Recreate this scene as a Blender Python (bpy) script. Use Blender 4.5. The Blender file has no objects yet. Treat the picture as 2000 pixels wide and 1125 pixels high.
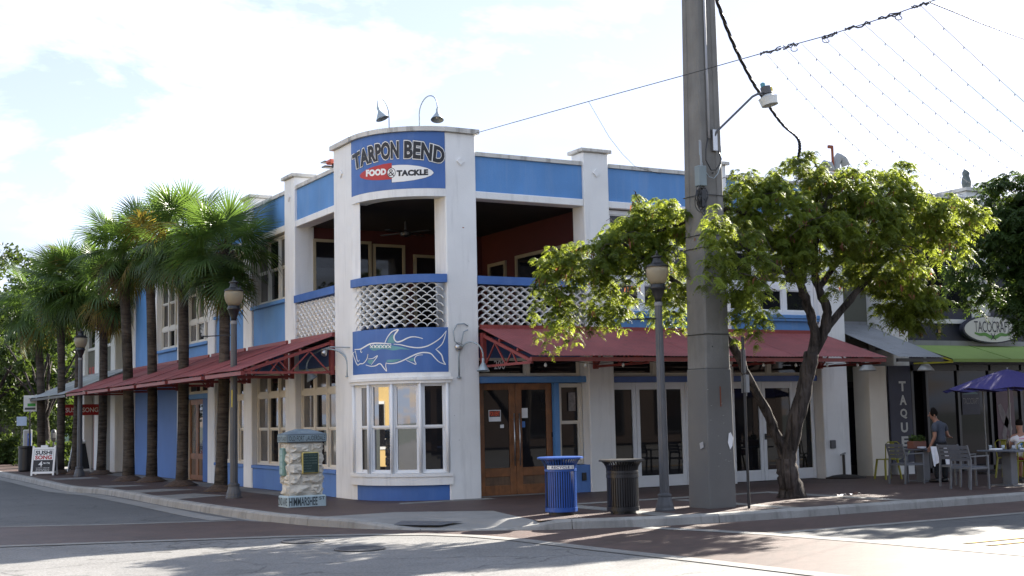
import bpy, bmesh, math, random
import numpy as np
from mathutils import Vector, Matrix, Euler

# ---------------------------------------------------------------- camera, sky, sun, exposure
SC = bpy.context.scene
COL = SC.collection
YAW, PITCH, ROLL, FPX = math.radians(29.6), math.radians(5.65), math.radians(-1.24), 2542.0
CAMP = np.array([-10.647, -23.881, 1.65])
_fw = np.array([math.sin(YAW)*math.cos(PITCH), math.cos(YAW)*math.cos(PITCH), math.sin(PITCH)])
_r = np.array([math.cos(YAW), -math.sin(YAW), 0.0]); _u = np.cross(_r, _fw)
_c, _s = math.cos(ROLL), math.sin(ROLL)
RGT = _c*_r + _s*_u; UPV = -_s*_r + _c*_u
cam_d = bpy.data.cameras.new('camera'); cam = bpy.data.objects.new('camera', cam_d); COL.objects.link(cam)
cam_d.sensor_width = 36.0; cam_d.lens = 36.0*FPX/2000.0
cam_d.clip_start = 0.1; cam_d.clip_end = 3000.0
_m = Matrix.Identity(4)
for i in range(3):
    _m[i][0] = RGT[i]; _m[i][1] = UPV[i]; _m[i][2] = -_fw[i]; _m[i][3] = CAMP[i]
cam.matrix_world = _m
SC.camera = cam

SUN_AZ = math.atan2(0.927, 0.375)      # clockwise from +Y: direction the sun stands in
SUN_EL = math.radians(28.5)
world = bpy.data.worlds.new('World'); SC.world = world; world.use_nodes = True
wn, wl = world.node_tree.nodes, world.node_tree.links
wn.clear()
w_out = wn.new('ShaderNodeOutputWorld')
sky = wn.new('ShaderNodeTexSky'); sky.sky_type = 'NISHITA'; sky.sun_disc = False
sky.sun_elevation = SUN_EL; sky.sun_rotation = SUN_AZ
sky.air_density = 1.0; sky.dust_density = 0.3; sky.ozone_density = 1.0
bg_sky = wn.new('ShaderNodeBackground'); bg_sky.inputs['Strength'].default_value = 0.05
# thin high haze takes the edge off the blue
hz = wn.new('ShaderNodeMix'); hz.data_type = 'RGBA'; hz.blend_type = 'MULTIPLY'; hz.inputs[0].default_value = 1.0
hz.inputs[7].default_value = (0.76, 0.62, 0.64, 1); wl.new(sky.outputs[0], hz.inputs[6]); wl.new(hz.outputs[2], bg_sky.inputs['Color'])
bg_cl = wn.new('ShaderNodeBackground'); bg_cl.inputs['Strength'].default_value = 0.25
tc = wn.new('ShaderNodeTexCoord')
sep = wn.new('ShaderNodeSeparateXYZ'); wl.new(tc.outputs['Generated'], sep.inputs[0])
def wmath(op, a, b=None, clamp=False):
    n = wn.new('ShaderNodeMath'); n.operation = op; n.use_clamp = clamp
    for k, v in enumerate((a, b)):
        if v is None: continue
        if isinstance(v, (int, float)): n.inputs[k].default_value = v
        else: wl.new(v, n.inputs[k])
    return n.outputs[0]
zz = wmath('ADD', wmath('MAXIMUM', sep.outputs['Z'], 0.0), 0.16)
cx_ = wmath('DIVIDE', sep.outputs['X'], zz); cy_ = wmath('DIVIDE', sep.outputs['Y'], zz)
comb = wn.new('ShaderNodeCombineXYZ'); wl.new(cx_, comb.inputs[0]); wl.new(cy_, comb.inputs[1]); comb.inputs[2].default_value = 40.4
cn = wn.new('ShaderNodeTexNoise'); cn.inputs['Scale'].default_value = 1.5; cn.inputs['Detail'].default_value = 9
cn.inputs['Roughness'].default_value = 0.6; cn.inputs['Distortion'].default_value = 0.35
wl.new(comb.outputs[0], cn.inputs['Vector'])
cr = wn.new('ShaderNodeValToRGB'); wl.new(cn.outputs['Fac'], cr.inputs[0])
cr.color_ramp.elements[0].position = 0.44; cr.color_ramp.elements[0].color = (0.30,)*3+(1,)
cr.color_ramp.elements[1].position = 0.53; cr.color_ramp.elements[1].color = (1,)*3+(1,)
cn2 = wn.new('ShaderNodeTexNoise'); cn2.inputs['Scale'].default_value = 0.7; cn2.inputs['Detail'].default_value = 6
wl.new(comb.outputs[0], cn2.inputs['Vector'])
cr2 = wn.new('ShaderNodeValToRGB'); wl.new(cn2.outputs['Fac'], cr2.inputs[0])
cr2.color_ramp.elements[0].position = 0.38; cr2.color_ramp.elements[0].color = (0.56, 0.65, 0.81, 1)
cr2.color_ramp.elements[1].position = 0.50; cr2.color_ramp.elements[1].color = (0.86, 0.99, 1.26, 1)
wl.new(cr2.outputs[0], bg_cl.inputs['Color'])
wmix = wn.new('ShaderNodeMixShader')
wl.new(cr.outputs[0], wmix.inputs[0]); wl.new(bg_sky.outputs[0], wmix.inputs[1]); wl.new(bg_cl.outputs[0], wmix.inputs[2])
wl.new(wmix.outputs[0], w_out.inputs['Surface'])

sun_d = bpy.data.lights.new('sun', 'SUN'); sun = bpy.data.objects.new('sun', sun_d); COL.objects.link(sun)
sun_d.energy = 3.7; sun_d.angle = math.radians(0.53); sun_d.color = (1.0, 0.93, 0.82)
_sd = Vector((math.sin(SUN_AZ)*math.cos(SUN_EL), math.cos(SUN_AZ)*math.cos(SUN_EL), math.sin(SUN_EL)))
sun.rotation_euler = (-_sd).to_track_quat('-Z', 'Y').to_euler(); sun.location = (30, 20, 40)
vs = SC.view_settings
vs.view_transform = 'Standard'; vs.look = 'None'; vs.gamma = 1.0; vs.use_curve_mapping = False
vs.exposure = 2.55
try:
    SC.cycles.max_bounces = 8; SC.cycles.transparent_max_bounces = 8; SC.cycles.use_denoising = True
    SC.cycles.sample_clamp_indirect = 6.0; SC.cycles.caustics_reflective = False; SC.cycles.caustics_refractive = False
except Exception: pass

random.seed(7)
RNG = np.random.default_rng(7)
# survey helpers: a sight line of the photograph met with a plane of the place, or taken to a depth
def ray(px, py): return _fw + RGT*(px-1000.0)/FPX - UPV*(py-562.5)/FPX
def gpt(px, py, z=0.0):
    d = ray(px, py); return Vector(CAMP + d*((z-CAMP[2])/d[2]))
def onR(px, py, y=0.0):
    d = ray(px, py); return Vector(CAMP + d*((y-CAMP[1])/d[1]))
def onL(px, py, x=0.0):
    d = ray(px, py); return Vector(CAMP + d*((x-CAMP[0])/d[0]))
def dpt(px, py, depth):
    d = ray(px, py); return Vector(CAMP + d*depth)

# ---------------------------------------------------------------- materials
MATS = {}
def nodes_of(name):
    m = bpy.data.materials.new(name); m.use_nodes = True
    nt = m.node_tree; nt.nodes.clear()
    out = nt.nodes.new('ShaderNodeOutputMaterial')
    b = nt.nodes.new('ShaderNodeBsdfPrincipled'); nt.links.new(b.outputs[0], out.inputs['Surface'])
    return m, nt, b, out
def mk(name, col, rough=0.6, var=0.12, scale=3.0, bump=0.0, bscale=40.0, metal=0.0, spec=0.5, stain=None, ior=None, coord='pos', detail=4, fine=0.0):
    """plain paint / plaster / metal with uneven colour, fine grain, relief and (stain) vertical dirt streaks"""
    if name in MATS: return MATS[name]
    m, nt, b, out = nodes_of(name); N, L = nt.nodes, nt.links
    b.inputs['Roughness'].default_value = rough; b.inputs['Metallic'].default_value = metal
    b.inputs['Specular IOR Level'].default_value = spec
    if ior: b.inputs['IOR'].default_value = ior
    if coord == 'pos': src = N.new('ShaderNodeNewGeometry').outputs['Position']
    else: src = N.new('ShaderNodeTexCoord').outputs['Object']
    n1 = N.new('ShaderNodeTexNoise'); n1.inputs['Scale'].default_value = scale; n1.inputs['Detail'].default_value = detail
    L.new(src, n1.inputs['Vector'])
    mp = N.new('ShaderNodeMapRange'); L.new(n1.outputs['Fac'], mp.inputs[0])
    mp.inputs[1].default_value = 0.25; mp.inputs[2].default_value = 0.75
    mp.inputs[3].default_value = 1.0-var; mp.inputs[4].default_value = 1.0+var
    mul = N.new('ShaderNodeMix'); mul.data_type = 'RGBA'; mul.blend_type = 'MULTIPLY'; mul.inputs[0].default_value = 1.0
    mul.inputs[6].default_value = (*col, 1)
    L.new(mp.outputs[0], mul.inputs[7])
    cur = mul.outputs[2]
    if fine > 0:
        n3 = N.new('ShaderNodeTexNoise'); n3.inputs['Scale'].default_value = 90; n3.inputs['Detail'].default_value = 3
        L.new(src, n3.inputs['Vector'])
        mp3 = N.new('ShaderNodeMapRange'); L.new(n3.outputs['Fac'], mp3.inputs[0])
        mp3.inputs[1].default_value = 0.3; mp3.inputs[2].default_value = 0.7
        mp3.inputs[3].default_value = 1.0-fine; mp3.inputs[4].default_value = 1.0+fine
        mu3 = N.new('ShaderNodeMix'); mu3.data_type = 'RGBA'; mu3.blend_type = 'MULTIPLY'; mu3.inputs[0].default_value = 1.0
        L.new(cur, mu3.inputs[6]); L.new(mp3.outputs[0], mu3.inputs[7]); cur = mu3.outputs[2]
    if stain:
        scol, samt, sthr = stain
        mapn = N.new('ShaderNodeMapping'); mapn.inputs['Scale'].default_value = (5.0, 5.0, 0.55); L.new(src, mapn.inputs[0])
        n2 = N.new('ShaderNodeTexNoise'); n2.inputs['Scale'].default_value = 1.0; n2.inputs['Detail'].default_value = 7; n2.inputs['Roughness'].default_value = 0.65
        L.new(mapn.outputs[0], n2.inputs['Vector'])
        mp2 = N.new('ShaderNodeMapRange'); L.new(n2.outputs['Fac'], mp2.inputs[0])
        mp2.inputs[1].default_value = sthr; mp2.inputs[2].default_value = sthr+0.22; mp2.inputs[4].default_value = samt
        mx = N.new('ShaderNodeMix'); mx.data_type = 'RGBA'; L.new(mp2.outputs[0], mx.inputs[0]); L.new(cur, mx.inputs[6])
        mx.inputs[7].default_value = (*scol, 1); cur = mx.outputs[2]
    L.new(cur, b.inputs['Base Color'])
    if bump > 0:
        n4 = N.new('ShaderNodeTexNoise'); n4.inputs['Scale'].default_value = bscale; n4.inputs['Detail'].default_value = 5
        L.new(src, n4.inputs['Vector'])
        bp = N.new('ShaderNodeBump'); bp.inputs['Strength'].default_value = bump; bp.inputs['Distance'].default_value = 0.02
        L.new(n4.outputs['Fac'], bp.inputs['Height']); L.new(bp.outputs[0], b.inputs['Normal'])
    MATS[name] = m
    return m
def brick_mat(name, c1, c2, mortar, rot=0.0, scale=1.0, bw=0.21, bh=0.105):
    if name in MATS: return MATS[name]
    m, nt, b, out = nodes_of(name); N, L = nt.nodes, nt.links
    b.inputs['Roughness'].default_value = 0.6; b.inputs['Specular IOR Level'].default_value = 0.5
    src = N.new('ShaderNodeNewGeometry').outputs['Position']
    mp = N.new('ShaderNodeMapping'); mp.inputs['Rotation'].default_value = (0, 0, rot); L.new(src, mp.inputs[0])
    br = N.new('ShaderNodeTexBrick'); L.new(mp.outputs[0], br.inputs['Vector'])
    br.inputs['Scale'].default_value = scale; br.inputs['Brick Width'].default_value = bw; br.inputs['Row Height'].default_value = bh
    br.inputs['Mortar Size'].default_value = 0.006; br.inputs['Bias'].default_value = 0.0
    br.inputs['Color1'].default_value = (*c1, 1); br.inputs['Color2'].default_value = (*c2, 1); br.inputs['Mortar'].default_value = (*mortar, 1)
    n1 = N.new('ShaderNodeTexNoise'); n1.inputs['Scale'].default_value = 0.9; n1.inputs['Detail'].default_value = 8; n1.inputs['Roughness'].default_value = 0.7; L.new(src, n1.inputs['Vector'])
    mr = N.new('ShaderNodeMapRange'); L.new(n1.outputs['Fac'], mr.inputs[0]); mr.inputs[1].default_value = 0.3; mr.inputs[2].default_value = 0.7; mr.inputs[3].default_value = 0.7; mr.inputs[4].default_value = 1.3
    mu = N.new('ShaderNodeMix'); mu.data_type = 'RGBA'; mu.blend_type = 'MULTIPLY'; mu.inputs[0].default_value = 1.0
    L.new(br.outputs['Color'], mu.inputs[6]); L.new(mr.outputs[0], mu.inputs[7])
    L.new(mu.outputs[2], b.inputs['Base Color'])
    bp = N.new('ShaderNodeBump'); bp.inputs['Strength'].default_value = 0.6; bp.inputs['Distance'].default_value = 0.01; bp.invert = True
    L.new(br.outputs['Fac'], bp.inputs['Height']); L.new(bp.outputs[0], b.inputs['Normal'])
    MATS[name] = m
    return m
def road_mat(name, col, speck=0.35):
    if name in MATS: return MATS[name]
    m, nt, b, out = nodes_of(name); N, L = nt.nodes, nt.links
    b.inputs['Roughness'].default_value = 0.7; b.inputs['Specular IOR Level'].default_value = 0.4
    src = N.new('ShaderNodeNewGeometry').outputs['Position']
    def noise(sc, det, ro=0.6):
        n = N.new('ShaderNodeTexNoise'); n.inputs['Scale'].default_value = sc; n.inputs['Detail'].default_value = det; n.inputs['Roughness'].default_value = ro
        L.new(src, n.inputs['Vector']); return n
    cur = None
    for sc, det, lo, hi in ((0.35, 6, 0.86, 1.14), (3.0, 6, 0.93, 1.07), (38.0, 4, 1-speck, 1+speck)):
        n = noise(sc, det); mr = N.new('ShaderNodeMapRange'); L.new(n.outputs['Fac'], mr.inputs[0])
        mr.inputs[1].default_value = 0.32; mr.inputs[2].default_value = 0.68; mr.inputs[3].default_value = lo; mr.inputs[4].default_value = hi
        mu = N.new('ShaderNodeMix'); mu.data_type = 'RGBA'; mu.blend_type = 'MULTIPLY'; mu.inputs[0].default_value = 1.0
        if cur is None: mu.inputs[6].default_value = (*col, 1)
        else: L.new(cur, mu.inputs[6])
        L.new(mr.outputs[0], mu.inputs[7]); cur = mu.outputs[2]
    # hairline cracks and darker oil-stained patches
    wv = N.new('ShaderNodeTexNoise'); wv.inputs['Scale'].default_value = 1.3; wv.inputs['Detail'].default_value = 5; L.new(src, wv.inputs['Vector'])
    ad = N.new('ShaderNodeVectorMath'); ad.operation = 'ADD'; L.new(src, ad.inputs[0]); L.new(wv.outputs['Color'], ad.inputs[1])
    vo = N.new('ShaderNodeTexVoronoi'); vo.feature = 'DISTANCE_TO_EDGE'; vo.inputs['Scale'].default_value = 0.33; L.new(ad.outputs[0], vo.inputs['Vector'])
    ck = N.new('ShaderNodeMapRange'); L.new(vo.outputs['Distance'], ck.inputs[0]); ck.inputs[1].default_value = 0.0; ck.inputs[2].default_value = 0.010; ck.inputs[3].default_value = 0.45; ck.inputs[4].default_value = 1.0
    oil = noise(0.8, 7, 0.7); om = N.new('ShaderNodeMapRange'); L.new(oil.outputs['Fac'], om.inputs[0]); om.inputs[1].default_value = 0.56; om.inputs[2].default_value = 0.70; om.inputs[3].default_value = 1.0; om.inputs[4].default_value = 0.72
    for fac in (ck.outputs[0], om.outputs[0]):
        mu = N.new('ShaderNodeMix'); mu.data_type = 'RGBA'; mu.blend_type = 'MULTIPLY'; mu.inputs[0].default_value = 1.0; L.new(cur, mu.inputs[6]); L.new(fac, mu.inputs[7]); cur = mu.outputs[2]
    L.new(cur, b.inputs['Base Color'])
    n4 = noise(70, 3); bp = N.new('ShaderNodeBump'); bp.inputs['Strength'].default_value = 0.5; bp.inputs['Distance'].default_value = 0.01
    L.new(n4.outputs['Fac'], bp.inputs['Height']); L.new(bp.outputs[0], b.inputs['Normal'])
    MATS[name] = m
    return m
def leaf_mat(name, dif, trn, var=0.35, rough=0.55, tfac=0.5):
    """leaf: diffuse plus light let through; the tone of each leaf comes from the mesh attribute 'tone' (leaf age)"""
    if name in MATS: return MATS[name]
    m, nt, b, out = nodes_of(name); N, L = nt.nodes, nt.links
    b.inputs['Roughness'].default_value = rough; b.inputs['Specular IOR Level'].default_value = 0.3
    at = N.new('ShaderNodeAttribute'); at.attribute_name = 'tone'
    def shade(c):
        mr = N.new('ShaderNodeMapRange'); L.new(at.outputs['Fac'], mr.inputs[0]); mr.inputs[3].default_value = 1-var; mr.inputs[4].default_value = 1+var
        mu = N.new('ShaderNodeMix'); mu.data_type = 'RGBA'; mu.blend_type = 'MULTIPLY'; mu.inputs[0].default_value = 1.0
        mu.inputs[6].default_value = (*c, 1); L.new(mr.outputs[0], mu.inputs[7]); return mu.outputs[2]
    L.new(shade(dif), b.inputs['Base Color'])
    tr = N.new('ShaderNodeBsdfTranslucent'); L.new(shade(trn), tr.inputs['Color'])
    ms = N.new('ShaderNodeMixShader'); ms.inputs[0].default_value = tfac
    L.new(b.outputs[0], ms.inputs[1]); L.new(tr.outputs[0], ms.inputs[2]); L.new(ms.outputs[0], out.inputs['Surface'])
    MATS[name] = m
    return m
def globe_mat(name, col):
    m, nt, b, out = nodes_of(name)
    b.inputs['Base Color'].default_value = (*col, 1); b.inputs['Roughness'].default_value = 0.3
    tr = nt.nodes.new('ShaderNodeBsdfTranslucent'); tr.inputs['Color'].default_value = (*col, 1)
    ms = nt.nodes.new('ShaderNodeMixShader'); ms.inputs[0].default_value = 0.55
    nt.links.new(b.outputs[0], ms.inputs[1]); nt.links.new(tr.outputs[0], ms.inputs[2]); nt.links.new(ms.outputs[0], out.inputs['Surface'])
    return m
WHITE = mk('white_stucco', (0.73, 0.73, 0.72), 0.75, 0.08, 1.1, 0.25, 45, stain=((0.40, 0.40, 0.40), 0.42, 0.52), fine=0.05)
CREAM = mk('cream_paint', (0.66, 0.61, 0.52), 0.6, 0.06, 1.5, 0.05, 60, stain=((0.30, 0.26, 0.2), 0.25, 0.6))
COPING = mk('weathered_coping', (0.52, 0.51, 0.48), 0.8, 0.12, 2.0, 0.15, 50, stain=((0.10, 0.095, 0.085), 0.75, 0.50), fine=0.05)
BLUE = mk('light_blue_paint', (0.088, 0.235, 0.50), 0.65, 0.13, 1.1, 0.18, 45, stain=((0.17, 0.29, 0.50), 0.5, 0.50), fine=0.05)
BLUED = mk('deep_blue_paint', (0.045, 0.125, 0.36), 0.55, 0.16, 1.3, 0.1, 60, stain=((0.09, 0.17, 0.40), 0.5, 0.50))
BLUEB = mk('base_blue_paint', (0.085, 0.19, 0.46), 0.6, 0.1, 1.3, 0.08, 60, stain=((0.05, 0.09, 0.25), 0.45, 0.55))
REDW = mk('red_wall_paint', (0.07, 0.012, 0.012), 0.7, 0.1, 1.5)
REDM = mk('red_steel_paint', (0.21, 0.036, 0.032), 0.5, 0.12, 3.0, 0.05, 60)
REDS = mk('red_corrugated_metal', (0.235, 0.060, 0.060), 0.55, 0.2, 1.1, 0.04, 30, stain=((0.10, 0.04, 0.038), 0.6, 0.5), fine=0.05)
GREYS = mk('grey_corrugated_metal', (0.22, 0.23, 0.25), 0.45, 0.15, 1.2, 0.04, 30, stain=((0.1, 0.1, 0.1), 0.5, 0.52))
FRAME = mk('window_frame_paint', (0.60, 0.58, 0.52), 0.5, 0.06, 2.0, 0.04, 60, stain=((0.2, 0.18, 0.15), 0.3, 0.6))
FRAMEW = mk('white_frame_paint', (0.72, 0.73, 0.74), 0.5, 0.05, 2.0, 0.04, 60, stain=((0.2, 0.2, 0.2), 0.25, 0.6))
TAN = mk('tan_frame_paint', (0.32, 0.27, 0.18), 0.6, 0.1, 3.0)
GLASS = mk('dark_glass', (0.012, 0.012, 0.014), 0.02, 0.3, 0.7, spec=0.38)
GLASSR = mk('tinted_glass', (0.015, 0.015, 0.017), 0.015, 0.3, 0.7, spec=1.0, ior=2.0)
GLASSC = mk('curtained_glass', (0.12, 0.11, 0.10), 0.06, 0.35, 1.3, spec=0.5, stain=((0.05, 0.05, 0.05), 0.7, 0.5))
BLACK = mk('black_metal', (0.012, 0.012, 0.014), 0.4, 0.2, 4.0)
CHAR = mk('charcoal_post_paint', (0.07, 0.072, 0.078), 0.5, 0.15, 4.0, 0.05, 40, stain=((0.14, 0.14, 0.14), 0.3, 0.55))
GALV = mk('galvanised_metal', (0.28, 0.33, 0.36), 0.5, 0.2, 6.0, 0.05, 40, metal=0.3)
STEEL = mk('brushed_steel', (0.45, 0.45, 0.45), 0.3, 0.1, 6.0, metal=0.9)
WOOD = mk('varnished_wood', (0.20, 0.075, 0.022), 0.45, 0.35, 5.0, 0.08, 30, stain=((0.07, 0.025, 0.01), 0.6, 0.5))
WOODW = mk('worn_wood', (0.13, 0.075, 0.04), 0.7, 0.4, 5.0, 0.1, 30, stain=((0.05, 0.03, 0.02), 0.7, 0.45))
DARK = mk('dark_interior', (0.018, 0.014, 0.013), 0.8, 0.3, 2.0)
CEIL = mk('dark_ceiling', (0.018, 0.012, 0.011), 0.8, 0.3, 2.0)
CONC = mk('concrete', (0.21, 0.205, 0.195), 0.85, 0.14, 1.6, 0.25, 60, stain=((0.16, 0.155, 0.15), 0.4, 0.55), fine=0.08)
KERB = mk('kerb_concrete', (0.26, 0.255, 0.24), 0.85, 0.18, 1.3, 0.3, 50, stain=((0.10, 0.098, 0.09), 0.65, 0.50), fine=0.1)
POLEC = mk('pole_concrete', (0.155, 0.15, 0.138), 0.9, 0.2, 2.2, 0.35, 55, stain=((0.24, 0.235, 0.22), 0.5, 0.52), fine=0.1)
POLEP = mk('pole_grey_paint', (0.130, 0.127, 0.120), 0.8, 0.07, 2.0, 0.12, 50, fine=0.04)
TERRA = mk('terracotta', (0.30, 0.12, 0.08), 0.7, 0.2, 5.0)
PAPER = mk('white_paper', (0.75, 0.75, 0.75), 0.7, 0.05, 8.0)
CLOTHW = mk('white_cloth', (0.75, 0.76, 0.8), 0.9, 0.08, 9.0)
WHITEP = mk('white_lettering', (0.78, 0.78, 0.76), 0.6, 0.05, 3.0)
BLACKP = mk('black_lettering', (0.015, 0.016, 0.02), 0.55, 0.2, 3.0)
REDP = mk('red_lettering', (0.42, 0.03, 0.03), 0.55, 0.1, 3.0)
ORANGEP = mk('orange_lettering', (0.75, 0.10, 0.03), 0.55, 0.1, 3.0)
TEAL = mk('teal_paint', (0.11, 0.30, 0.33), 0.6, 0.25, 4.0)
OLIVE = mk('olive_paint', (0.11, 0.112, 0.09), 0.75, 0.08, 1.5, 0.05)
BRICK = brick_mat('pavement_brick', (0.052, 0.030, 0.026), (0.075, 0.041, 0.034), (0.040, 0.033, 0.030), 0.0)
BRICKR = brick_mat('road_brick', (0.056, 0.033, 0.028), (0.078, 0.045, 0.038), (0.044, 0.036, 0.032), 0.0)
ROAD = road_mat('worn_asphalt', (0.165, 0.162, 0.158))
ROADB = road_mat('asphalt', (0.085, 0.086, 0.088), 0.3)
def bark_mat(name, col, dark, mscale, dist, rough=0.95):
    """bark: furrows drawn out along the mapping (upright fissures or level leaf-scar rings) in relief and tone"""
    m, nt, b, out = nodes_of(name); N, L = nt.nodes, nt.links
    b.inputs['Roughness'].default_value = rough; b.inputs['Specular IOR Level'].default_value = 0.2
    src = N.new('ShaderNodeNewGeometry').outputs['Position']; mp = N.new('ShaderNodeMapping'); mp.inputs['Scale'].default_value = mscale; L.new(src, mp.inputs[0])
    n1 = N.new('ShaderNodeTexNoise'); n1.inputs['Scale'].default_value = 1.0; n1.inputs['Detail'].default_value = 8; n1.inputs['Roughness'].default_value = 0.65; n1.inputs['Distortion'].default_value = 0.6; L.new(mp.outputs[0], n1.inputs['Vector'])
    n2 = N.new('ShaderNodeTexNoise'); n2.inputs['Scale'].default_value = 2.0; n2.inputs['Detail'].default_value = 6; L.new(src, n2.inputs['Vector'])
    mr = N.new('ShaderNodeMapRange'); L.new(n1.outputs['Fac'], mr.inputs[0]); mr.inputs[1].default_value = 0.36; mr.inputs[2].default_value = 0.60
    mx = N.new('ShaderNodeMix'); mx.data_type = 'RGBA'; L.new(mr.outputs[0], mx.inputs[0]); mx.inputs[6].default_value = (*dark,1); mx.inputs[7].default_value = (*col,1)
    m2 = N.new('ShaderNodeMapRange'); L.new(n2.outputs['Fac'], m2.inputs[0]); m2.inputs[1].default_value = 0.3; m2.inputs[2].default_value = 0.7; m2.inputs[3].default_value = 0.65; m2.inputs[4].default_value = 1.35
    mu = N.new('ShaderNodeMix'); mu.data_type = 'RGBA'; mu.blend_type = 'MULTIPLY'; mu.inputs[0].default_value = 1.0; L.new(mx.outputs[2], mu.inputs[6]); L.new(m2.outputs[0], mu.inputs[7]); L.new(mu.outputs[2], b.inputs['Base Color'])
    bp = N.new('ShaderNodeBump'); bp.inputs['Strength'].default_value = 1.0; bp.inputs['Distance'].default_value = dist; L.new(n1.outputs['Fac'], bp.inputs['Height']); L.new(bp.outputs[0], b.inputs['Normal'])
    MATS[name] = m; return m
BARK = bark_mat('grey_bark', (0.085,0.072,0.066), (0.018,0.015,0.013), (13,13,1.6), 0.10)
BARKP = bark_mat('palm_bark', (0.090,0.075,0.062), (0.035,0.029,0.024), (2.5,2.5,16), 0.05)
BAND = mk('dirty_band_concrete', (0.19, 0.185, 0.175), 0.85, 0.2, 1.6, 0.25, 60, stain=((0.09, 0.088, 0.085), 0.5, 0.5), fine=0.1)
SOIL = mk('mulch', (0.07, 0.045, 0.032), 0.95, 0.4, 14.0, 1.0, 30)

# ---------------------------------------------------------------- mesh building
class MB:
    def __init__(s): s.v = []; s.f = []
    def add(s, vs, fs):
        o = len(s.v); s.v += [tuple(p) for p in vs]; s.f += [tuple(i+o for i in f) for f in fs]
    def box(s, x0, x1, y0, y1, z0, z1):
        s.add([(x0,y0,z0),(x1,y0,z0),(x1,y1,z0),(x0,y1,z0),(x0,y0,z1),(x1,y0,z1),(x1,y1,z1),(x0,y1,z1)],
              [(0,3,2,1),(4,5,6,7),(0,1,5,4),(1,2,6,5),(2,3,7,6),(3,0,4,7)]); return s
    def pbox(s, P, u0, u1, o0, o1, z0, z1, n=1):
        """box in a facade's own frame: u along it, o outward, z up; n pieces along u where the facade bends"""
        vs = []
        for k in range(n+1):
            u = u0+(u1-u0)*k/n
            vs += [P(u,o0,z0), P(u,o1,z0), P(u,o1,z1), P(u,o0,z1)]
        fs = [(0,1,2,3), (4*n+3,4*n+2,4*n+1,4*n)]
        for k in range(n):
            a = 4*k; b = a+4
            for i in range(4):
                j = (i+1) % 4
                fs.append((a+i, b+i, b+j, a+j))
        s.add(vs, fs); return s
    def tube(s, pts, rad, n=8, cap=True):
        pts = [Vector(p) for p in pts]; m = len(pts)
        if not hasattr(rad, '__len__'): rad = [rad]*m
        ref = None; vs = []
        for i, p in enumerate(pts):
            t = (pts[min(i+1,m-1)]-pts[max(i-1,0)])
            if t.length < 1e-9: t = Vector((0,0,1))
            t.normalize()
            if ref is None:
                ref = t.orthogonal().normalized()
            ref = (ref - t*ref.dot(t))
            if ref.length < 1e-6: ref = t.orthogonal()
            ref.normalize(); b = t.cross(ref)
            for k in range(n):
                a = 2*math.pi*k/n
                vs.append(p + (ref*math.cos(a)+b*math.sin(a))*rad[i])
        fs = [(i*n+k, i*n+(k+1)%n, (i+1)*n+(k+1)%n, (i+1)*n+k) for i in range(m-1) for k in range(n)]
        if cap: fs += [tuple(range(n-1,-1,-1)), tuple(range((m-1)*n, m*n))]
        s.add(vs, fs); return s
    def lathe(s, prof, n=24, c=(0,0,0), rot=0.0, cap=True):
        vs = [(c[0]+r*math.cos(rot+2*math.pi*k/n), c[1]+r*math.sin(rot+2*math.pi*k/n), c[2]+z) for r, z in prof for k in range(n)]
        m = len(prof)
        fs = [(i*n+k, i*n+(k+1)%n, (i+1)*n+(k+1)%n, (i+1)*n+k) for i in range(m-1) for k in range(n)]
        if cap: fs += [tuple(range(n-1,-1,-1)), tuple(range((m-1)*n, m*n))]
        s.add(vs, fs); return s
    def prism(s, poly, z0, z1):
        n = len(poly)
        s.add([(x,y,z0) for x,y in poly]+[(x,y,z1) for x,y in poly],
              [tuple(range(n-1,-1,-1)), tuple(range(n,2*n))]+[(i,(i+1)%n,n+(i+1)%n,n+i) for i in range(n)]); return s
    def bar(s, a, b, w, h=None):
        """square bar from a to b"""
        a, b = Vector(a), Vector(b); h = h or w
        t = (b-a).normalized(); up = Vector((0,0,1)) if abs(t.z) < 0.95 else Vector((0,1,0))
        sd = t.cross(up).normalized(); up = sd.cross(t)
        vs = [p+sd*(i*w/2)+up*(j*h/2) for p in (a,b) for i,j in ((-1,-1),(1,-1),(1,1),(-1,1))]
        s.add(vs, [(0,3,2,1),(4,5,6,7)]+[(i,(i+1)%4,4+(i+1)%4,4+i) for i in range(4)]); return s
    def quad(s, *p): s.add(p, [tuple(range(len(p)))]); return s
    def mesh(s, name, smooth=False):
        me = bpy.data.meshes.new(name); me.from_pydata([tuple(p) for p in s.v], [], s.f); me.update()
        if smooth:
            for p in me.polygons: p.use_smooth = True
        return me
def bevel_mesh(me, w, seg=1, ang=35):
    bm = bmesh.new(); bm.from_mesh(me); bmesh.ops.remove_doubles(bm, verts=bm.verts, dist=1e-5)
    bmesh.ops.recalc_face_normals(bm, faces=bm.faces)
    es = [e for e in bm.edges if len(e.link_faces) == 2 and e.calc_face_angle(0) > math.radians(ang)]
    bmesh.ops.bevel(bm, geom=es, offset=w, segments=seg, profile=0.6, affect='EDGES', clamp_overlap=True)
    bm.to_mesh(me); bm.free(); return me
def setp(o, label=None, cat=None, group=None, kind=None):
    if label: o['label'] = label
    if cat: o['category'] = cat
    if group: o['group'] = group
    if kind: o['kind'] = kind
    return o
def thing(name, label, cat, loc=(0,0,0), rz=0.0, group=None, kind=None):
    o = bpy.data.objects.new(name, None); COL.objects.link(o); o.empty_display_size = 0.2
    o.location = loc; o.rotation_euler = (0,0,rz); return setp(o, label, cat, group, kind)
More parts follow.
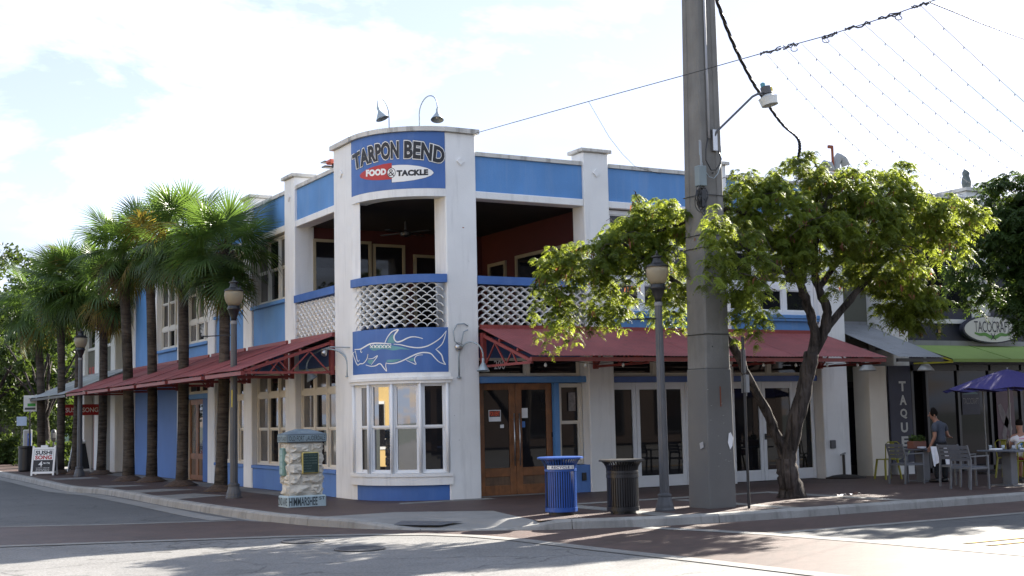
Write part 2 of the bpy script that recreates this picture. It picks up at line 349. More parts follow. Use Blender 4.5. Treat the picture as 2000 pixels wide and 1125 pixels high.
def obj(name, src, mat, parent=None, smooth=False, bevel=0.0, kind=None, label=None):
    me = src.mesh(name, smooth) if isinstance(src, MB) else src
    if bevel: bevel_mesh(me, bevel)
    if mat is not None and not me.materials: me.materials.append(mat)
    o = bpy.data.objects.new(name, me); COL.objects.link(o)
    if parent is not None:
        o.parent = parent
        # meshes are written in world coordinates unless the parent stands elsewhere
    return setp(o, label=label, kind=kind)
def solo(name, src, mat, label, cat, loc=None, group=None, smooth=False, bevel=0.0, kind=None):
    o = obj(name, src, mat, None, smooth, bevel, kind); setp(o, label, cat, group)
    if loc is not None: o.location = loc
    return o
def copy_tree(o, parent=None):
    c = o.copy(); COL.objects.link(c)
    if parent is not None: c.parent = parent
    for ch in list(o.children): copy_tree(ch, c)
    return c
def smooth_angle(o, deg=40):
    me = o.data
    for p in me.polygons: p.use_smooth = True
    try: me.set_sharp_from_angle(angle=math.radians(deg))
    except Exception: pass
_txt = {}
def text2d(body, offset=0.0, spacing=1.0):
    """flat outline of a word as (verts, faces, width, height), height of capitals about 0.7"""
    k = (body, offset, spacing)
    if k in _txt: return _txt[k]
    cu = bpy.data.curves.new('t', 'FONT'); cu.body = body; cu.offset = offset; cu.space_character = spacing
    cu.resolution_u = 3; cu.size = 1.0
    o = bpy.data.objects.new('t', cu); COL.objects.link(o)
    dg = bpy.context.evaluated_depsgraph_get()
    me = bpy.data.meshes.new_from_object(o.evaluated_get(dg))
    vs = [(v.co.x, v.co.y) for v in me.vertices]; fs = [tuple(p.vertices) for p in me.polygons]
    bpy.data.objects.remove(o); bpy.data.curves.remove(cu); bpy.data.meshes.remove(me)
    xs = [v[0] for v in vs] or [0]; ys = [v[1] for v in vs] or [0]
    r = (vs, fs, min(xs), max(xs), min(ys), max(ys)); _txt[k] = r
    return r
def letters(mb, body, fn, offset=0.0, spacing=1.0, ref=None):
    """word mapped into the unit square (ref: bounds of the undilated word) and then by fn(a, b) to 3-D"""
    vs, fs, x0, x1, y0, y1 = text2d(body, offset, spacing)
    if ref is None: ref = (x0, x1, y0, y1)
    mb.add([fn((x-ref[0])/(ref[1]-ref[0]), (y-ref[2])/(ref[3]-ref[2])) for x, y in vs], fs)
    return mb
def tref(body, offset=0.0, spacing=1.0): return text2d(body, offset, spacing)[2:]
def stroke(mb, pts, w, fn):
    """brush stroke of width w (tapering to both ends) along 2-D pts, mapped by fn"""
    n = len(pts); P = [Vector(p) for p in pts]
    # resample with Catmull-Rom
    R = []
    for i in range(n-1):
        p0, p1, p2, p3 = P[max(i-1,0)], P[i], P[i+1], P[min(i+2,n-1)]
        for k in range(4):
            t = k/4
            R.append(0.5*((2*p1)+(p2-p0)*t+(2*p0-5*p1+4*p2-p3)*t*t+(3*p1-p0-3*p2+p3)*t**3))
    R.append(P[-1]); m = len(R); vs = []
    for i, p in enumerate(R):
        t = R[min(i+1,m-1)]-R[max(i-1,0)]; t = t.normalized() if t.length > 0 else Vector((1,0))
        nrm = Vector((-t.y, t.x)); e = i/(m-1)
        ww = w*(0.35+0.65*math.sin(math.pi*min(max(e,0.04),0.96))**0.6)/2
        vs += [fn(*(p+nrm*ww)), fn(*(p-nrm*ww))]
    mb.add(vs, [(2*i,2*i+1,2*i+3,2*i+2) for i in range(m-1)])
# facade frames
def PR(u, o, z): return (u, -o, z)
def PL(u, o, z): return (-o, u, z)
_A, _B = Vector((0.0, 1.73)), Vector((1.38, 0.0)); _sag = 0.42
_ch = (_B-_A).length; _Rad = _ch**2/(8*_sag)+_sag/2
_n = Vector((-(_B-_A).y, (_B-_A).x)).normalized()
if _n.dot(Vector((-1,-1))) < 0: _n = -_n
_cen = (_A+_B)/2 + _n*(_sag-_Rad)
_a0 = math.atan2(*( (_A-_cen).yx )); _a1 = math.atan2(*((_B-_cen).yx))
if _a0 < 0: _a0 += 2*math.pi
if _a1 < 0: _a1 += 2*math.pi
def PC(t, o, z):
    a = _a0+(_a1-_a0)*t
    return (_cen.x+(_Rad+o)*math.cos(a), _cen.y+(_Rad+o)*math.sin(a), z)

def onC(px, py, o=0.0):
    """where a sight line of the photograph meets the rounded bay wall (offset o outward)"""
    d = ray(px, py); dx, dy = d[0], d[1]; ox, oy = CAMP[0]-_cen.x, CAMP[1]-_cen.y
    a = dx*dx+dy*dy; b = 2*(ox*dx+oy*dy); c = ox*ox+oy*oy-(_Rad+o)**2; disc = b*b-4*a*c
    if disc < 0: disc = 0.0
    t = (-b-math.sqrt(disc))/(2*a); p = CAMP+d*t
    return (p[0], p[1], p[2])
# ---------------------------------------------------------------- ground, road, pavement
RZ = -0.14
ground = obj('ground', MB().quad((-400,-400,RZ-0.02),(400,-400,RZ-0.02),(400,600,RZ-0.02),(-400,600,RZ-0.02)), road_mat('far_ground', (0.12,0.13,0.11)), kind='structure')
# carriageways (one sheet each), the brick crossings and their concrete edge bands above them
road = obj('road', MB().quad((-60,-60,RZ),(60,-60,RZ),(60,-6.6,RZ),(-60,-6.6,RZ)).quad((-60,-6.6,RZ),(-0.0,-6.6,RZ),(-2.9,-2.6,RZ),(-60,-2.6,RZ)), ROAD, kind='structure')
side_road = obj('side_road', MB().quad((-12,-2.6,RZ+0.002),(-3.0,-2.6,RZ+0.002),(-3.0,90,RZ+0.002),(-12,90,RZ+0.002)), ROADB, kind='structure')
def sheet(name, pts, z, mat, kind='structure'):
    return obj(name, MB().quad(*[(x,y,z) for x,y in pts]), mat, kind=kind)
def path_band(mb, pts, w, z):
    P = [Vector(p) for p in pts]; vs = []
    for i, p in enumerate(P):
        t = (P[min(i+1,len(P)-1)]-P[max(i-1,0)]).normalized(); nn = Vector((-t.y,t.x))*w/2
        vs += [(*(p+nn),z),(*(p-nn),z)]
    mb.add(vs, [(2*i,2*i+1,2*i+3,2*i+2) for i in range(len(P)-1)])
    return mb
b2 = [(-12.0,-1.05),(-7.59,-2.66),(-6.18,-3.2),(-3.71,-4.15),(-2.57,-4.75),(-1.75,-5.45),(-1.35,-6.2),(-1.15,-7.1),(-0.98,-9.3),(-0.80,-11.0),(-0.62,-13.5),(-0.45,-17.0)]
b1 = [(-12.0,4.2),(-7.01,1.46),(-5.41,0.55),(-3.2,-0.35)]
b3 = [(1.35,-6.8),(1.75,-7.9),(2.05,-9.0),(2.31,-10.8),(2.5,-13.2),(2.7,-17.0)]
# crossing over the side road
cw = b1 + [(-2.75,-1.2),(-2.5,-2.5),(-2.2,-3.6),(-1.65,-4.5),(-1.05,-5.25),(-0.1,-5.95),(1.0,-6.42),(1.35,-6.6)] + b3[1:] + list(reversed(b2))
bm = bmesh.new(); f = bm.faces.new([bm.verts.new((x,y,RZ+0.006)) for x,y in cw]); bmesh.ops.triangulate(bm, faces=[f])
me = bpy.data.meshes.new('crossing'); bm.to_mesh(me); bm.free()
obj('brick_crossing', me, BRICKR, kind='structure')
sheet('brick_gutter', [(1.62,-6.6),(40,-6.6),(40,-8.85),(2.1,-8.85)], RZ+0.004, BRICKR)
sheet('far_lane', [(2.2,-8.9),(40,-8.85),(40,-12.4),(2.5,-12.4)], RZ+0.003, ROADB)
obj('crossing_edge_band', path_band(MB(), b2, 0.28, RZ+0.010), BAND, kind='structure')
obj('crossing_edge_band', path_band(MB(), b1, 0.2, RZ+0.010), BAND, kind='structure')
obj('crossing_edge_band', path_band(MB(), b3, 0.3, RZ+0.012), BAND, kind='structure')
obj('gutter_edge_band', path_band(MB(), [(2.15,-8.9),(40,-8.85)], 0.22, RZ+0.009), BAND, kind='structure')
obj('gutter_strip', path_band(MB(), [(-3.42,60),(-3.6,22),(-3.78,14.2),(-3.6,12.6),(-3.36,11),(-3.36,6),(-3.42,1.6),(-3.35,0.0)], 0.42, RZ+0.008), CONC, kind='structure')
YELLOW = mk('yellow_road_paint', (0.50,0.29,0.04), 0.8, 0.25, 6.0, stain=((0.15,0.14,0.12),0.7,0.5))
for yy in (-11.68,-12.05):
    obj('yellow_lane_line', path_band(MB(), [(3.05,yy),(40,yy)], 0.12, RZ+0.014), YELLOW, kind='structure')
IRON = mk('cast_iron', (0.085,0.087,0.095), 0.6, 0.25, 14, 0.5, 30)
for cxy, r in (((-3.69,-5.15),0.33),((-3.48,-6.82),0.36)):
    m_ = MB(); m_.lathe([(r,0.0),(r,0.012),(r-0.03,0.016),(r-0.035,0.008),(0.02,0.010)], 28, (cxy[0],cxy[1],RZ+0.008))
    for a in range(-3,4): m_.box(cxy[0]-math.sqrt(max(0,(r-0.06)**2-(a*0.08)**2)), cxy[0]+math.sqrt(max(0,(r-0.06)**2-(a*0.08)**2)), cxy[1]+a*0.08-0.012, cxy[1]+a*0.08+0.012, RZ+0.016, RZ+0.021)
    solo('manhole_cover', m_, IRON, 'round dark iron manhole cover in the road, '+('nearer the kerb ramp' if r < 0.35 else 'farther from the kerb, nearer the viewer'), 'manhole cover', group='manhole covers in the crossing')
# kerb line, back to front then along the right-hand street
kp = [(-3.15,60),(-3.2,30),(-3.3,22),(-3.42,17),(-3.5,14.2),(-3.42,13.0),(-3.2,12.2),(-3.05,11.4),(-3.0,8.9),(-3.05,6.9),(-3.06,5),(-3.02,2.8),(-2.93,0.9),(-2.82,-1.0),(-2.58,-2.5),(-2.22,-3.55),(-1.68,-4.5),(-1.05,-5.25),(-0.1,-5.98),(1.0,-6.45),(1.9,-6.72),(2.8,-6.86),(3.8,-6.95),(5,-6.98),(7,-6.98),(9,-6.98),(11,-6.98),(14,-6.98),(18,-6.98),(26,-6.98)]
def resample(pts, step):
    P = [Vector(p) for p in pts]; out = [P[0]]; acc = 0
    for a, b in zip(P, P[1:]):
        L = (b-a).length; d = step-acc
        while d <= L: out.append(a+(b-a)*(d/L)); d += step
        acc = (acc+L) % step
    return out
kd = resample(kp, 0.25)
def ktop(p):
    # dropped kerb at the ramp between (-2.1,-3.7) and (0.1,-5.9)
    s = (p.x+1.05)/1.25
    d = max(0.0, 1-max(0.0, abs(s)-0.45)/0.55) if (-2.6 < p.x < 0.5 and p.y < -2.8) else 0.0
    return 0.012 - 0.125*d
kerb = thing('kerb', None, None, (0,0,0), kind='structure')
def kerb_run(pts, step_n):
    i = 0
    while i < len(pts)-2:
        seg = pts[i:i+step_n+1]; mb = MB(); vs = []
        if len(seg) < 2: break
        for k, p in enumerate(seg):
            gi = i+k
            t = (pts[min(gi+1,len(pts)-1)]-pts[max(gi-1,0)]).normalized(); nn = Vector((-t.y,t.x))
            q = p - t*(0.006 if k == len(seg)-1 else 0) + t*(0.006 if k == 0 else 0)
            zt = ktop(p)
            jit = 0.004*math.sin(gi*1.7)
            for o, z in ((-0.02,RZ-0.02),(0.0+jit,zt-0.035),(0.03+jit,zt-0.004),(0.06,zt),(0.19,zt),(0.19,RZ-0.02)):
                w = q + nn*o; vs.append((w.x,w.y,max(z,RZ-0.02)))
        n = len(seg)
        fs = [tuple(range(5,-1,-1)), tuple(range(6*(n-1),6*n))] + [(6*k+j,6*k+(j+1)%6,6*(k+1)+(j+1)%6,6*(k+1)+j) for k in range(n-1) for j in range(6)]
        mb.add(vs, fs); obj('kerb_stone', mb, KERB, kerb, bevel=0)
        i += step_n
kerb_run(kd, 10)
# pavement: one sheet of brick up to the kerb, cut round the ramp
left_edge = [(-3.1,60),(-3.05,30),(-3.15,22),(-3.26,17),(-3.34,14.2),(-3.27,13.0),(-3.06,12.2),(-2.9,11.4),(-2.85,8.9),(-2.9,6.9),(-2.9,5),(-2.86,2.8),(-2.77,0.9),(-2.66,-0.95),(-2.44,-2.4)]
right_edge = [(-0.02,-5.86),(1.05,-6.3),(1.95,-6.56),(2.85,-6.7),(3.85,-6.79),(5,-6.82),(26,-6.82)]
pav = left_edge + [(-0.88,-2.34),(0.52,-3.36),(0.26,-4.51)] + right_edge + [(26,2.5),(12.5,2.5),(6,1.2),(0.6,1.2),(1.2,60)]
bm = bmesh.new(); f = bm.faces.new([bm.verts.new((x,y,0)) for x,y in pav]); bmesh.ops.triangulate(bm, faces=[f])
me = bpy.data.meshes.new('pavement'); bm.to_mesh(me); bm.free()
obj('pavement', me, BRICK, kind='structure')
mb = MB(); rv = [(-0.88,-2.34,0),(0.52,-3.36,0),(0.26,-4.51,0)]
kk = [(i,p) for i,p in enumerate(kd) if p.y < -2.2 and p.x < 0.25 and p.y > -6.2]
for i,p in reversed(kk):
    t = (kd[i+1]-kd[i-1]).normalized(); w = p+Vector((-t.y,t.x))*0.12; rv.append((w.x,w.y,min(0.0,ktop(p)-0.003)))
rv.append((-1.0,-3.5,-0.02)); nr = len(rv)-1
mb.add(rv, [(nr,i,(i+1)%nr) for i in range(nr)])
obj('kerb_ramp', mb, CONC, kind='structure')
obj('gutter_fill', MB().quad((-3.6,-4,RZ-0.001),(4,-8,RZ-0.001),(4,1,RZ-0.001),(-3.6,14,RZ-0.001)), CONC, kind='structure')
pad = MB()
def rampz(x,y): return -0.02-0.085*max(0,min(1,((-(x+1.0)*0.75-(y+3.5)*0.66)/1.35)))+0.012
c4 = [(-2.0,-4.78+0.75),(-1.52,-4.1),(-0.87,-4.68),(-1.38,-5.3+0.35)]
c4 = [(-1.92,-3.95),(-1.42,-3.75),(-0.72,-4.62),(-1.2,-4.75)]
pad.quad(*[(x,y,rampz(x,y)) for x,y in c4])
obj('ramp_warning_pad', pad, IRON, kind='structure')
for q in ([(-2.85,6.85),(-1.87,7.0),(-1.53,5.44),(-2.85,5.02)], [(-2.82,9.93),(-1.9,9.97),(-1.24,8.8),(-2.82,8.48)], [(-2.82,13.4),(-2.01,12.9),(-1.6,12.2),(-2.82,11.95)],
          [(-2.9,20),(-1.6,20),(-1.6,18.6),(-2.9,18.6)], [(-0.9,60),(0.02,60),(-0.1,3.2),(-0.75,3.4)], [(6.95,-6.8),(7.3,-6.8),(7.3,-3.2),(6.95,-3.2)], [(4.35,-6.8),(4.7,-6.8),(4.7,-3.5),(4.35,-3.5)], [(2.4,-3.2),(7.3,-3.2),(7.3,-2.85),(2.4,-2.85)], [(1.9,-6.55),(2.35,-6.6),(2.35,-3.0),(1.9,-3.0)],[(0.2,-0.12),(2.2,-0.12),(2.2,-0.5),(0.0,-0.5)]):
    sheet('pavement_band', q, 0.004, BAND)
# mulch rings at the palm feet are built with the palms

# ---------------------------------------------------------------- the corner restaurant
B = thing('restaurant_building', 'two storey white and blue corner restaurant with a rounded balcony tower', 'building', (0,0,0))
def window(P, u0, u1, z0, z1, o, cols=2, rows=(1.0,), glass=GLASS, fr=FRAME, stile=0.055, mull=0.07, parent=None, sash=True, n=1, depth=0.10, label=None, ul=1.0):
    """framed window: window > frame, pane; each light has its own pane, double-hung lights a meeting rail"""
    parent = parent or B
    zst, zmu = stile, mull; stile *= ul; mull *= ul
    f_ = MB(); w = u1-u0; sg = 1 if u1 > u0 else -1
    f_.pbox(P,u0,u1,o-depth,o,z0,z0+zst,n); f_.pbox(P,u0,u1,o-depth,o,z1-zst,z1,n)
    f_.pbox(P,u0,u0+stile*sg,o-depth,o-0.001,z0+zst,z1-zst); f_.pbox(P,u1-stile*sg,u1,o-depth,o-0.001,z0+zst,z1-zst)
    wd = obj('window', f_, fr, parent, label=label)
    iu0, iu1 = u0+stile*sg, u1-stile*sg; iz0, iz1 = z0+zst, z1-zst
    cw_ = (iu1-iu0)/cols; tot = sum(rows); zc = iz0
    mm = MB()
    for k in range(1,cols): mm.pbox(P, iu0+cw_*k-mull/2*sg, iu0+cw_*k+mull/2*sg, o-depth, o-0.004, iz0, iz1)
    for ri, rr in enumerate(rows):
        zt = zc+(iz1-iz0)*rr/tot
        if ri < len(rows)-1: mm.pbox(P, iu0, iu1, o-depth, o-0.008, zt-zmu*0.6, zt+zmu*0.6, n)
        za = zc+(zmu*0.6 if ri else 0); zb = zt-(zmu*0.6 if ri < len(rows)-1 else 0)
        for k in range(cols):
            a = iu0+cw_*k+(mull/2*sg if k else 0); b = iu0+cw_*(k+1)-(mull/2*sg if k < cols-1 else 0)
            g_ = glass[(ri*cols+k) % len(glass)] if isinstance(glass,(list,tuple)) else glass
            big = (zb-za) > 1.0 and sash
            zm = (za+zb)/2+0.02
            s_ = 0.034
            fm = MB()
            spans = [(za,zm,o-0.05),(zm,zb,o-0.025)] if big else [(za,zb,o-0.03)]
            for p0,p1,oo in spans:
                fm.pbox(P,a,b,oo-0.04,oo,p0,p0+s_*1.3,n); fm.pbox(P,a,b,oo-0.04,oo,p1-s_*0.8,p1,n)
                fm.pbox(P,a,a+s_*ul*sg,oo-0.04,oo-0.001,p0+s_*1.3,p1-s_*0.8); fm.pbox(P,b-s_*ul*sg,b,oo-0.04,oo-0.001,p0+s_*1.3,p1-s_*0.8)
                obj('pane', MB().pbox(P,a+s_*ul*sg*0.9,b-s_*ul*sg*0.9,oo-0.03,oo-0.024,p0+s_,p1-s_*0.5,n), g_, wd)
            obj('sash', fm, fr, wd)
        zc = zt
    if mm.v: obj('mullion', mm, fr, wd)
    return wd
# --- pillars with caps and the raised diamond
def pillar(P, u0, u1, ztop, dep=0.5, cap=True, o=0.0, diamond=True, d2=1.0):
    p = obj('pillar', MB().pbox(P,u0,u1,o-dep,o,-0.02,ztop), WHITE, B, bevel=0.018)
    if cap: obj('cap', MB().pbox(P,u0-0.07,u1+0.07,o-dep-0.06,o+0.07,ztop+0.002,ztop+0.085), COPING, p, bevel=0.012)
    if diamond:
        c = (u0+u1)/2; z = 7.0; s = 0.10
        m_ = MB(); q = [(c,z-s),(c+s,z),(c,z+s),(c-s,z)]
        m_.add([P(a,o+0.001,b) for a,b in q]+[P(a+(c-a)*0.12,o+0.03,b+(z-b)*0.12) for a,b in q], [(4,5,6,7)]+[(i,(i+1)%4,4+(i+1)%4,4+i) for i in range(4)])
        obj('diamond_ornament', m_, WHITE, p)
    return p
RP = [(4.80,5.46),(8.14,8.81),(11.53,12.36)]
LP = [(5.27,5.95),(8.47,9.15),(11.70,12.36),(14.9,15.56),(18.05,18.72),(21.0,21.74)]
for a,b in RP: pillar(PR,a,b,7.46)
for a,b in LP: pillar(PL,a,b,7.46)
pillar(PR,1.38,2.10,7.60,cap=False,dep=0.55,diamond=True)
# left tower column: five-sided, turned face to the bay
_j = onC(704,460,-0.06)
lc = obj('pillar', MB().prism([(0,1.75),(0,2.75),(0.5,2.75),(_j[0]+0.12,_j[1]+0.45),(_j[0],_j[1])], -0.02, 7.60), WHITE, B, bevel=0.018)
m_ = MB(); q = [(2.3,6.9),(2.4,7.0),(2.3,7.1),(2.2,7.0)]
m_.add([PL(a,0.001,b) for a,b in q]+[PL(a+(2.3-a)*0.12,0.03,b+(7-b)*0.12) for a,b in q], [(4,5,6,7)]+[(i,(i+1)%4,4+(i+1)%4,4+i) for i in range(4)])
obj('diamond_ornament', m_, WHITE, lc)
# tower coping, sign wall, white beam, rail, mural wall, base
NC = 18
tw = obj('tower_parapet', MB().pbox(PC,0.0,1.0,-0.24,-0.012,6.40,7.60,NC), BLUED, B)
m_ = MB().pbox(PC,0.0,1.0,-0.3,0.06,7.602,7.70,NC)
m_.box(1.36,2.17,-0.07,0.62,7.603,7.701); m_.prism([(-0.07,1.70),(-0.07,2.82),(0.57,2.82),(0.57,1.78)],7.603,7.702)
obj('tower_coping', m_, COPING, B)
obj('tower_beam', MB().pbox(PC,-0.005,1.005,-0.34,0.0,6.235,6.398,NC), WHITE, B)
obj('tower_rail', MB().pbox(PC,0.005,0.995,-0.16,0.05,4.44,4.61,NC), BLUED, B)
obj('tower_slab', MB().pbox(PC,0.0,1.0,-0.5,-0.03,2.595,3.50,NC), BLUED, B)
m_ = MB().pbox(PC,-0.05,1.02,-0.3,0.02,2.50,2.594,NC); m_.pbox(PC,-0.06,1.03,-0.3,0.075,2.44,2.498,NC); m_.pbox(PC,-0.05,1.02,-0.3,0.045,2.375,2.438,NC)
obj('bay_cornice', m_, WHITE, B)
m_ = MB().pbox(PC,-0.05,1.02,-0.3,0.055,0.48,0.545,NC); m_.pbox(PC,-0.055,1.025,-0.3,0.035,0.31,0.478,NC)
obj('bay_sill', m_, WHITE, B)
obj('base_panel', MB().pbox(PC,0.0,1.0,-0.3,-0.03,-0.02,0.308,NC), BLUED, B)
# four double-hung lights of the bay between round white posts
edges = [0.01,0.255,0.505,0.755,0.985]
for k in range(4):
    g_ = [GLASSC,GLASSR,GLASSR,GLASS][k]
    window(PC, edges[k]+0.012, edges[k+1]-0.012, 0.55, 2.372, -0.02, 1, (1.0,), g_, FRAMEW, stile=0.028, n=3, depth=0.12, ul=1/2.4)
for e in edges:
    x,y,_z = PC(e,0.0,0); obj('bay_post', MB().lathe([(0.036,0.546),(0.036,2.372)],12,(x,y,0)), FRAMEW, B, smooth=True)
# NB stile widths in the bay are fractions of the arc, so posts stay slender
# --- parapets, beams
def bay_top(P, u0, u1):
    obj('parapet_panel', MB().pbox(P,u0,u1,-0.30,-0.075,6.402,7.155), BLUE, B)
    obj('coping', MB().pbox(P,u0,u1,-0.36,-0.03,7.158,7.245), COPING, B)
    obj('lintel_beam', MB().pbox(P,u0,u1,-0.38,-0.03,6.245,6.400), WHITE, B, bevel=0.012)
Rb = [(2.10,4.80),(5.46,8.14),(8.81,11.53)]
Lb = [(2.75,5.27),(5.95,8.47),(9.15,11.70),(12.36,14.9),(15.56,18.05),(18.72,21.0)]
for a,b in Rb: bay_top(PR,a,b)
for a,b in Lb: bay_top(PL,a,b)
# --- balcony room behind bay A / tower / bay 1
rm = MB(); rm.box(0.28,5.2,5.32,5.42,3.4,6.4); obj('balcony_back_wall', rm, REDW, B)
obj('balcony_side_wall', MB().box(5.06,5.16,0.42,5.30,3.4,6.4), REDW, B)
_inn = [PC(t/8,-0.12,0)[:2] for t in range(9)]
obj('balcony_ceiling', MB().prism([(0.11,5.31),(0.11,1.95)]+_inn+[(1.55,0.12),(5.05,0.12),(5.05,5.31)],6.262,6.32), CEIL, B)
obj('balcony_floor', MB().prism([(0.11,5.31),(0.11,1.95)]+_inn+[(1.55,0.12),(5.05,0.12),(5.05,5.31)],3.40,3.48), DARK, B)
for (x0,x1,z0,z1) in ((0.47,1.98,3.5,5.99),(2.02,2.88,3.5,5.94),(3.12,4.0,3.5,5.72)):
    f_ = MB(); t = 0.07; y = 5.30
    f_.box(x0,x1,y-0.05,y+0.01,z1-t,z1); f_.box(x0,x0+t,y-0.05,y+0.01,z0,z1-t); f_.box(x1-t,x1,y-0.05,y+0.01,z0,z1-t)
    w_ = obj('balcony_window', f_, TAN, B); obj('pane', MB().box(x0+t,x1-t,y-0.012,y+0.012,z0,z1-t), GLASS, w_)
for (y0,y1,z1) in ((0.7,3.5,5.55),(4.0,4.9,5.5)):
    f_ = MB(); t = 0.08; x = 5.05
    f_.box(x-0.05,x+0.005,y0,y1,z1-t,z1); f_.box(x-0.05,x+0.005,y0,y0+t,3.5,z1-t); f_.box(x-0.05,x+0.005,y1-t,y1,3.5,z1-t)
    w_ = obj('balcony_window', f_, TAN, B); obj('pane', MB().box(x-0.012,x+0.004,y0+t,y1-t,3.5,z1-t), GLASS, w_)
fan = MB(); fan.tube([(1.95,3.2,6.2),(1.95,3.2,5.95)],0.03); fan.lathe([(0.02,-0.09),(0.12,-0.06),(0.13,0.02),(0.05,0.06)],14,(1.95,3.2,5.92))
fn_ = obj('ceiling_fan', fan, BLACK, B)
for k in range(4):
    a = k*math.pi/2+0.5; c,s = math.cos(a),math.sin(a)
    obj('blade', MB().prism([(1.95+c*0.15-s*0.05,3.2+s*0.15+c*0.05),(1.95+c*0.15+s*0.05,3.2+s*0.15-c*0.05),(1.95+c*0.7+s*0.07,3.2+s*0.7-c*0.07),(1.95+c*0.7-s*0.07,3.2+s*0.7+c*0.07)],5.92,5.93), BLACK, fn_)
# --- scale-pattern screens of half-round tiles under the rails
def tile_mesh(w, h, d, t=0.016, n=8):
    """one half-round clay tile seen end on: an arch of width w, height h, depth d"""
    mb = MB(); vs = []
    for k in range(n+1):
        a = math.pi*(0.06+0.88*k/n)
        for rr, dd in ((1.0,0.0),(1.0,d),(1-2*t/w,d),(1-2*t/w,0.0)):
            vs.append((w/2*rr*math.cos(a)*1.04, dd, h*rr*math.sin(a)))
    fs = [(0,1,2,3),(4*n+3,4*n+2,4*n+1,4*n)]
    for k in range(n):
        a = 4*k; b = a+4
        for i in range(4): fs.append((a+i,b+i,b+(i+1)%4,a+(i+1)%4))
    mb.add(vs, fs); return mb.mesh('tile', True)
TILEM = mk('white_clay_tile', (0.74,0.74,0.72), 0.75, 0.08, 6.0, 0.1, 40, stain=((0.3,0.29,0.27),0.35,0.56))
def screen(P, u0, u1, z0, z1, pitch, rowh, o, length, tag=''):
    """rows of tiles laid as fish scales; length is metres per unit of u"""
    s_ = obj('scale_screen', MB().pbox(P,u0,u1,o-0.12,o-0.02,z0-0.03,z0), TILEM, B)
    me = tile_mesh(pitch, rowh*1.28, 0.14); me.materials.append(TILEM)
    rows = int(round((z1-z0)/rowh)); n = 0; far = MB()
    base_v = [tuple(v.co) for v in me.vertices]; base_f = [tuple(p.vertices) for p in me.polygons]
    for r in range(rows):
        off = 0.5 if r % 2 else 0.0
        k = 0
        while True:
            c = (k+off)*pitch
            if c > length+1e-6: break
            if c < pitch*0.3 or c > length-pitch*0.3: k += 1; continue
            u = u0+(u1-u0)*(c/length)
            p = Vector(P(u,o,z0+r*rowh)); du = Vector(P(u+1e-3*(1 if u1>u0 else -1),o,0))-Vector(P(u,o,0)); du.z = 0; du.normalize()
            rz = math.atan2(du.y,du.x); k += 1; n += 1
            if tag:            # past the limit: this steeply seen screen is one joined part
                M_ = Matrix.Translation(p) @ Matrix.Rotation(rz,4,'Z'); far.add([tuple(M_ @ Vector(v)) for v in base_v], base_f); continue
            t_ = bpy.data.objects.new('tile', me); COL.objects.link(t_); t_.parent = s_
            t_.location = p; t_.rotation_euler = (0,0,rz)
    if tag: obj('tiles', far, TILEM, s_, smooth=True, kind='stuff')
    return n
_arc = (_Rad)*abs(_a1-_a0)
nt = screen(PC,0.0,1.0,3.52,4.42,0.235,0.082,-0.02,_arc)
nt += screen(PR,2.10,4.80,3.56,4.42,0.235,0.082,-0.04,2.70)
nt += screen(PL,5.27,2.75,3.56,4.42,0.235,0.082,-0.04,2.52,'far')
print('tiles', nt)
obj('rail', MB().pbox(PR,2.10,4.80,-0.25,0.02,4.43,4.60), BLUED, B); obj('rail', MB().pbox(PL,2.75,5.27,-0.25,0.02,4.43,4.60), BLUED, B)
# --- upper windows, sills and blue panels
for i,(a,b) in enumerate(Rb[1:]):
    window(PR,a+0.01,b-0.01,3.95,6.22,-0.16,3,(0.62,1.55),[GLASS,GLASS,GLASS,GLASS,GLASSC,GLASS],FRAMEW,stile=0.09,mull=0.13)
    obj('sill', MB().pbox(PR,a,b,-0.3,0.035,3.86,3.945), BLUE, B, bevel=0.008)
    obj('sill', MB().pbox(PR,a,b,-0.3,0.01,3.80,3.858), BLUE, B)
    obj('spandrel_panel', MB().pbox(PR,a,b,-0.3,-0.06,3.3,3.80), BLUE, B)
for i,(a,b) in enumerate(Lb):
    if i == 0: continue
    if i in (1,2):
        z0 = 4.6
        window(PL,a+0.01,b-0.01,z0,6.22,-0.16,3,(1.0,),[GLASSC,GLASS,GLASSC],FRAME,stile=0.06,mull=0.085)
    elif i in (3,4):
        z0 = 3.98
        window(PL,a+0.01,b-0.01,z0,6.22,-0.16,3,(0.62,1.55),[GLASSC,GLASS,GLASSC,GLASSC,GLASSC,GLASS],FRAME,stile=0.07,mull=0.10)
    else:
        obj('wall', MB().pbox(PL,a,b,-0.3,-0.06,3.3,6.244), BLUE, B); continue
    obj('sill', MB().pbox(PL,a,b,-0.3,0.035,z0-0.09,z0-0.003), BLUE, B, bevel=0.008)
    obj('spandrel_panel', MB().pbox(PL,a,b,-0.3,-0.06,3.3,z0-0.092), BLUE, B)
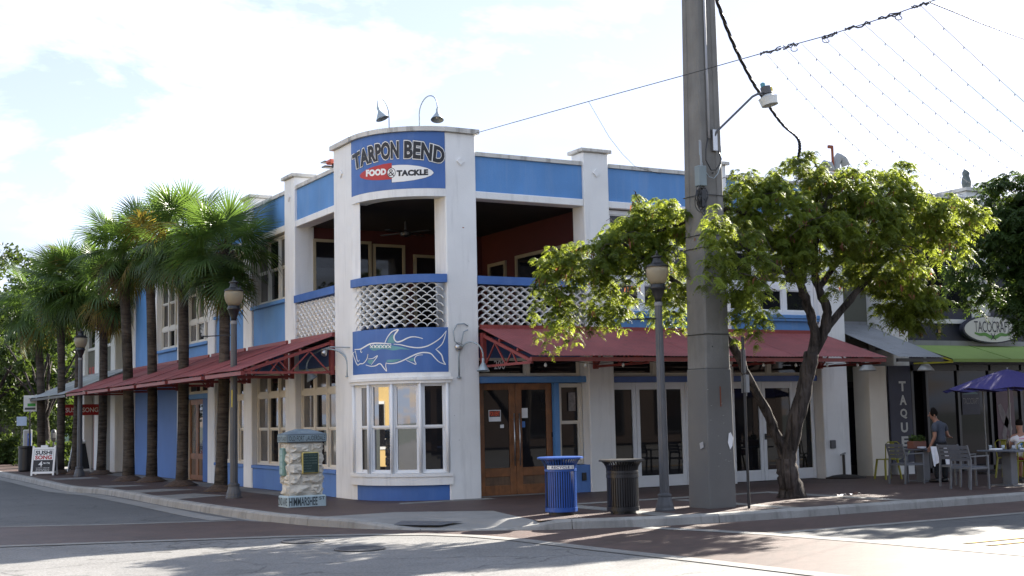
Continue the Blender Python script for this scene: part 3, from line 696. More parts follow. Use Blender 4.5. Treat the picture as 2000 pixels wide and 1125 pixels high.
# --- ground floor, left side
for i,(a,b) in enumerate(Lb):
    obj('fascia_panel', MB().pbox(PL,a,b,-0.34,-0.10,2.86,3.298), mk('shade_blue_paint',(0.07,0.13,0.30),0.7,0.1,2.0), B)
    if i in (0,1,2):
        window(PL,a+0.03,b-0.03,0.58,2.85,-0.14,3,(1.74,0.50),[GLASSC,GLASS,GLASSC,GLASS,GLASSC,GLASS] if i != 1 else [GLASSC,GLASS,GLASSC,GLASSC,GLASS,GLASSC],CREAM,stile=0.05,mull=0.085)
        obj('sill', MB().pbox(PL,a,b,-0.3,0.02,0.50,0.578), BLUEB, B, bevel=0.008)
        obj('base_panel', MB().pbox(PL,a,b,-0.3,-0.03,-0.02,0.498), BLUEB, B)
    elif i == 3:
        obj('wall', MB().pbox(PL,12.36,13.16,-0.3,-0.1,-0.02,2.36), BLUED, B)
        obj('wall', MB().pbox(PL,14.72,14.9,-0.3,-0.1,-0.02,2.36), CREAM, B)
        obj('door_beam', MB().pbox(PL,12.36,14.9,-0.3,0.0,2.362,2.50), BLUE, B)
        window(PL,12.4,14.86,2.502,2.85,-0.16,2,(1.0,),GLASS,CREAM,stile=0.05)
        for s_ in (0,1):
            u0 = 13.17+s_*0.78; u1 = u0+0.765; f_ = MB(); o = -0.16; st = 0.12
            f_.pbox(PL,u0,u0+st,o-0.05,o,0.02,2.355); f_.pbox(PL,u1-st,u1,o-0.05,o,0.02,2.355)
            f_.pbox(PL,u0+st,u1-st,o-0.05,o,0.02,0.16); f_.pbox(PL,u0+st,u1-st,o-0.05,o,0.62,0.78); f_.pbox(PL,u0+st,u1-st,o-0.05,o,2.2,2.355)
            d_ = obj('door', f_, WOOD, B); obj('panel', MB().pbox(PL,u0+st,u1-st,o-0.04,o-0.02,0.16,0.62), WOODW, d_)
            obj('pane', MB().pbox(PL,u0+st,u1-st,o-0.03,o-0.022,0.78,2.2), GLASSC if s_ else GLASS, d_)
    else:
        obj('wall', MB().pbox(PL,a,b,-0.3,-0.05,-0.02,2.86), mk('side_blue_paint',(0.085,0.18,0.43),0.65,0.08,1.2,0.06,60,fine=0.03), B)
# --- ground floor, right side
dr = -0.30
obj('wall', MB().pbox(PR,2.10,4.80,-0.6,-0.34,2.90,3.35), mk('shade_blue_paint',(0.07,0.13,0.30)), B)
for s_ in (0,1):
    u0 = 2.2+s_*0.915; u1 = u0+0.905; f_ = MB(); o = dr; st = 0.15
    f_.pbox(PR,u0,u0+st,o-0.05,o,0.015,2.36); f_.pbox(PR,u1-st,u1,o-0.05,o,0.015,2.36)
    f_.pbox(PR,u0+st,u1-st,o-0.05,o-0.002,0.015,0.22); f_.pbox(PR,u0+st,u1-st,o-0.05,o-0.002,0.40,0.58); f_.pbox(PR,u0+st,u1-st,o-0.05,o-0.002,2.22,2.36)
    d_ = obj('door', f_, WOOD, B, bevel=0.006)
    obj('panel', MB().pbox(PR,u0+st,u1-st,o-0.045,o-0.02,0.22,0.40), WOODW, d_)
    obj('pane', MB().pbox(PR,u0+st,u1-st,o-0.035,o-0.025,0.58,2.22), GLASS, d_)
    ux = u1-0.06 if s_ == 0 else u0+0.06
    h_ = MB().tube([PR(ux,o+0.055,0.62),PR(ux,o+0.055,1.72)],0.014); 
    for zz_ in (0.75,1.6): h_.tube([PR(ux,o-0.01,zz_),PR(ux,o+0.055,zz_)],0.010)
    obj('handle', h_, STEEL, d_, smooth=True)
    obj('hinge', MB().pbox(PR,(u0 if s_==0 else u1-0.03),(u0+0.03 if s_==0 else u1),o+0.001,o+0.008,1.2,1.3), BLACK, d_)
obj('door_beam', MB().pbox(PR,2.10,4.86,-0.42,-0.12,2.365,2.50), BLUE, B, bevel=0.008)
obj('door_post', MB().pbox(PR,4.03,4.16,-0.42,-0.22,0.0,2.363), BLUE, B)
window(PR,2.12,4.78,2.502,2.90,-0.34,2,(1.0,),GLASS,CREAM,stile=0.03,mull=0.10,sash=False)
window(PR,4.17,4.78,0.60,2.35,-0.28,1,(1.0,),GLASS,CREAM,stile=0.06)
obj('base_panel', MB().pbox(PR,4.16,4.86,-0.35,-0.05,-0.02,0.585), BLUEB, B, bevel=0.01)
ob_ = obj('outlet_cover', MB().pbox(PR,4.58,4.68,-0.048,-0.02,0.25,0.42), BLACK, B); 
obj('door_sill', MB().pbox(PR,2.10,4.16,-0.42,-0.2,-0.01,0.012), CONC, B)
for bi,ed in ((0,[5.48,6.23,6.97,7.6,8.12]),(1,[8.83,9.88,10.86,11.51])):
    for u0,u1 in zip(ed,ed[1:]):
        f_ = MB(); o = dr; st = 0.10; a = u0+0.004; b = u1-0.004
        f_.pbox(PR,a,a+st,o-0.05,o,0.015,2.36); f_.pbox(PR,b-st,b,o-0.05,o,0.015,2.36)
        f_.pbox(PR,a+st,b-st,o-0.05,o-0.002,0.015,0.27); f_.pbox(PR,a+st,b-st,o-0.05,o-0.002,2.20,2.36)
        d_ = obj('door', f_, FRAMEW, B, bevel=0.005); obj('pane', MB().pbox(PR,a+st,b-st,o-0.035,o-0.028,0.27,2.20), GLASS, d_)
        if bi == 1 and u0 == 9.88:
            h_ = MB().pbox(PR,a+0.03,a+0.08,o+0.001,o+0.02,0.98,1.12); h_.tube([PR(a+0.055,o+0.02,1.05),PR(a+0.055,o+0.06,1.05),PR(a+0.16,o+0.06,1.05)],0.01)
            obj('handle', h_, BLACK, d_)
    obj('door_beam', MB().pbox(PR,ed[0],ed[-1],-0.42,-0.16,2.362,2.49), mk('beam_blue_paint',(0.08,0.14,0.36),0.6,0.1,2.0), B)
    window(PR,ed[0],ed[-1],2.492,2.90,-0.34,2,(1.0,),GLASS,CREAM,stile=0.04,mull=0.12,sash=False)
    obj('wall', MB().pbox(PR,ed[0],ed[-1],-0.6,-0.34,2.902,3.298), DARK, B)
# --- body behind the facades, roof
core = MB().box(0.62,12.3,5.45,21.7,-0.02,6.9); core.box(5.2,12.3,0.66,5.46,-0.02,6.9); core.box(0.62,5.19,0.66,5.44,-0.02,3.38)
obj('building_core', core, DARK, B)
obj('roof', MB().prism([(0.31,2.6),(1.8,0.31),(12.36,0.31),(12.36,21.7),(0.31,21.7)],6.905,7.02), mk('roof_felt',(0.2,0.2,0.2),0.9), B)
obj('end_wall', MB().box(0.3,12.3,21.72,21.9,0,7.1), WHITE, B)
num = MB(); letters(num,'200',lambda a,b: PR(2.62+0.27*a,-0.318,2.66+0.19*b),0.012); obj('house_number', num, WHITEP, B)
# small marks on the tower wall: nail spots
for (u,z,rr,mt) in ((1.78,5.6,0.02,TERRA),(1.6,1.2,0.008,BLACK),(1.9,4.9,0.006,BLACK),(1.5,1.7,0.007,BLACK)):
    obj('wall_mark', MB().pbox(PR,u-rr,u+rr,0.0,0.003,z-rr*0.5,z+rr*0.5), mt, B)

# ---------------------------------------------------------------- sign, mural
sg_ = obj('sign_panel', MB().pbox(PC,0.0,1.0,-0.010,0.0,6.402,7.598,NC), BLUED); sg_.name = 'restaurant_sign'
setp(sg_, 'curved blue tower sign with arched black letters over a red and white oval badge', 'sign')
def signmap(o):
    # coordinates of the lettering survey: 7.032 units to a photograph pixel
    return lambda px, py: onC(670+px/7.032, 240+py/7.032, o)
bot_ = np.polyfit([125,400,700,850,1100,1390],[660,545,492,484,502,572],4); top_ = np.polyfit([125,400,700,850,1100,1390],[452,305,250,244,268,358],4)
def banner(o, x0, x1):
    sm = signmap(o)
    def fn(a, b):
        x = x0+(x1-x0)*a; yb = np.polyval(bot_,x); yt = np.polyval(top_,x)
        lean = (0.5-b)*(780-x)*0.045
        return sm(x+lean, yb+(yt-yb)*b)
    return fn
for wd_,x0,x1 in (('TARPON',135,765),('BEND',838,1395)):
    rf = tref(wd_,0.03,0.92)
    # outline under outline: black, cream, black
    for off,o,mt,nm in ((0.098,0.003,BLACKP,'letter_outline'),(0.084,0.009,WHITEP,'letter_border'),(0.046,0.015,BLACKP,'lettering')):
        m_ = MB(); letters(m_,wd_,banner(o,x0,x1),off,1.03,tref(wd_,0.046,1.03)); obj(nm, m_, mt, sg_)
def fillmono(mb, pts, f, n=28):
    """fill a lens-like outline in upright strips so that it follows the bend of the wall"""
    xs = [p[0] for p in pts]; x0, x1 = min(xs), max(xs); m = len(pts); rows = []
    for i in range(n+1):
        x = x0+(x1-x0)*(0.0005+0.999*i/n); ys = []
        for k in range(m):
            (ax,ay),(bx,by) = pts[k],pts[(k+1)%m]
            if (ax-x)*(bx-x) < 0: ys.append(ay+(by-ay)*(x-ax)/(bx-ax))
        if len(ys) >= 2: rows.append((x,min(ys),max(ys)))
    vs = []
    for x,a,b in rows: vs += [f(x,a),f(x,b)]
    mb.add(vs,[(2*i,2*i+1,2*i+3,2*i+2) for i in range(len(rows)-1)])
def lure(o, pts):
    m_ = MB(); fillmono(m_, pts, signmap(o)); return m_
def arcpts(cx,cy,rx,ry,a0,a1,n=20): return [(cx+rx*math.cos(math.radians(a0+(a1-a0)*k/n)), cy+ry*math.sin(math.radians(a0+(a1-a0)*k/n))) for k in range(n+1)]
redp = [(668,548),(560,565),(430,598),(320,640),(250,690),(226,725),(240,752),(300,775),(400,786),(500,786),(600,778),(668,772)]
whp = [(670,585),(760,576),(900,577),(1040,592),(1150,618),(1220,650),(1246,685),(1215,720),(1120,755),(980,785),(830,805),(670,818)]
def grow(p, k): 
    c = Vector((sum(x for x,_ in p)/len(p), sum(y for _,y in p)/len(p))); return [tuple(c+(Vector(q)-c)*k) for q in p]
obj('badge_outline', lure(0.0025, grow(whp,1.02)), BLACKP, sg_)
obj('badge', lure(0.004, redp), REDP, sg_); obj('badge', lure(0.0045, whp), WHITEP, sg_)
obj('badge_outline', lure(0.0055, arcpts(663,685,60,70,0,360)[:-1]), BLACKP, sg_); obj('badge', lure(0.0065, arcpts(663,685,52,61,0,360)[:-1]), WHITEP, sg_)
m_ = MB(); letters(m_,'&',lambda a,b: signmap(0.008)(622+84*a,730-92*b),0.0); obj('lettering', m_, BLACKP, sg_)
m_ = MB(); letters(m_,'FOOD',lambda a,b: signmap(0.006)(314+278*a,740-28*a-(96-8*a)*b),0.065,1.05); obj('lettering', m_, WHITEP, sg_)
m_ = MB(); letters(m_,'TACKLE',lambda a,b: signmap(0.006)(735+435*a,734-16*a-(84)*b),0.065,1.05); obj('lettering', m_, BLACKP, sg_)
# mural of a fish on the wall under the balcony
fm_ = obj('fish_mural', MB().pbox(PC,0.0,1.0,-0.025,0.006,2.597,3.512,NC), BLUED); setp(fm_, 'blue panel with a white outlined fish painted under the balcony screen', 'mural')
def fishmap(o):
    return lambda x, y: onC(675+x/9.376, 630+y/9.376, o)
def poly(mb, pts, f): fillmono(mb, pts, f, 16)
tl = MB(); f = fishmap(0.0085)
for p in ([(760,370),(800,270),(870,195),(885,300),(900,380)],[(420,440),(470,500),(520,520),(580,505),(640,485),(750,490),(880,515),(1000,485),(1190,500),(1050,455),(850,420),(600,400)],[(410,685),(520,680),(460,770),(400,725)],[(745,685),(1040,665),(900,728),(742,728)],[(1130,685),(1250,640),(1255,705),(1200,708)]): poly(tl,p,f)
obj('teal_patch', tl, TEAL, fm_)
gl = MB(); stroke(gl,[(405,590),(385,680),(340,735)],12,fishmap(0.010)); obj('green_stroke', gl, mk('olive_green_paint',(0.2,0.25,0.06),0.6), fm_)
ws = MB(); f = fishmap(0.011)
for pts,w in (([(165,492),(265,487),(330,455),(430,398),(500,382),(600,378),(720,383),(835,392)],26),([(170,490),(195,600),(212,690),(235,710),(252,682)],13),([(178,535),(135,560),(160,650),(215,775),(265,755),(320,750),(370,700),(400,640),(408,575)],15),
    ([(287,490),(275,525),(290,550),(304,530)],13),([(415,665),(500,655),(585,605),(540,680),(470,770)],14),([(370,775),(430,795),(500,800),(560,785),(610,755),(650,765),(690,820),(750,890),(735,800),(742,738)],19),
    ([(738,740),(800,752),(900,745),(1000,715),(1100,670),(1200,620),(1300,575),(1400,550),(1500,552),(1570,575),(1640,650),(1720,725),(1835,770)],24),([(1835,770),(1790,700),(1760,600),(1700,530),(1650,490)],24),
    ([(1650,490),(1720,440),(1780,370),(1820,260),(1845,150)],17),([(1845,150),(1760,260),(1660,340),(1530,415),(1420,450),(1300,460),(1150,440),(1000,405),(880,395)],22),
    ([(720,372),(760,280),(830,185),(900,143),(965,130),(905,210),(885,270),(905,330),(950,355),(1030,335),(1130,285),(1220,260),(1320,268),(1415,295)],26),([(1110,690),(1200,730),(1290,765),(1262,690),(1280,625),(1340,595),(1415,592)],15)):
    stroke(ws,pts,w,f)
for k in range(6):
    x = 445+k*66; stroke(ws,[(x,405),(x+30,440),(x+56,468)],15,f); stroke(ws,[(x+62,405),(x+36,438),(x+8,464)],15,f)
obj('white_outline', ws, WHITEP, fm_)
# ---------------------------------------------------------------- awnings
def corrugated(P, u0, u1, o0, z0, o1, z1, pitch=0.09, amp=0.006, rows=4, sag=0.004):
    """corrugated sheet from (o0,z0) at the wall to (o1,z1) at the eave, ribs running down the slope"""
    mb = MB(); sg = 1 if u1 > u0 else -1; n = int(abs(u1-u0)/pitch*4); vs = []
    L = math.hypot(o1-o0, z1-z0); nx, nz = (z0-z1)/L, (o1-o0)/L
    for th in (0.0, -0.006):
        for r in range(rows+1):
            t = r/rows
            for k in range(n+1):
                u = u0+(u1-u0)*k/n; a = amp*math.sin(2*math.pi*abs(u-u0)/pitch)+th - sag*math.sin(math.pi*t)+0.004*math.sin(u*2.3+r)
                vs.append(P(u, o0+(o1-o0)*t+nx*a, z0+(z1-z0)*t+nz*a))
    m = (rows+1)*(n+1); fs = []
    for r in range(rows):
        for k in range(n):
            i = r*(n+1)+k; fs += [(i,i+1,i+n+2,i+n+1),(m+i,m+i+n+1,m+i+n+2,m+i+1)]
    for k in range(n):
        i = rows*(n+1)+k; fs.append((i,i+1,m+i+1,m+i)); fs.append((k,m+k,m+k+1,k+1))
    for r in range(rows):
        for k in (0,n):
            i = r*(n+1)+k; fs.append((i,m+i,m+i+n+1,i+n+1))
    mb.add(vs, fs); return mb
def truss(P, u, zt=3.38, zb=2.70, out=1.95, w=0.05):
    m_ = MB(); Q = lambda o,z: P(u,o,z)
    m_.bar(Q(0.035,zb-0.05),Q(0.035,zt+0.02),0.09,0.12)
    m_.bar(Q(0.08,zb),Q(out+0.08,zb),w); m_.bar(Q(0.08,zt-0.04),Q(out+0.06,zb+0.03),w,w*1.3)
    m_.bar(Q(0.1,zb),Q(0.55,zt-0.22),0.028); m_.bar(Q(0.55,zt-0.22),Q(1.0,zb),0.028); m_.bar(Q(1.0,zb),Q(1.25,zb+0.26),0.028); m_.bar(Q(1.25,zb+0.26),Q(1.45,zb),0.028)
    return m_
def awning(P, u0, u1, mat, label, name='awning', z0=3.50, z1=2.83, out=2.15, trusses=(), o0=0.03, group=None, sheetw=None, steel=REDM):
    cu = (u0+u1)/2; a_ = thing(name, label, 'awning', (0,0,0), group=group)
    # sheets are lapped side by side, so each length of roofing is its own piece
    edges_ = [u0,u1] if not sheetw else list(np.linspace(u0,u1,max(2,int(round(abs(u1-u0)/sheetw)))+1))
    for i,(a,b) in enumerate(zip(edges_,edges_[1:])):
        obj('roof_sheet', corrugated(P,a,b,o0,z0+0.003*(i%2),out,z1+0.003*(i%2)), mat, a_, smooth=False)
    obj('wall_flashing', MB().pbox(P,u0,u1,-0.03,0.045,z0-0.02,z0+0.075), REDM if steel is REDM else mat, a_)
    obj('eave_rail', MB().pbox(P,u0,u1,out-0.12,out-0.05,z1-0.11,z1-0.03), steel, a_)
    for k,t in enumerate((0.35,0.7)):
        oo = o0+(out-o0)*t; zz_ = z0+(z1-z0)*t; obj('purlin', MB().pbox(P,u0+0.02*(1 if u1>u0 else -1),u1-0.02*(1 if u1>u0 else -1),oo-0.03,oo+0.03,zz_-0.09,zz_-0.03), steel, a_)
    for u in trusses: obj('truss', truss(P,u), steel, a_)
    return a_
awning(PR,2.13,11.56,REDS,'long red corrugated metal awning over the glass doors of the right facade',trusses=(2.18,4.95,8.3,11.45),sheetw=1.35)
LA = [(2.80,5.42),(5.72,8.62),(8.92,11.86),(12.16,15.05),(15.36,18.2),(18.5,21.6)]
who = ['red awning section nearest the tower, with the open truss end above the bent lamp','second red awning section from the tower, behind the near street lamp','third red awning section from the tower, crossed by the front palm trunk','fourth red awning section, above the wooden side door','fifth red awning section, above the plain blue wall between palms','last red awning section, at the far end beside the grey tin roof']
for (a,b),w_ in zip(LA,who):
    awning(PL,a,b,REDS,w_,z0=3.50,z1=2.76,trusses=(a+0.05,b-0.05),group='red awnings along the side street',sheetw=1.0)
# wall hooks under the awnings
# ---------------------------------------------------------------- gooseneck lamps
def goose(name_loc, mount, top, shade, label, tilt=(0,0), arm2=None, group='gooseneck wall lamps', r=0.018):
    """lamp: bent pipe from mount over top to shade; coordinates in metres of the place"""
    base = Vector(mount); t_ = thing('gooseneck_lamp', label, 'lamp', base, group=group)
    m = Vector(mount)-base; tp = Vector(top)-base; s = Vector(shade)-base
    pts = []
    up1 = Vector((m.x,m.y,tp.z-abs((tp-m).xy.length)*0.9)) if tp.z > m.z else m
    ctrl = [m, m+(Vector((m.x,m.y,tp.z))-m)*0.62, None]
    # half-ellipse from above the mount to above the shade
    c = (Vector((m.x,m.y,0))+Vector((s.x,s.y,0)))/2; ax = (Vector((s.x,s.y,0))-Vector((m.x,m.y,0)))/2
    zb = max(m.z, s.z) + 0.04; H = tp.z-zb
    pts = [m] + [c - ax*math.cos(math.pi*k/14) + Vector((0,0,zb+H*math.sin(math.pi*k/14))) for k in range(15)] + [s]
    obj('arm', MB().tube(pts, r, 8), GALV, t_, smooth=True)
    tx, ty = tilt; M = Matrix.Translation(s) @ Euler((tx,ty,0)).to_matrix().to_4x4()
    sh = MB(); sh.lathe([(0.022,0.0),(0.030,-0.008),(0.030,-0.09),(0.040,-0.11),(0.055,-0.135),(0.125,-0.25),(0.135,-0.268),(0.125,-0.26),(0.05,-0.14),(0.02,-0.10)],20)
    sh.v = [tuple(M @ Vector(p)) for p in sh.v]; o_ = obj('shade', sh, GALV, t_, smooth=True); smooth_angle(o_,50)
    bl = MB(); bl.lathe([(0.015,-0.12),(0.035,-0.165),(0.038,-0.20),(0.02,-0.235)],12); bl.v = [tuple(M @ Vector(p)) for p in bl.v]; obj('bulb', bl, PAPER, t_, smooth=True)
    fl = MB().lathe([(0.05,0),(0.05,0.02),(0.02,0.03)],12,tuple(m-Vector((0,0,0.012)))); obj('flange', fl, GALV, t_)
    return t_
goose('',(0.40,0.62,7.70),(0.05,0.3,8.20),(-0.20,-0.16,7.93),'bent roof lamp over the left half of the tower sign',tilt=(math.radians(-14),math.radians(-16)),r=0.013,group='bent lamps on top of the tower')
goose('',(1.02,0.45,7.70),(1.1,0.2,8.33),(1.05,-0.35,7.98),'bent roof lamp over the right half of the tower sign',tilt=(math.radians(-16),math.radians(10)),r=0.013,group='bent lamps on top of the tower')
goose('',(1.62,0.0,2.48),(1.8,-0.25,3.2),(2.0,-0.36,2.86),'bent lamp with a galvanised shade on the tower right of the fish mural',tilt=(math.radians(-6),math.radians(4)))
goose('',(0.0,2.05,2.58),(-0.5,2.6,3.2),(-0.42,3.38,2.80),'bent lamp with a galvanised shade under the first side awning',tilt=(math.radians(-12),math.radians(-26)))
for (x,lab) in ((12.75,'white cone lamp hanging in the recess between the two restaurants'),(14.75,'white cone lamp under the green awning')):
    t_ = thing('cone_lamp',lab,'lamp',(x,-0.3,2.82),group='cone lamps under the awnings')
    sh = MB().lathe([(0.03,0.1),(0.04,0.0),(0.06,-0.03),(0.2,-0.2),(0.215,-0.24),(0.19,-0.22),(0.05,-0.05)],18); obj('shade', sh, mk('pale_enamel',(0.5,0.52,0.52),0.5), t_, smooth=True)
    obj('stem', MB().tube([(0,0,0.08),(0,0,0.3),(0,0.28,0.34)],0.012), GALV, t_)
# conduit spiral and floodlight beside the right lamp
t_ = thing('flood_light','round metal floodlight with looped conduit on the tower corner','lamp',(1.62,-0.02,3.12))
pts = [(0.22,0.0,0.42),(0.12,-0.02,0.47),(-0.05,-0.03,0.45),(-0.14,-0.03,0.3),(-0.11,-0.03,0.1),(0.0,-0.04,0.02)]
obj('conduit', MB().tube(pts,0.012), GALV, t_, smooth=True)
obj('conduit', MB().tube([(0.2,-0.03,0.34),(0.1,-0.04,0.3),(0.05,-0.05,0.15),(0.02,-0.06,0.03)],0.012), GALV, t_, smooth=True)
hd = MB().lathe([(0.02,0.05),(0.07,0.03),(0.09,0.0),(0.09,-0.06),(0.05,-0.09)],14); hd.v = [tuple(Euler((math.radians(70),0,0)).to_matrix() @ Vector(p)) for p in hd.v]; obj('head', hd, STEEL, t_, smooth=True)
# small spot on the left awning
t_ = thing('flood_light','small round spot lamp on the pipe under the left awning end','lamp',(-0.25,2.72,3.13))
hd = MB().lathe([(0.02,0.09),(0.05,0.05),(0.07,-0.05),(0.06,-0.07)],12); hd.v = [tuple(Euler((math.radians(-20),math.radians(35),0)).to_matrix() @ Vector(p)) for p in hd.v]; obj('head', hd, STEEL, t_, smooth=True)
obj('conduit', MB().tube([(0,0,0.08),(0.02,-0.3,0.1),(0.23,-0.85,0.06)],0.012), GALV, t_)
# roof strobe on the parapet left of the tower
t_ = thing('roof_floodlight','small reddish floodlight on the parapet left of the tower','lamp',(0.08,2.95,7.25))
hd = MB().prism([(-0.12,-0.1),(0.12,-0.1),(0.12,0.18),(-0.12,0.18)],0.10,0.2); obj('head', hd, mk('faded_red_plastic',(0.45,0.1,0.07),0.5), t_, bevel=0.03)
obj('bracket', MB().box(-0.02,0.02,-0.05,0.05,0,0.1).box(-0.14,0.14,0.16,0.36,0.06,0.09).box(-0.14,0.14,0.18,0.42,0.18,0.2), BLACK, t_)

# ---------------------------------------------------------------- street lamps
GLOBE = globe_mat('lamp_globe_glass',(0.50,0.44,0.32))
def street_lamp():
    t_ = thing('street_lamp','x','street lamp',group='globe street lamps along the kerb')
    ba = MB(); ba.lathe([(0.17,0.0),(0.17,0.03),(0.155,0.05),(0.15,0.10),(0.11,0.24),(0.12,0.25),(0.12,0.28),(0.085,0.30)],16); obj('base', ba, CHAR, t_, smooth=False)
    sh = MB(); prof = []
    n = 24; vs = []
    for z,r in ((0.30,0.082),(1.5,0.078),(2.6,0.070),(3.58,0.064)):
        for k in range(n):
            rr = r*(1.0 if k % 2 else 0.93); a = 2*math.pi*k/n; vs.append((rr*math.cos(a),rr*math.sin(a),z))
    sh.add(vs,[(i*n+k,i*n+(k+1)%n,(i+1)*n+(k+1)%n,(i+1)*n+k) for i in range(3) for k in range(n)]+[tuple(range(3*n,4*n))]); obj('post', sh, CHAR, t_)
    obj('collar', MB().lathe([(0.066,3.52),(0.07,3.53),(0.07,3.585),(0.06,3.59)],20), mk('bare_aluminium',(0.2,0.2,0.205),0.5), t_)
    obj('neck', MB().lathe([(0.06,3.585),(0.062,3.66),(0.10,3.74),(0.115,3.80),(0.135,3.82),(0.135,3.85),(0.12,3.87),(0.125,3.90)],20), BLACK, t_, smooth=True)
    obj('globe', MB().lathe([(0.115,3.905),(0.155,3.96),(0.185,4.04),(0.197,4.11),(0.192,4.17),(0.175,4.205)],28), GLOBE, t_, smooth=True)
    cp = obj('cap', MB().lathe([(0.20,4.195),(0.20,4.215),(0.16,4.245),(0.10,4.27),(0.075,4.32),(0.07,4.36),(0.10,4.37),(0.10,4.385),(0.05,4.41),(0.03,4.42)],24), BLACK, t_, smooth=False); smooth_angle(cp,40)
    obj('finial', MB().lathe([(0.012,4.415),(0.03,4.435),(0.012,4.455),(0.018,4.47),(0.004,4.50)],10), BLACK, cp, smooth=True)
    obj('photocell', MB().lathe([(0.02,4.24),(0.02,4.30),(0.012,4.31)],8,(0.13,0.02,0)), BLACK, cp)
    ar = MB().tube([(0,0,3.30),(-0.62,0.08,3.28)],0.011); ar.lathe([(0.001,-0.03),(0.03,0),(0.001,0.03)],10,(-0.63,0.081,3.28)); obj('banner_arm', ar, BLACK, t_)
    return t_
l0 = street_lamp(); l0.location = (2.63,-5.62,0); l0['label'] = 'globe street lamp beside the black litter bin, in front of the tree'; l0.scale = (1,1,0.995)
l1 = copy_tree(l0); l1.location = (-1.76,4.35,0); l1.scale = (1.07,1.07,1.09); l1['label'] = 'globe street lamp left of the stone street marker, with a yellow tag on its post'
obj('yellow_tag', MB().pbox(lambda u,o,z:(u,-o,z),-0.045,-0.015,0.055,0.066,1.83,2.18), mk('yellow_tag_paint',(0.7,0.55,0.04),0.5), l1)
l2 = copy_tree(l0); l2.location = (-1.78,20.9,0); l2.scale = (1.08,1.08,1.09); l2['label'] = 'globe street lamp farther down the side street between the palms'
l3 = copy_tree(l0); l3.location = tuple(gpt(-1,905)); l3.location = (-3.4,62,0); l3.scale=(1.1,1.1,1.12); l3['label'] = 'most distant globe street lamp, cut by the left edge of the picture'
for l in (l1,l2,l3): l.rotation_euler.z = math.radians(-20)

# ---------------------------------------------------------------- concrete utility pole
px, py = 3.745,-5.50
t_ = thing('utility_pole','square concrete utility pole, painted grey at the foot','utility pole',(px,py,0))
LEAN = 0.010    # the pole stands a little out of plumb
def sq(z,h): return [(x+LEAN*z,y,z) for x,y in ((-h,-h),(h,-h),(h,h),(-h,h))]
lo = MB(); hw = lambda z: 0.292-0.0070*z
lo.add(sq(-0.02,hw(0)+0.006)+sq(2.42,hw(2.42)+0.006),[(0,1,5,4),(1,2,6,5),(2,3,7,6),(3,0,4,7),(4,5,6,7)]); obj('painted_foot', lo, POLEP, t_, bevel=0.02)
# upper shaft with shallow flutes down each face
def flut(z):
    h = hw(z); g = 0.0 if z < 4.6 else 0.018; a = 0.42
    o = []
    for k in range(4):
        c, s = math.cos(k*math.pi/2), math.sin(k*math.pi/2)
        for (x,y) in ((-h+0.03,-h),(-h*a,-h),(-h*a*0.85,-h+g),(h*a*0.85,-h+g),(h*a,-h),(h-0.03,-h)):
            o.append((x*c-y*s+LEAN*z, x*s+y*c, z))
    return o
up = MB(); zs = [2.425,3.3,4.5,4.75,6,8,10,12.5]; V = []
for z in zs: V += flut(z)
nn_ = 24; up.add(V,[(i*nn_+k,i*nn_+(k+1)%nn_,(i+1)*nn_+(k+1)%nn_,(i+1)*nn_+k) for i in range(len(zs)-1) for k in range(nn_)]+[tuple(range((len(zs)-1)*nn_,len(zs)*nn_))])
obj('shaft', up, POLEC, t_)
def strap(z): 
    h = hw(z)+0.008; return MB().tube([(x+LEAN*z,y,z) for x,y in ((-h,-h),(h,-h),(h,h),(-h,h),(-h,-h))],0.008,6)
for z in (3.02,4.55,4.78,5.5): obj('strap', strap(z), BLACK, t_)
obj('rust_mark', MB().box(0.02,0.04,-0.296,-0.291,1.75,2.10), mk('rust',(0.2,0.06,0.03),0.9), t_)
tp_ = MB(); tp_.add([(0.19,-0.305,1.00),(0.25,-0.300,1.06),(0.265,-0.310,1.20),(0.22,-0.301,1.30),(0.17,-0.308,1.28),(0.15,-0.300,1.12)],[(0,1,2,3,4,5)]); obj('torn_poster', tp_, PAPER, t_)
obj('torn_poster', MB().quad((-0.302,-0.2,1.05),(-0.302,-0.1,1.02),(-0.302,-0.08,1.12),(-0.302,-0.18,1.15)), mk('faded_paper',(0.35,0.35,0.35),0.8), t_)
# conduit, junction box, coiled cable on the pole
h6 = hw(6)
obj('conduit', MB().tube([(0.01,-0.27,6.52),(0.015,-0.26,8),(0.05,-0.235,12.4)],0.022), mk('grey_pvc',(0.3,0.31,0.33),0.5), t_, smooth=True)
jb = obj('junction_box', MB().box(-0.36,-0.19,-0.42,-0.28,5.62,5.98), mk('grey_box_paint',(0.16,0.2,0.21),0.5), t_, bevel=0.01)
obj('conduit', MB().tube([(-0.24,-0.33,5.98),(-0.24,-0.33,6.42),(-0.26,-0.33,6.45)],0.018), mk('grey_pvc',(0.3,0.31,0.33)), jb)
cl_ = MB(); rr_ = random.Random(4)
for k in range(9):
    c = Vector((-0.27+rr_.uniform(-0.05,0.05),-0.36+rr_.uniform(-0.03,0.03),5.35+rr_.uniform(-0.16,0.16))); rx, rz_ = rr_.uniform(0.06,0.11), rr_.uniform(0.12,0.24)
    cl_.tube([c+Vector((rx*math.cos(a),0.03*math.sin(a*2+k),rz_*math.sin(a))) for a in [2*math.pi*i/14 for i in range(15)]],0.008,5,False)
cl_.box(-0.30,-0.20,-0.40,-0.30,5.25,5.55)
obj('cable_coil', cl_, BLACK, t_, kind='stuff')
cb = MB(); cb.tube([(-0.05,-0.31,6.52),(-0.12,-0.33,6.3),(-0.13,-0.33,6.1),(-0.03,-0.34,5.93),(0.08,-0.34,5.94),(0.17,-0.34,6.05),(0.21,-0.34,6.15),(0.16,-0.33,6.3)],0.011); obj('loop_cable', cb, BLACK, t_, smooth=True)
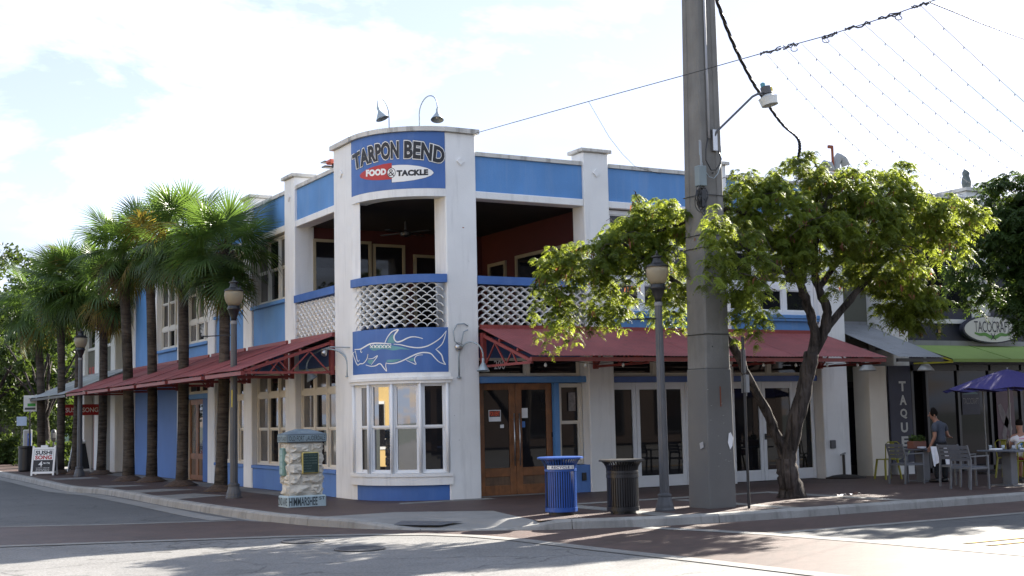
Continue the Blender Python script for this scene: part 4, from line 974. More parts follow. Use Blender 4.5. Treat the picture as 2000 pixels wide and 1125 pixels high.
cb = MB(); cb.tube([(-0.27,-0.34,6.42),(-0.29,-0.36,6.2),(-0.22,-0.36,5.95),(-0.1,-0.36,5.8),(0.02,-0.35,5.78),(0.12,-0.34,5.88),(0.19,-0.34,6.05)],0.008); obj('loop_cable', cb, GALV, t_, smooth=True)
# casting holes, nail heads and old staples on the shaft
for z,x in ((2.8,-0.12),(3.6,0.1),(4.2,-0.05),(5.1,0.08),(5.9,0.02),(7.2,-0.03)):
    h = hw(z); obj('bolt_hole', MB().box(x-0.012+LEAN*z,x+0.012+LEAN*z,-h-0.004,-h+0.01,z-0.012,z+0.012), BLACK, t_)
rr_ = random.Random(12)
for k in range(14):
    z = rr_.uniform(0.7,2.3); x = rr_.uniform(-0.25,0.25); obj('staple', MB().box(x-0.012,x+0.012,-0.298,-0.285,z,z+0.004), STEEL, t_)
# security light on its arm
sl = thing('security_light','grey security light with a clear ribbed lens on an arm of the concrete pole','lamp',(3.86,-5.79,6.62))
obj('arm', MB().tube([(0,0,-0.06),(0.03,-0.02,0.02),(0.86,-0.06,0.74),(0.98,-0.06,0.80),(1.12,-0.06,0.83)],0.022), CHAR, sl, smooth=True)
obj('bracket', MB().box(-0.05,0.05,-0.02,0.05,-0.32,0.06), STEEL, sl)
M_ = Matrix.Translation((1.22,-0.06,0.80)) @ Euler((math.radians(-8),math.radians(-8),0)).to_matrix().to_4x4()
def tm(mb): mb.v = [tuple(M_ @ Vector(p)) for p in mb.v]; return mb
obj('housing', tm(MB().lathe([(0.05,0.02),(0.10,0.03),(0.10,0.16),(0.08,0.17)],16)), CHAR, sl)
obj('photocell', tm(MB().lathe([(0.045,0.165),(0.045,0.23),(0.03,0.245)],12,(-0.05,0,0))), mk('teal_plastic',(0.06,0.22,0.27),0.4), sl)
obj('reflector', tm(MB().lathe([(0.06,0.025),(0.11,-0.01),(0.15,-0.05),(0.16,-0.06)],20)), mk('pale_enamel',(0.5,0.52,0.52)), sl, smooth=True)
LENS = mk('frosted_lens',(0.62,0.63,0.6),0.35,0.06,8.0)
obj('lens', tm(MB().lathe([(0.185,-0.05),(0.18,-0.06),(0.165,-0.14),(0.155,-0.19),(0.15,-0.19),(0.175,-0.06)],28)), LENS, sl)
obj('rating_label', tm(MB().quad((0.03,-0.101,0.05),(0.075,-0.092,0.05),(0.075,-0.092,0.13),(0.03,-0.101,0.13))), mk('yellow_tag_paint',(0.7,0.55,0.04)), sl)
# sign post beside the pole, seen edge on
t_ = thing('sign_post','thin dark sign post with its plates seen edge on, right of the concrete pole','sign',(3.98,-6.2,0),math.radians(-31.5))
obj('post', MB().lathe([(0.025,0.0),(0.025,2.95)],8), BLACK, t_)
obj('sign_plate', MB().box(-0.005,0.005,-0.25,0.25,2.32,2.72), mk('grey_sign_metal',(0.2,0.21,0.22),0.4,metal=0.4), t_)
obj('sign_plate', MB().box(-0.012,0.045,-0.3,0.3,1.98,2.28).box(0.0,0.05,0.05,0.12,1.92,2.3), mk('grey_sign_metal',(0.2,0.21,0.22)), t_)

# ---------------------------------------------------------------- litter bins
def bin_(mat, loc, label, blue):
    t_ = thing('recycling_bin' if blue else 'litter_bin', label, 'bin', loc, math.radians(-20), group='slatted steel bins by the kerb')
    N_ = 40; R_ = 0.265; H_ = 0.90
    me = None
    # one bent flat-steel slat, shared by every slat of the bin: straight wall, flared rim
    sl_ = MB(); prof = [(R_,0.10),(R_,0.72),(R_+0.012,0.78),(R_+0.04,0.83),(R_+0.09,0.875),(R_+0.115,0.885)]; vs = []
    for r,z in prof:
        for dr_,dw in ((0,-0.0125),(0,0.0125),(-0.007,0.0125),(-0.007,-0.0125)): vs.append((r+dr_,dw,z))
    n = len(prof); sl_.add(vs,[(0,1,2,3),tuple(range(4*n-1,4*n-5,-1))]+[(4*i+j,4*i+(j+1)%4,4*i+4+(j+1)%4,4*i+4+j) for i in range(n-1) for j in range(4)])
    me = sl_.mesh('slat'); me.materials.append(mat)
    skip = range(20,23) if blue else []
    for k in range(N_):
        if k in skip: continue
        o = bpy.data.objects.new('slat', me); COL.objects.link(o); o.parent = t_; o.rotation_euler.z = 2*math.pi*k/N_
    obj('rim', MB().lathe([(R_+0.105,0.878),(R_+0.125,0.872),(R_+0.125,0.895),(R_+0.105,0.90)],40), mat, t_)
    obj('band', MB().lathe([(R_-0.008,0.05),(R_+0.008,0.05),(R_+0.008,0.115),(R_-0.008,0.115)],40), mat, t_)
    obj('band', MB().lathe([(R_-0.012,0.675),(R_+0.006,0.675),(R_+0.006,0.715),(R_-0.012,0.715)],40), mat, t_)
    if not blue: obj('latch_band', MB().lathe([(R_+0.001,0.60),(R_+0.009,0.60),(R_+0.009,0.66),(R_+0.001,0.66)],40), mat, t_)
    obj('liner', MB().lathe([(0.0,0.07),(R_-0.03,0.07),(R_-0.03,0.80),(R_-0.04,0.80),(R_-0.04,0.1)],28,cap=False), DARK, t_, smooth=True)
    obj('foot', MB().lathe([(R_-0.07,0.0),(R_-0.05,0.0),(R_-0.05,0.05),(R_-0.07,0.05)],28), BLACK, t_)
    return t_
BINB = mk('blue_powder_coat',(0.018,0.075,0.30),0.35,0.12,4.0); 
rb = bin_(BINB,(0.93,-5.02,0),'blue slatted recycling bin with a white RECYCLE strip',True); rb.scale=(1.0,1.0,1.07)
# RECYCLE strip bent round the front of the bin
def bent(o):
    def fn(a, b):
        an = math.radians(-153+104*a); return ((0.284+o)*math.cos(an), (0.284+o)*math.sin(an), 0.715+0.055*b)
    return fn
st = MB(); f = bent(0.0)
st.add([f(k/16,b) for b in (0,1) for k in range(17)],[(k,k+1,18+k,17+k) for k in range(16)]); obj('label_strip', st, WHITEP, rb)
lt = MB(); letters(lt,'RECYCLE',lambda a,b: bent(0.003)(0.2+0.6*a,0.16+0.68*b),0.03,1.2); obj('lettering', lt, mk('dark_blue_print',(0.02,0.03,0.12),0.5), rb)
for c in (0.08,0.92):
    an3 = MB()
    for k in range(3):
        a0 = math.radians(90+120*k+18); a1 = math.radians(90+120*(k+1)-18)
        p = [(c+0.035*math.cos(a0),0.5+0.34*math.sin(a0)),(c+0.035*math.cos(a1),0.5+0.34*math.sin(a1)),(c+0.022*math.cos(a1),0.5+0.2*math.sin(a1)),(c+0.022*math.cos(a0),0.5+0.2*math.sin(a0))]
        an3.add([bent(0.003)(*q) for q in p],[(0,1,2,3)])
    obj('recycling_symbol', an3, mk('dark_blue_print',(0.02,0.03,0.12)), rb)
bb = bin_(mk('black_powder_coat',(0.010,0.010,0.012),0.4,0.15,5.0),(1.80,-5.58,0),'black slatted litter bin left of the street lamp',False); bb.scale=(1.0,1.0,1.0)

# ---------------------------------------------------------------- stone street marker
MKC = (-1.58,0.56); mk_ = thing('street_marker','cream rock-faced stone street marker with a verdigris cap and a HIMMARSHEE ST base','street marker',(MKC[0],MKC[1],0),math.radians(0))
STONE = mk('cream_rock_stone',(0.56,0.53,0.46),0.9,0.08,4.0,0.5,26,stain=((0.42,0.38,0.30),0.3,0.56),fine=0.06)
VERD = mk('verdigris_cap',(0.13,0.17,0.20),0.7,0.25,3.0,0.2,30,stain=((0.28,0.36,0.38),0.6,0.5))
PBLU = mk('pale_blue_base_paint',(0.36,0.45,0.48),0.7,0.15,2.5,0.15,40,stain=((0.22,0.26,0.27),0.5,0.52))
obj('base_block', MB().box(-0.40,0.40,-0.27,0.27,-0.02,0.22), PBLU, mk_, bevel=0.025)
obj('core', MB().box(-0.335,0.335,-0.205,0.205,0.22,1.24), STONE, mk_)
def rock(w, h, seed):
    """rock-faced block: flat margin, lumpy front (u -w/2..w/2, o outward, z 0..h)"""
    r_ = random.Random(seed); nu, nz_ = 6, 5; mb = MB(); g = {}
    for i in range(nu+1):
        for j in range(nz_+1):
            e = min(i,nu-i,j,nz_-j); o = 0.0 if e == 0 else (0.012 if e == 1 and r_.random()<0.4 else r_.uniform(0.022,0.06))
            g[i,j] = len(mb.v); mb.v.append((-w/2+w*i/nu+(r_.uniform(-1,1)*w*0.05 if e else 0), -o, h*j/nz_+(r_.uniform(-1,1)*h*0.06 if e else 0)))
    for i in range(nu):
        for j in range(nz_):
            if r_.random() < 0.5: mb.f += [(g[i,j],g[i+1,j],g[i+1,j+1]),(g[i,j],g[i+1,j+1],g[i,j+1])]
            else: mb.f += [(g[i,j],g[i+1,j],g[i,j+1]),(g[i+1,j],g[i+1,j+1],g[i,j+1])]
    n = len(mb.v)
    c4_ = [(-w/2,0.03,0),(w/2,0.03,0),(w/2,0.03,h),(-w/2,0.03,h)]; mb.v += c4_
    mb.f += [(n,n+1,g[nu,0],g[0,0]),(n+1,n+2,g[nu,nz_],g[nu,0]),(n+2,n+3,g[0,nz_],g[nu,nz_]),(n+3,n,g[0,0],g[0,nz_])]
    return mb
rowh_ = 1.02/5
for face in range(4):
    for r in range(5):
        hw_ = 0.335 if face % 2 == 0 else 0.205; off_ = 0.205 if face % 2 == 0 else 0.335
        cuts = [-hw_,0.09 if r%2==0 else -0.09,hw_]
        for a,b in zip(cuts,cuts[1:]):
            m_ = rock(b-a-0.012,rowh_-0.012,face*31+r*7+int(a*50)); o = obj('stone', m_, STONE, mk_)
            an = face*math.pi/2; cx = (a+b)/2; o.rotation_euler.z = an
            o.location = (cx*math.cos(an)+(off_+0.006)*math.sin(an), cx*math.sin(an)-(off_+0.006)*math.cos(an), 0.226+r*rowh_)
cap_ = MB().box(-0.41,0.41,-0.28,0.28,1.242,1.40); cap_.add([(-0.41,-0.28,1.402),(0.41,-0.28,1.402),(0.41,0.28,1.402),(-0.41,0.28,1.402),(-0.12,-0.05,1.50),(0.12,-0.05,1.50),(0.12,0.05,1.50),(-0.12,0.05,1.50)],[(0,1,5,4),(1,2,6,5),(2,3,7,6),(3,0,4,7),(4,5,6,7)])
cp_ = obj('cap', cap_, VERD, mk_, bevel=0.012)
obj('lettering_band', MB().box(-0.385,0.385,-0.286,-0.281,1.262,1.380).box(-0.416,-0.411,-0.255,0.255,1.262,1.380), mk('pale_verdigris',(0.22,0.29,0.32),0.7,0.2,5.0), cp_)
INK = mk('dark_lettering',(0.03,0.045,0.055),0.7)
m_ = MB(); letters(m_,'OLD FORT LAUDERDALE',lambda a,b:(-0.37+0.74*a,-0.289,1.275+0.095*b),0.012,1.05); obj('lettering', m_, INK, cp_); m_ = MB(); letters(m_,'OLD FT LAUD',lambda a,b:(-0.419,0.24-0.48*a,1.28+0.08*b),0.008); obj('lettering', m_, INK, cp_)
m_ = MB(); letters(m_,'HIMMARSHEE',lambda a,b:(-0.37+0.58*a,-0.273,0.025+0.165*b),0.02,1.0); obj('lettering', m_, INK, mk_); m_ = MB(); letters(m_,'ST',lambda a,b:(0.245+0.12*a,-0.273,0.125+0.065*b),0.015); obj('lettering', m_, INK, mk_); m_ = MB(); letters(m_,'2ND AVE',lambda a,b:(-0.403,0.24-0.48*a,0.03+0.15*b),0.012); obj('lettering', m_, INK, mk_)
pq = obj('plaque', MB().box(-0.10,0.24,-0.285,-0.22,0.64,1.05), mk('brass_rim',(0.45,0.38,0.12),0.4,0.1,5.0), mk_, bevel=0.012)
obj('plaque_field', MB().box(-0.084,0.224,-0.291,-0.278,0.656,1.034), mk('dark_green_enamel',(0.012,0.035,0.03),0.4), pq, bevel=0.01)
m_ = MB(); PL_ = ['OLD TOWN HALL','NEW RIVER INN','KING CROMARTIE','HISTORY CENTER','MUSEUM','TUNNEL','RIVERWALK']
for k,wd_ in enumerate(PL_):
    z = 0.995-k*0.052; wdt = 0.025*len(wd_)*0.9
    letters(m_,wd_,lambda a,b:(-0.05+min(wdt,0.25)*a,-0.294,z-0.012+0.022*b),0.0); m_.box(-0.072,-0.062,-0.2935,-0.291,z-0.008,z+0.004)
obj('lettering', m_, mk('pale_green_print',(0.16,0.22,0.2),0.6), pq, kind='stuff')
sp = obj('plaque', MB().box(-0.418,-0.33,-0.06,0.14,0.60,1.14), mk('green_tile_panel',(0.16,0.28,0.25),0.5,0.2,9.0), mk_, bevel=0.015)
for k in range(4): obj('panel_field', MB().box(-0.424,-0.416,-0.04,0.12,0.64+k*0.12,0.74+k*0.12), mk('pale_tile',(0.26,0.38,0.36),0.5,0.2,9.0), sp)
# small notices on the doors
def notice(x0,x1,z0,z1,label,mat=PAPER,o=-0.322,P=PR,cat='notice',name='notice'):
    return solo(name, MB().pbox(P,x0,x1,o,o+0.003,z0,z1), mat, label, cat)
fr_ = notice(2.47,2.76,1.56,1.80,'orange and white FOR RENT sign in the left wooden door',o=-0.322,name='rent_sign',cat='sign')
obj('sign_field', MB().pbox(PR,2.485,2.745,-0.3185,-0.3175,1.655,1.785), BLACKP, fr_); m_ = MB(); letters(m_,'FOR RENT',lambda a,b: PR(2.495+0.24*a,-0.3165,1.672+0.10*b),0.03); obj('lettering', m_, ORANGEP, fr_)
notice(3.24,3.42,1.62,1.83,'white paper notice with a torn foot in the right wooden door')
notice(2.74,2.83,1.42,1.49,'scrap of white paper on the glass of the left wooden door')
notice(3.25,3.35,1.42,1.55,'small blue card in the right wooden door',mk('blue_card',(0.05,0.15,0.4),0.5))
cer = notice(4.44,4.62,1.75,2.15,'smudged white poster with small writing in the window beside the wooden doors',mk('smudged_paper',(0.22,0.20,0.19),0.7,0.4,14.0),o=-0.30)
# hose standpipe, wall box at pillar four
t_ = thing('standpipe','dark standpipe on a low rubber pad before the last pillar','standpipe',(12.0,-0.12,0))
obj('pad', MB().lathe([(0.5,0.0),(0.5,0.03),(0.3,0.07),(0.05,0.09)],16), DARK, t_); obj('pipe', MB().tube([(0,0,0.05),(0,0,0.56)],0.035), BLACK, t_); obj('tap', MB().tube([(-0.09,0,0.56),(0.06,0,0.60)],0.025), STEEL, t_)
solo('wall_box', MB().pbox(PR,11.68,11.84,0.003,0.06,0.72,0.92), CHAR, 'small dark meter box on the last white pillar', 'box', bevel=0.012)
# litter on the pavement
for (x,y,lab,w_) in ((7.05,-5.0,'white paper scrap on the pavement, nearer the tree',0.28),(7.45,-5.05,'longer crumpled white strip on the pavement, farther from the tree',0.42)):
    m_ = MB(); n = 6; rr_ = random.Random(int(x*9)); vs = []
    for k in range(n+1): vs += [(x+w_*k/n*0.85,y-w_*k/n*0.4,0.012+rr_.uniform(0,0.05)),(x+w_*k/n*0.85+0.03,y-w_*k/n*0.4+0.08,0.012+rr_.uniform(0,0.04))]
    m_.add(vs,[(2*k,2*k+1,2*k+3,2*k+2) for k in range(n)]); solo('paper_scrap', m_, PAPER, lab, 'litter', group='litter on the pavement')

# small bulbs strung under the eave of the long awning
fs_ = thing('eave_bulb_string','string of small clear bulbs under the eave of the long right awning','string lights',(2.3,-1.95,2.72)); pts = [Vector((k*0.23,0,-0.05*math.sin(k*math.pi/4)**2)) for k in range(40)]
obj('wire', MB().tube(pts,0.006,5,False), BLACK, fs_)
for k in range(1,40,4): obj('bulb', MB().lathe([(0.012,0.0),(0.028,-0.035),(0.03,-0.06),(0.012,-0.085)],8,tuple(pts[k])), mk('pale_bulb_glass',(0.6,0.6,0.58),0.2), fs_, smooth=True)
# ---------------------------------------------------------------- restaurant on the right
T = thing('taqueria_building','dark fronted restaurant with white pillars, green awning and oval sign at the right','building',(12.4,0,0))
def tb(name, mb, mat, **k):
    mb.v = [(x-12.4,y,z) for x,y,z in mb.v]; return obj(name, mb, mat, T, **k)
NAVY = mk('navy_fascia_paint',(0.022,0.024,0.045),0.6,0.2,3.0)
DGLASS = mk('dark_shop_glass',(0.010,0.010,0.014),0.04,0.3,0.7,spec=0.2)
tb('recess_wall', MB().box(12.37,13.95,0.84,1.0,0,7.1), OLIVE)
tb('recess_door', MB().box(12.6,13.5,0.80,0.838,0,2.35), DARK); tb('door_pane', MB().box(12.72,13.38,0.79,0.798,0.25,2.2), DGLASS)
tb('door_notice', MB().box(12.76,13.05,0.785,0.789,1.25,1.55), mk('faded_paper',(0.35,0.35,0.35)))
m_ = MB(); letters(m_,'02',lambda a,b:(12.98+0.42*a,0.832,4.78+0.26*b),0.02); tb('house_number', m_, mk('pale_number_paint',(0.35,0.35,0.33),0.6))
tb('pillar', MB().box(13.95,14.52,0.0,0.9,-0.02,7.42), WHITE, bevel=0.018); tb('cap', MB().box(13.88,14.6,-0.07,0.97,7.422,7.51), COPING)
tb('pillar', MB().box(16.95,17.62,0.0,0.9,3.3,7.40), WHITE, bevel=0.018); tb('cap', MB().box(16.88,17.7,-0.07,0.97,7.402,7.49), COPING)
tb('pillar', MB().box(20.6,21.2,0.0,0.9,-0.02,7.42), WHITE)
tb('side_pier', MB().box(13.02,13.62,-0.06,0.5,-0.02,2.72), CREAM, bevel=0.015)
for a,b in ((14.52,16.95),(17.62,20.6),(21.2,26.0)):
    tb('parapet_panel', MB().box(a,b,0.1,0.35,6.5,7.15), OLIVE); tb('coping', MB().box(a,b,0.03,0.4,7.153,7.24), COPING)
    f_ = MB(); f_.box(a,b,0.16,0.3,4.15,4.25); f_.box(a,b,0.16,0.3,6.4,6.5); n = 3
    for k in range(n+1): x = a+(b-a)*k/n; f_.box(max(a,x-0.04),min(b,x+0.04),0.17,0.3,4.25,6.4)
    f_.v = [(x-12.4,y,z) for x,y,z in f_.v]; w_ = obj('window', f_, BLACK, T)
    for k in range(n):
        x0 = a+(b-a)*k/n+0.05-12.4; x1 = a+(b-a)*(k+1)/n-0.05-12.4; obj('pane', MB().box(x0,x1,0.2,0.206,4.25,6.4), DGLASS, w_)
tb('sill', MB().box(14.53,26,-0.02,0.3,3.83,3.94), FRAMEW); tb('sign_fascia', MB().box(14.53,26,0.03,0.3,3.38,3.828), NAVY); tb('awning_fascia', MB().box(14.53,26,-0.01,0.3,3.24,3.378), GREYS)
tb('upper_wall', MB().box(14.53,26,0.06,0.3,3.942,4.148), NAVY)
tb('flame_ornament', MB().prism([(15.62,-0.005),(15.72,-0.005),(15.72,0.028),(15.62,0.028)],3.50,3.75), mk('brass_ornament',(0.3,0.2,0.08),0.5), bevel=0.03)
# shop front: dark frames and glass
ff = MB()
for x in (14.53,15.05,16.2,17.4,18.6,19.8,21.0,22.2): ff.box(x,x+0.09,0.0,0.12,0,2.75)
ff.box(14.5,23,0.0,0.12,2.6,2.75); ff.box(14.5,23,0.0,0.12,0,0.12)
tb('shop_frame', ff, BLACK)
for a,b in zip((15.14,16.29,17.49,18.69,19.89,21.09),(16.2,17.4,18.6,19.8,21.0,22.2)): tb('shop_pane', MB().box(a,b,0.05,0.058,0.12,2.6), DGLASS)
tb('transom_wall', MB().box(14.5,26,0.02,0.12,2.752,3.238), NAVY)
tb('building_core', MB().box(14.0,26,0.62,14,0,7.0), DARK); tb('roof', MB().box(12.4,26,0.36,14,7.003,7.05), mk('roof_felt',(0.2,0.2,0.2)))
# vertical board with the letters of the word
bd = solo('letter_board', MB().box(13.66,14.42,-0.09,-0.05,0.3,2.72), NAVY, 'tall dark board with the white letters T A Q U E running down it', 'sign')
for i,ch in enumerate('TAQUE'):
    m_ = MB(); z = 2.08-i*0.345; letters(m_,ch,lambda a,b:(14.0+0.24*a,-0.094,z+0.25*b),0.035); obj('lettering', m_, mk('pale_lettering',(0.45,0.45,0.42),0.6), bd)
m_ = MB(); stroke(m_,[(0,0),(0.1,0.25),(0.25,0.3)],0.05,lambda x,y:(13.74+x,-0.094,0.36+y)); stroke(m_,[(0.12,0.02),(0.3,0.12),(0.36,0.3)],0.05,lambda x,y:(13.74+x,-0.094,0.36+y)); stroke(m_,[(0.3,0.0),(0.5,0.2),(0.55,0.34)],0.05,lambda x,y:(13.74+x,-0.094,0.36+y)); obj('leaf_drawing', m_, mk('sage_paint',(0.22,0.28,0.15),0.6), bd)
# oval sign
ov = thing('oval_sign','white oval sign with tall dark letters, a dark rim and a green ribbon','sign',(17.45,-0.14,3.68))
def oval(rx, rz, y, th, n=40):
    m = MB(); m.add([(rx*math.cos(2*math.pi*k/n),y,rz*math.sin(2*math.pi*k/n)) for k in range(n)]+[(rx*math.cos(2*math.pi*k/n),y+th,rz*math.sin(2*math.pi*k/n)) for k in range(n)],[tuple(range(n-1,-1,-1)),tuple(range(n,2*n))]+[(k,(k+1)%n,n+(k+1)%n,n+k) for k in range(n)]); return m
obj('rim', oval(1.12,0.37,-0.03,0.13), NAVY, ov); obj('face', oval(1.06,0.335,-0.038,0.006), mk('white_sign_face',(0.62,0.62,0.60),0.5,0.05), ov)
m_ = MB(); letters(m_,'TACOCRAFT',lambda a,b:(-0.70+1.40*a,-0.042,-0.075+0.29*b),0.0,0.95); obj('lettering', m_, NAVY, ov)
m_ = MB(); stroke(m_,[(-0.7,-0.10),(-0.5,-0.14),(-0.3,-0.13),(-0.1,-0.2),(0.1,-0.2),(0.3,-0.13),(0.5,-0.14),(0.7,-0.10)],0.10,lambda x,z:(x,-0.042,z)); obj('ribbon', m_, mk('green_ribbon_paint',(0.10,0.26,0.05),0.6), ov)
m_ = MB(); stroke(m_,[(-0.1,-0.28),(0.0,-0.2),(0.08,-0.1)],0.03,lambda x,z:(x,-0.045,z)); stroke(m_,[(0.1,-0.28),(0.0,-0.2),(-0.08,-0.1)],0.03,lambda x,z:(x,-0.045,z)); obj('crossed_tools', m_, NAVY, ov)
# awnings of this building
awning(lambda u,o,z:(u,0.86-o,z),12.42,13.93,GREYS,'grey corrugated tin awning between the red and the green awnings',z0=3.82,z1=2.86,out=2.55,trusses=(),steel=BLACK)
gr_ = thing('green_awning','lime green fabric awning under the oval sign','awning',(14.6,0,0))
LIME = mk('lime_canvas',(0.23,0.33,0.09),0.85,0.08,1.0)
m_ = MB(); n = 12
for k in range(n):
    a = 6.4*k/n; b = 6.4*(k+1)/n; m_.add([(a,-0.02,3.25),(b,-0.02,3.25),(b,-1.32,2.84),(a,-1.32,2.84)],[(0,1,2,3)]); m_.add([(a,-1.32,2.84),(b,-1.32,2.84),(b,-1.335,2.76),(a,-1.335,2.76)],[(0,1,2,3)])
obj('canvas', m_, LIME, gr_); obj('frame', MB().bar((0.02,-0.05,3.2),(0.02,-1.3,2.79),0.04).bar((0.02,-0.05,2.78),(0.02,-1.3,2.76),0.04).bar((0.0,-1.3,2.78),(6.4,-1.3,2.78),0.03), mk('yellow_steel_paint',(0.4,0.36,0.03),0.5), gr_)
for x in (2.1,4.2): obj('seam', MB().bar((x,-0.02,3.252),(x,-1.32,2.842),0.015), mk('lime_seam',(0.14,0.24,0.05),0.9), gr_)
# owl decoy on the pillar cap
ow = thing('owl_decoy','grey decoy owl standing on the white pillar top','statue',(17.2,0.2,7.49))
obj('body', MB().lathe([(0.06,0.0),(0.11,0.05),(0.13,0.18),(0.11,0.30),(0.085,0.36),(0.10,0.42),(0.09,0.48),(0.04,0.53)],14), mk('grey_owl_plastic',(0.09,0.11,0.11),0.6,0.3,12), ow, smooth=True)
obj('ear_tuft', MB().lathe([(0.03,0.48),(0.02,0.53),(0.003,0.57)],8,(-0.055,0,0)), mk('grey_owl_plastic',(0.09,0.11,0.11)), ow); obj('ear_tuft', MB().lathe([(0.03,0.48),(0.02,0.53),(0.003,0.57)],8,(0.055,0,0)), mk('grey_owl_plastic',(0.09,0.11,0.11)), ow)
# hanging window signs behind the glass line
ws_ = solo('window_sign', MB().box(16.32,16.98,-0.02,-0.012,1.45,2.2), NAVY, 'dark hanging window sign with small pale letters under a teal triangle', 'sign'); m_ = MB(); letters(m_,'TACOCRAFT',lambda a,b:(16.36+0.58*a,-0.024,1.72+0.16*b),0.0,0.95); obj('lettering', m_, mk('dim_lettering',(0.2,0.2,0.2),0.6), ws_)
tr_ = MB(); tr_.add([(16.36,-0.024,1.98),(16.94,-0.024,1.98),(16.65,-0.024,2.16)],[(0,1,2)]); obj('triangle', tr_, mk('dim_teal',(0.10,0.17,0.17),0.6), ws_)
ps_ = solo('poster', MB().box(17.62,18.3,-0.02,-0.012,0.55,2.25), mk('dark_red_poster',(0.06,0.015,0.03),0.5,0.4,2.0), 'tall dark red poster with a pale shape in the restaurant window', 'poster')
m_ = MB(); stroke(m_,[(17.72,1.7),(17.9,1.3),(18.15,1.0)],0.22,lambda x,z:(x,-0.023,z)); stroke(m_,[(18.15,1.75),(18.0,1.3),(17.85,0.8),(18.2,0.7)],0.16,lambda x,z:(x,-0.023,z)); obj('pale_shape', m_, mk('dim_grey_print',(0.14,0.12,0.12),0.6,0.4,5.0), ps_)

# ---------------------------------------------------------------- terrace furniture
ALU = mk('grey_aluminium',(0.14,0.147,0.16),0.45,0.12,5.0,metal=0.2); SLATM = mk('grey_slat_resin',(0.10,0.108,0.128),0.6,0.15,6.0)
def chair():
    """slatted armchair facing +x, base centred on the origin"""
    t_ = thing('terrace_chair','x','chair',group='grey slatted terrace chairs')
    for x,y,dx in ((-0.24,-0.25,-0.05),(-0.24,0.25,-0.05),(0.25,-0.25,0.0),(0.25,0.25,0.0)): obj('leg', MB().bar((x+dx,y,0),(x,y,0.66 if x > 0 else 0.60),0.035), ALU, t_)
    for y in (-0.25,0.25): obj('armrest', MB().bar((-0.26,y,0.655),(0.27,y,0.665),0.045,0.022), ALU, t_)
    fr = MB()
    for y in (-0.25,0.25): fr.bar((-0.24,y,0.58),(-0.33,y,0.88),0.03)
    fr.bar((-0.24,-0.25,0.42),(-0.24,0.25,0.42),0.03); fr.bar((0.25,-0.25,0.42),(0.25,0.25,0.42),0.03)
    for y in (-0.25,0.25): fr.bar((-0.24,y,0.42),(0.25,y,0.42),0.03)
    obj('frame', fr, ALU, t_)
    for k in range(4):
        z = 0.60+k*0.08; x = -0.246-(z-0.58)*0.3; obj('back_slat', MB().bar((x,-0.235,z),(x,0.235,z),0.014,0.066), SLATM, t_)
    for k in range(6): x = -0.20+k*0.083; obj('seat_slat', MB().box(x-0.035,x+0.035,-0.235,0.235,0.435,0.45), SLATM, t_)
    return t_
ch = chair(); ch.location = (10.52,-5.25,0); ch['label'] = 'grey slatted terrace chair nearest the kerb, its back to the street marker side'
for (x,y,rz,lab) in ((11.08,-4.45,6,'grey slatted terrace chair behind the front one, pushed up to the set table'),(11.15,-2.95,-4,'grey slatted terrace chair at the table with the terracotta planter, left of the waiter'),(12.95,-5.3,180,'grey slatted terrace chair on the far right of the set table')):
    c = copy_tree(ch); c.location = (x,y,0); c.rotation_euler.z = math.radians(rz); c['label'] = lab
def table(loc, label, w=0.72, l=0.9):
    t_ = thing('terrace_table',label,'table',loc,group='grey terrace tables')
    obj('tabletop', MB().box(-w/2,w/2,-l/2,l/2,0.70,0.735), SLATM, t_, bevel=0.008); obj('pedestal', MB().box(-0.10,0.10,-0.12,0.12,0.02,0.70), ALU, t_, bevel=0.01); obj('foot_plate', MB().box(-0.28,0.28,-0.3,0.3,0.0,0.022), ALU, t_); return t_
table((11.95,-5.05,0),'grey pedestal table set with glasses and napkins at the right edge',0.8,1.0); table((12.0,-2.62,0),'grey pedestal table with a terracotta planter left of the waiter')
GL = mk('clear_tumbler',(0.30,0.34,0.38),0.1,0.2,9.0)
for (x,y,lab) in ((11.75,-4.75,'small tumbler nearest the waiter on the set table'),(11.9,-4.95,'small tumbler in the middle of the set table'),(12.1,-5.2,'small tumbler at the right of the set table'),(11.8,-5.3,'small tumbler on the near side of the set table')):
    t_ = thing('tumbler',lab,'glass',(x,y,0.736),group='tumblers on the set table'); obj('wall', MB().lathe([(0.03,0.0),(0.036,0.10),(0.033,0.10),(0.028,0.01)],14), GL, t_, smooth=True)
for (x,y,lab) in ((11.68,-4.95,'folded white napkin at the left of the set table'),(12.08,-5.4,'folded white napkin at the right of the set table')):
    solo('napkin', MB().box(-0.11,0.11,-0.09,0.09,0,0.035), CLOTHW, lab, 'napkin', loc=(x,y,0.736), bevel=0.012, group='napkins on the set table')
bt = thing('sauce_bottle','slim dark bottle on the set table','bottle',(12.18,-4.85,0.736)); obj('body', MB().lathe([(0.03,0),(0.033,0.16),(0.014,0.22),(0.012,0.28),(0.016,0.285),(0.016,0.30)],12), mk('brown_bottle_glass',(0.05,0.03,0.02),0.15), bt, smooth=True)
pl_ = thing('planter_box','terracotta box planter with low greenery on the left terrace table','planter',(11.92,-2.55,0.736))
obj('box', MB().prism([(-0.2,-0.11),(0.2,-0.11),(0.2,0.11),(-0.2,0.11)],0,0.17), mk('shaded_terracotta',(0.2,0.08,0.055),0.7,0.2,5.0), pl_, bevel=0.015)
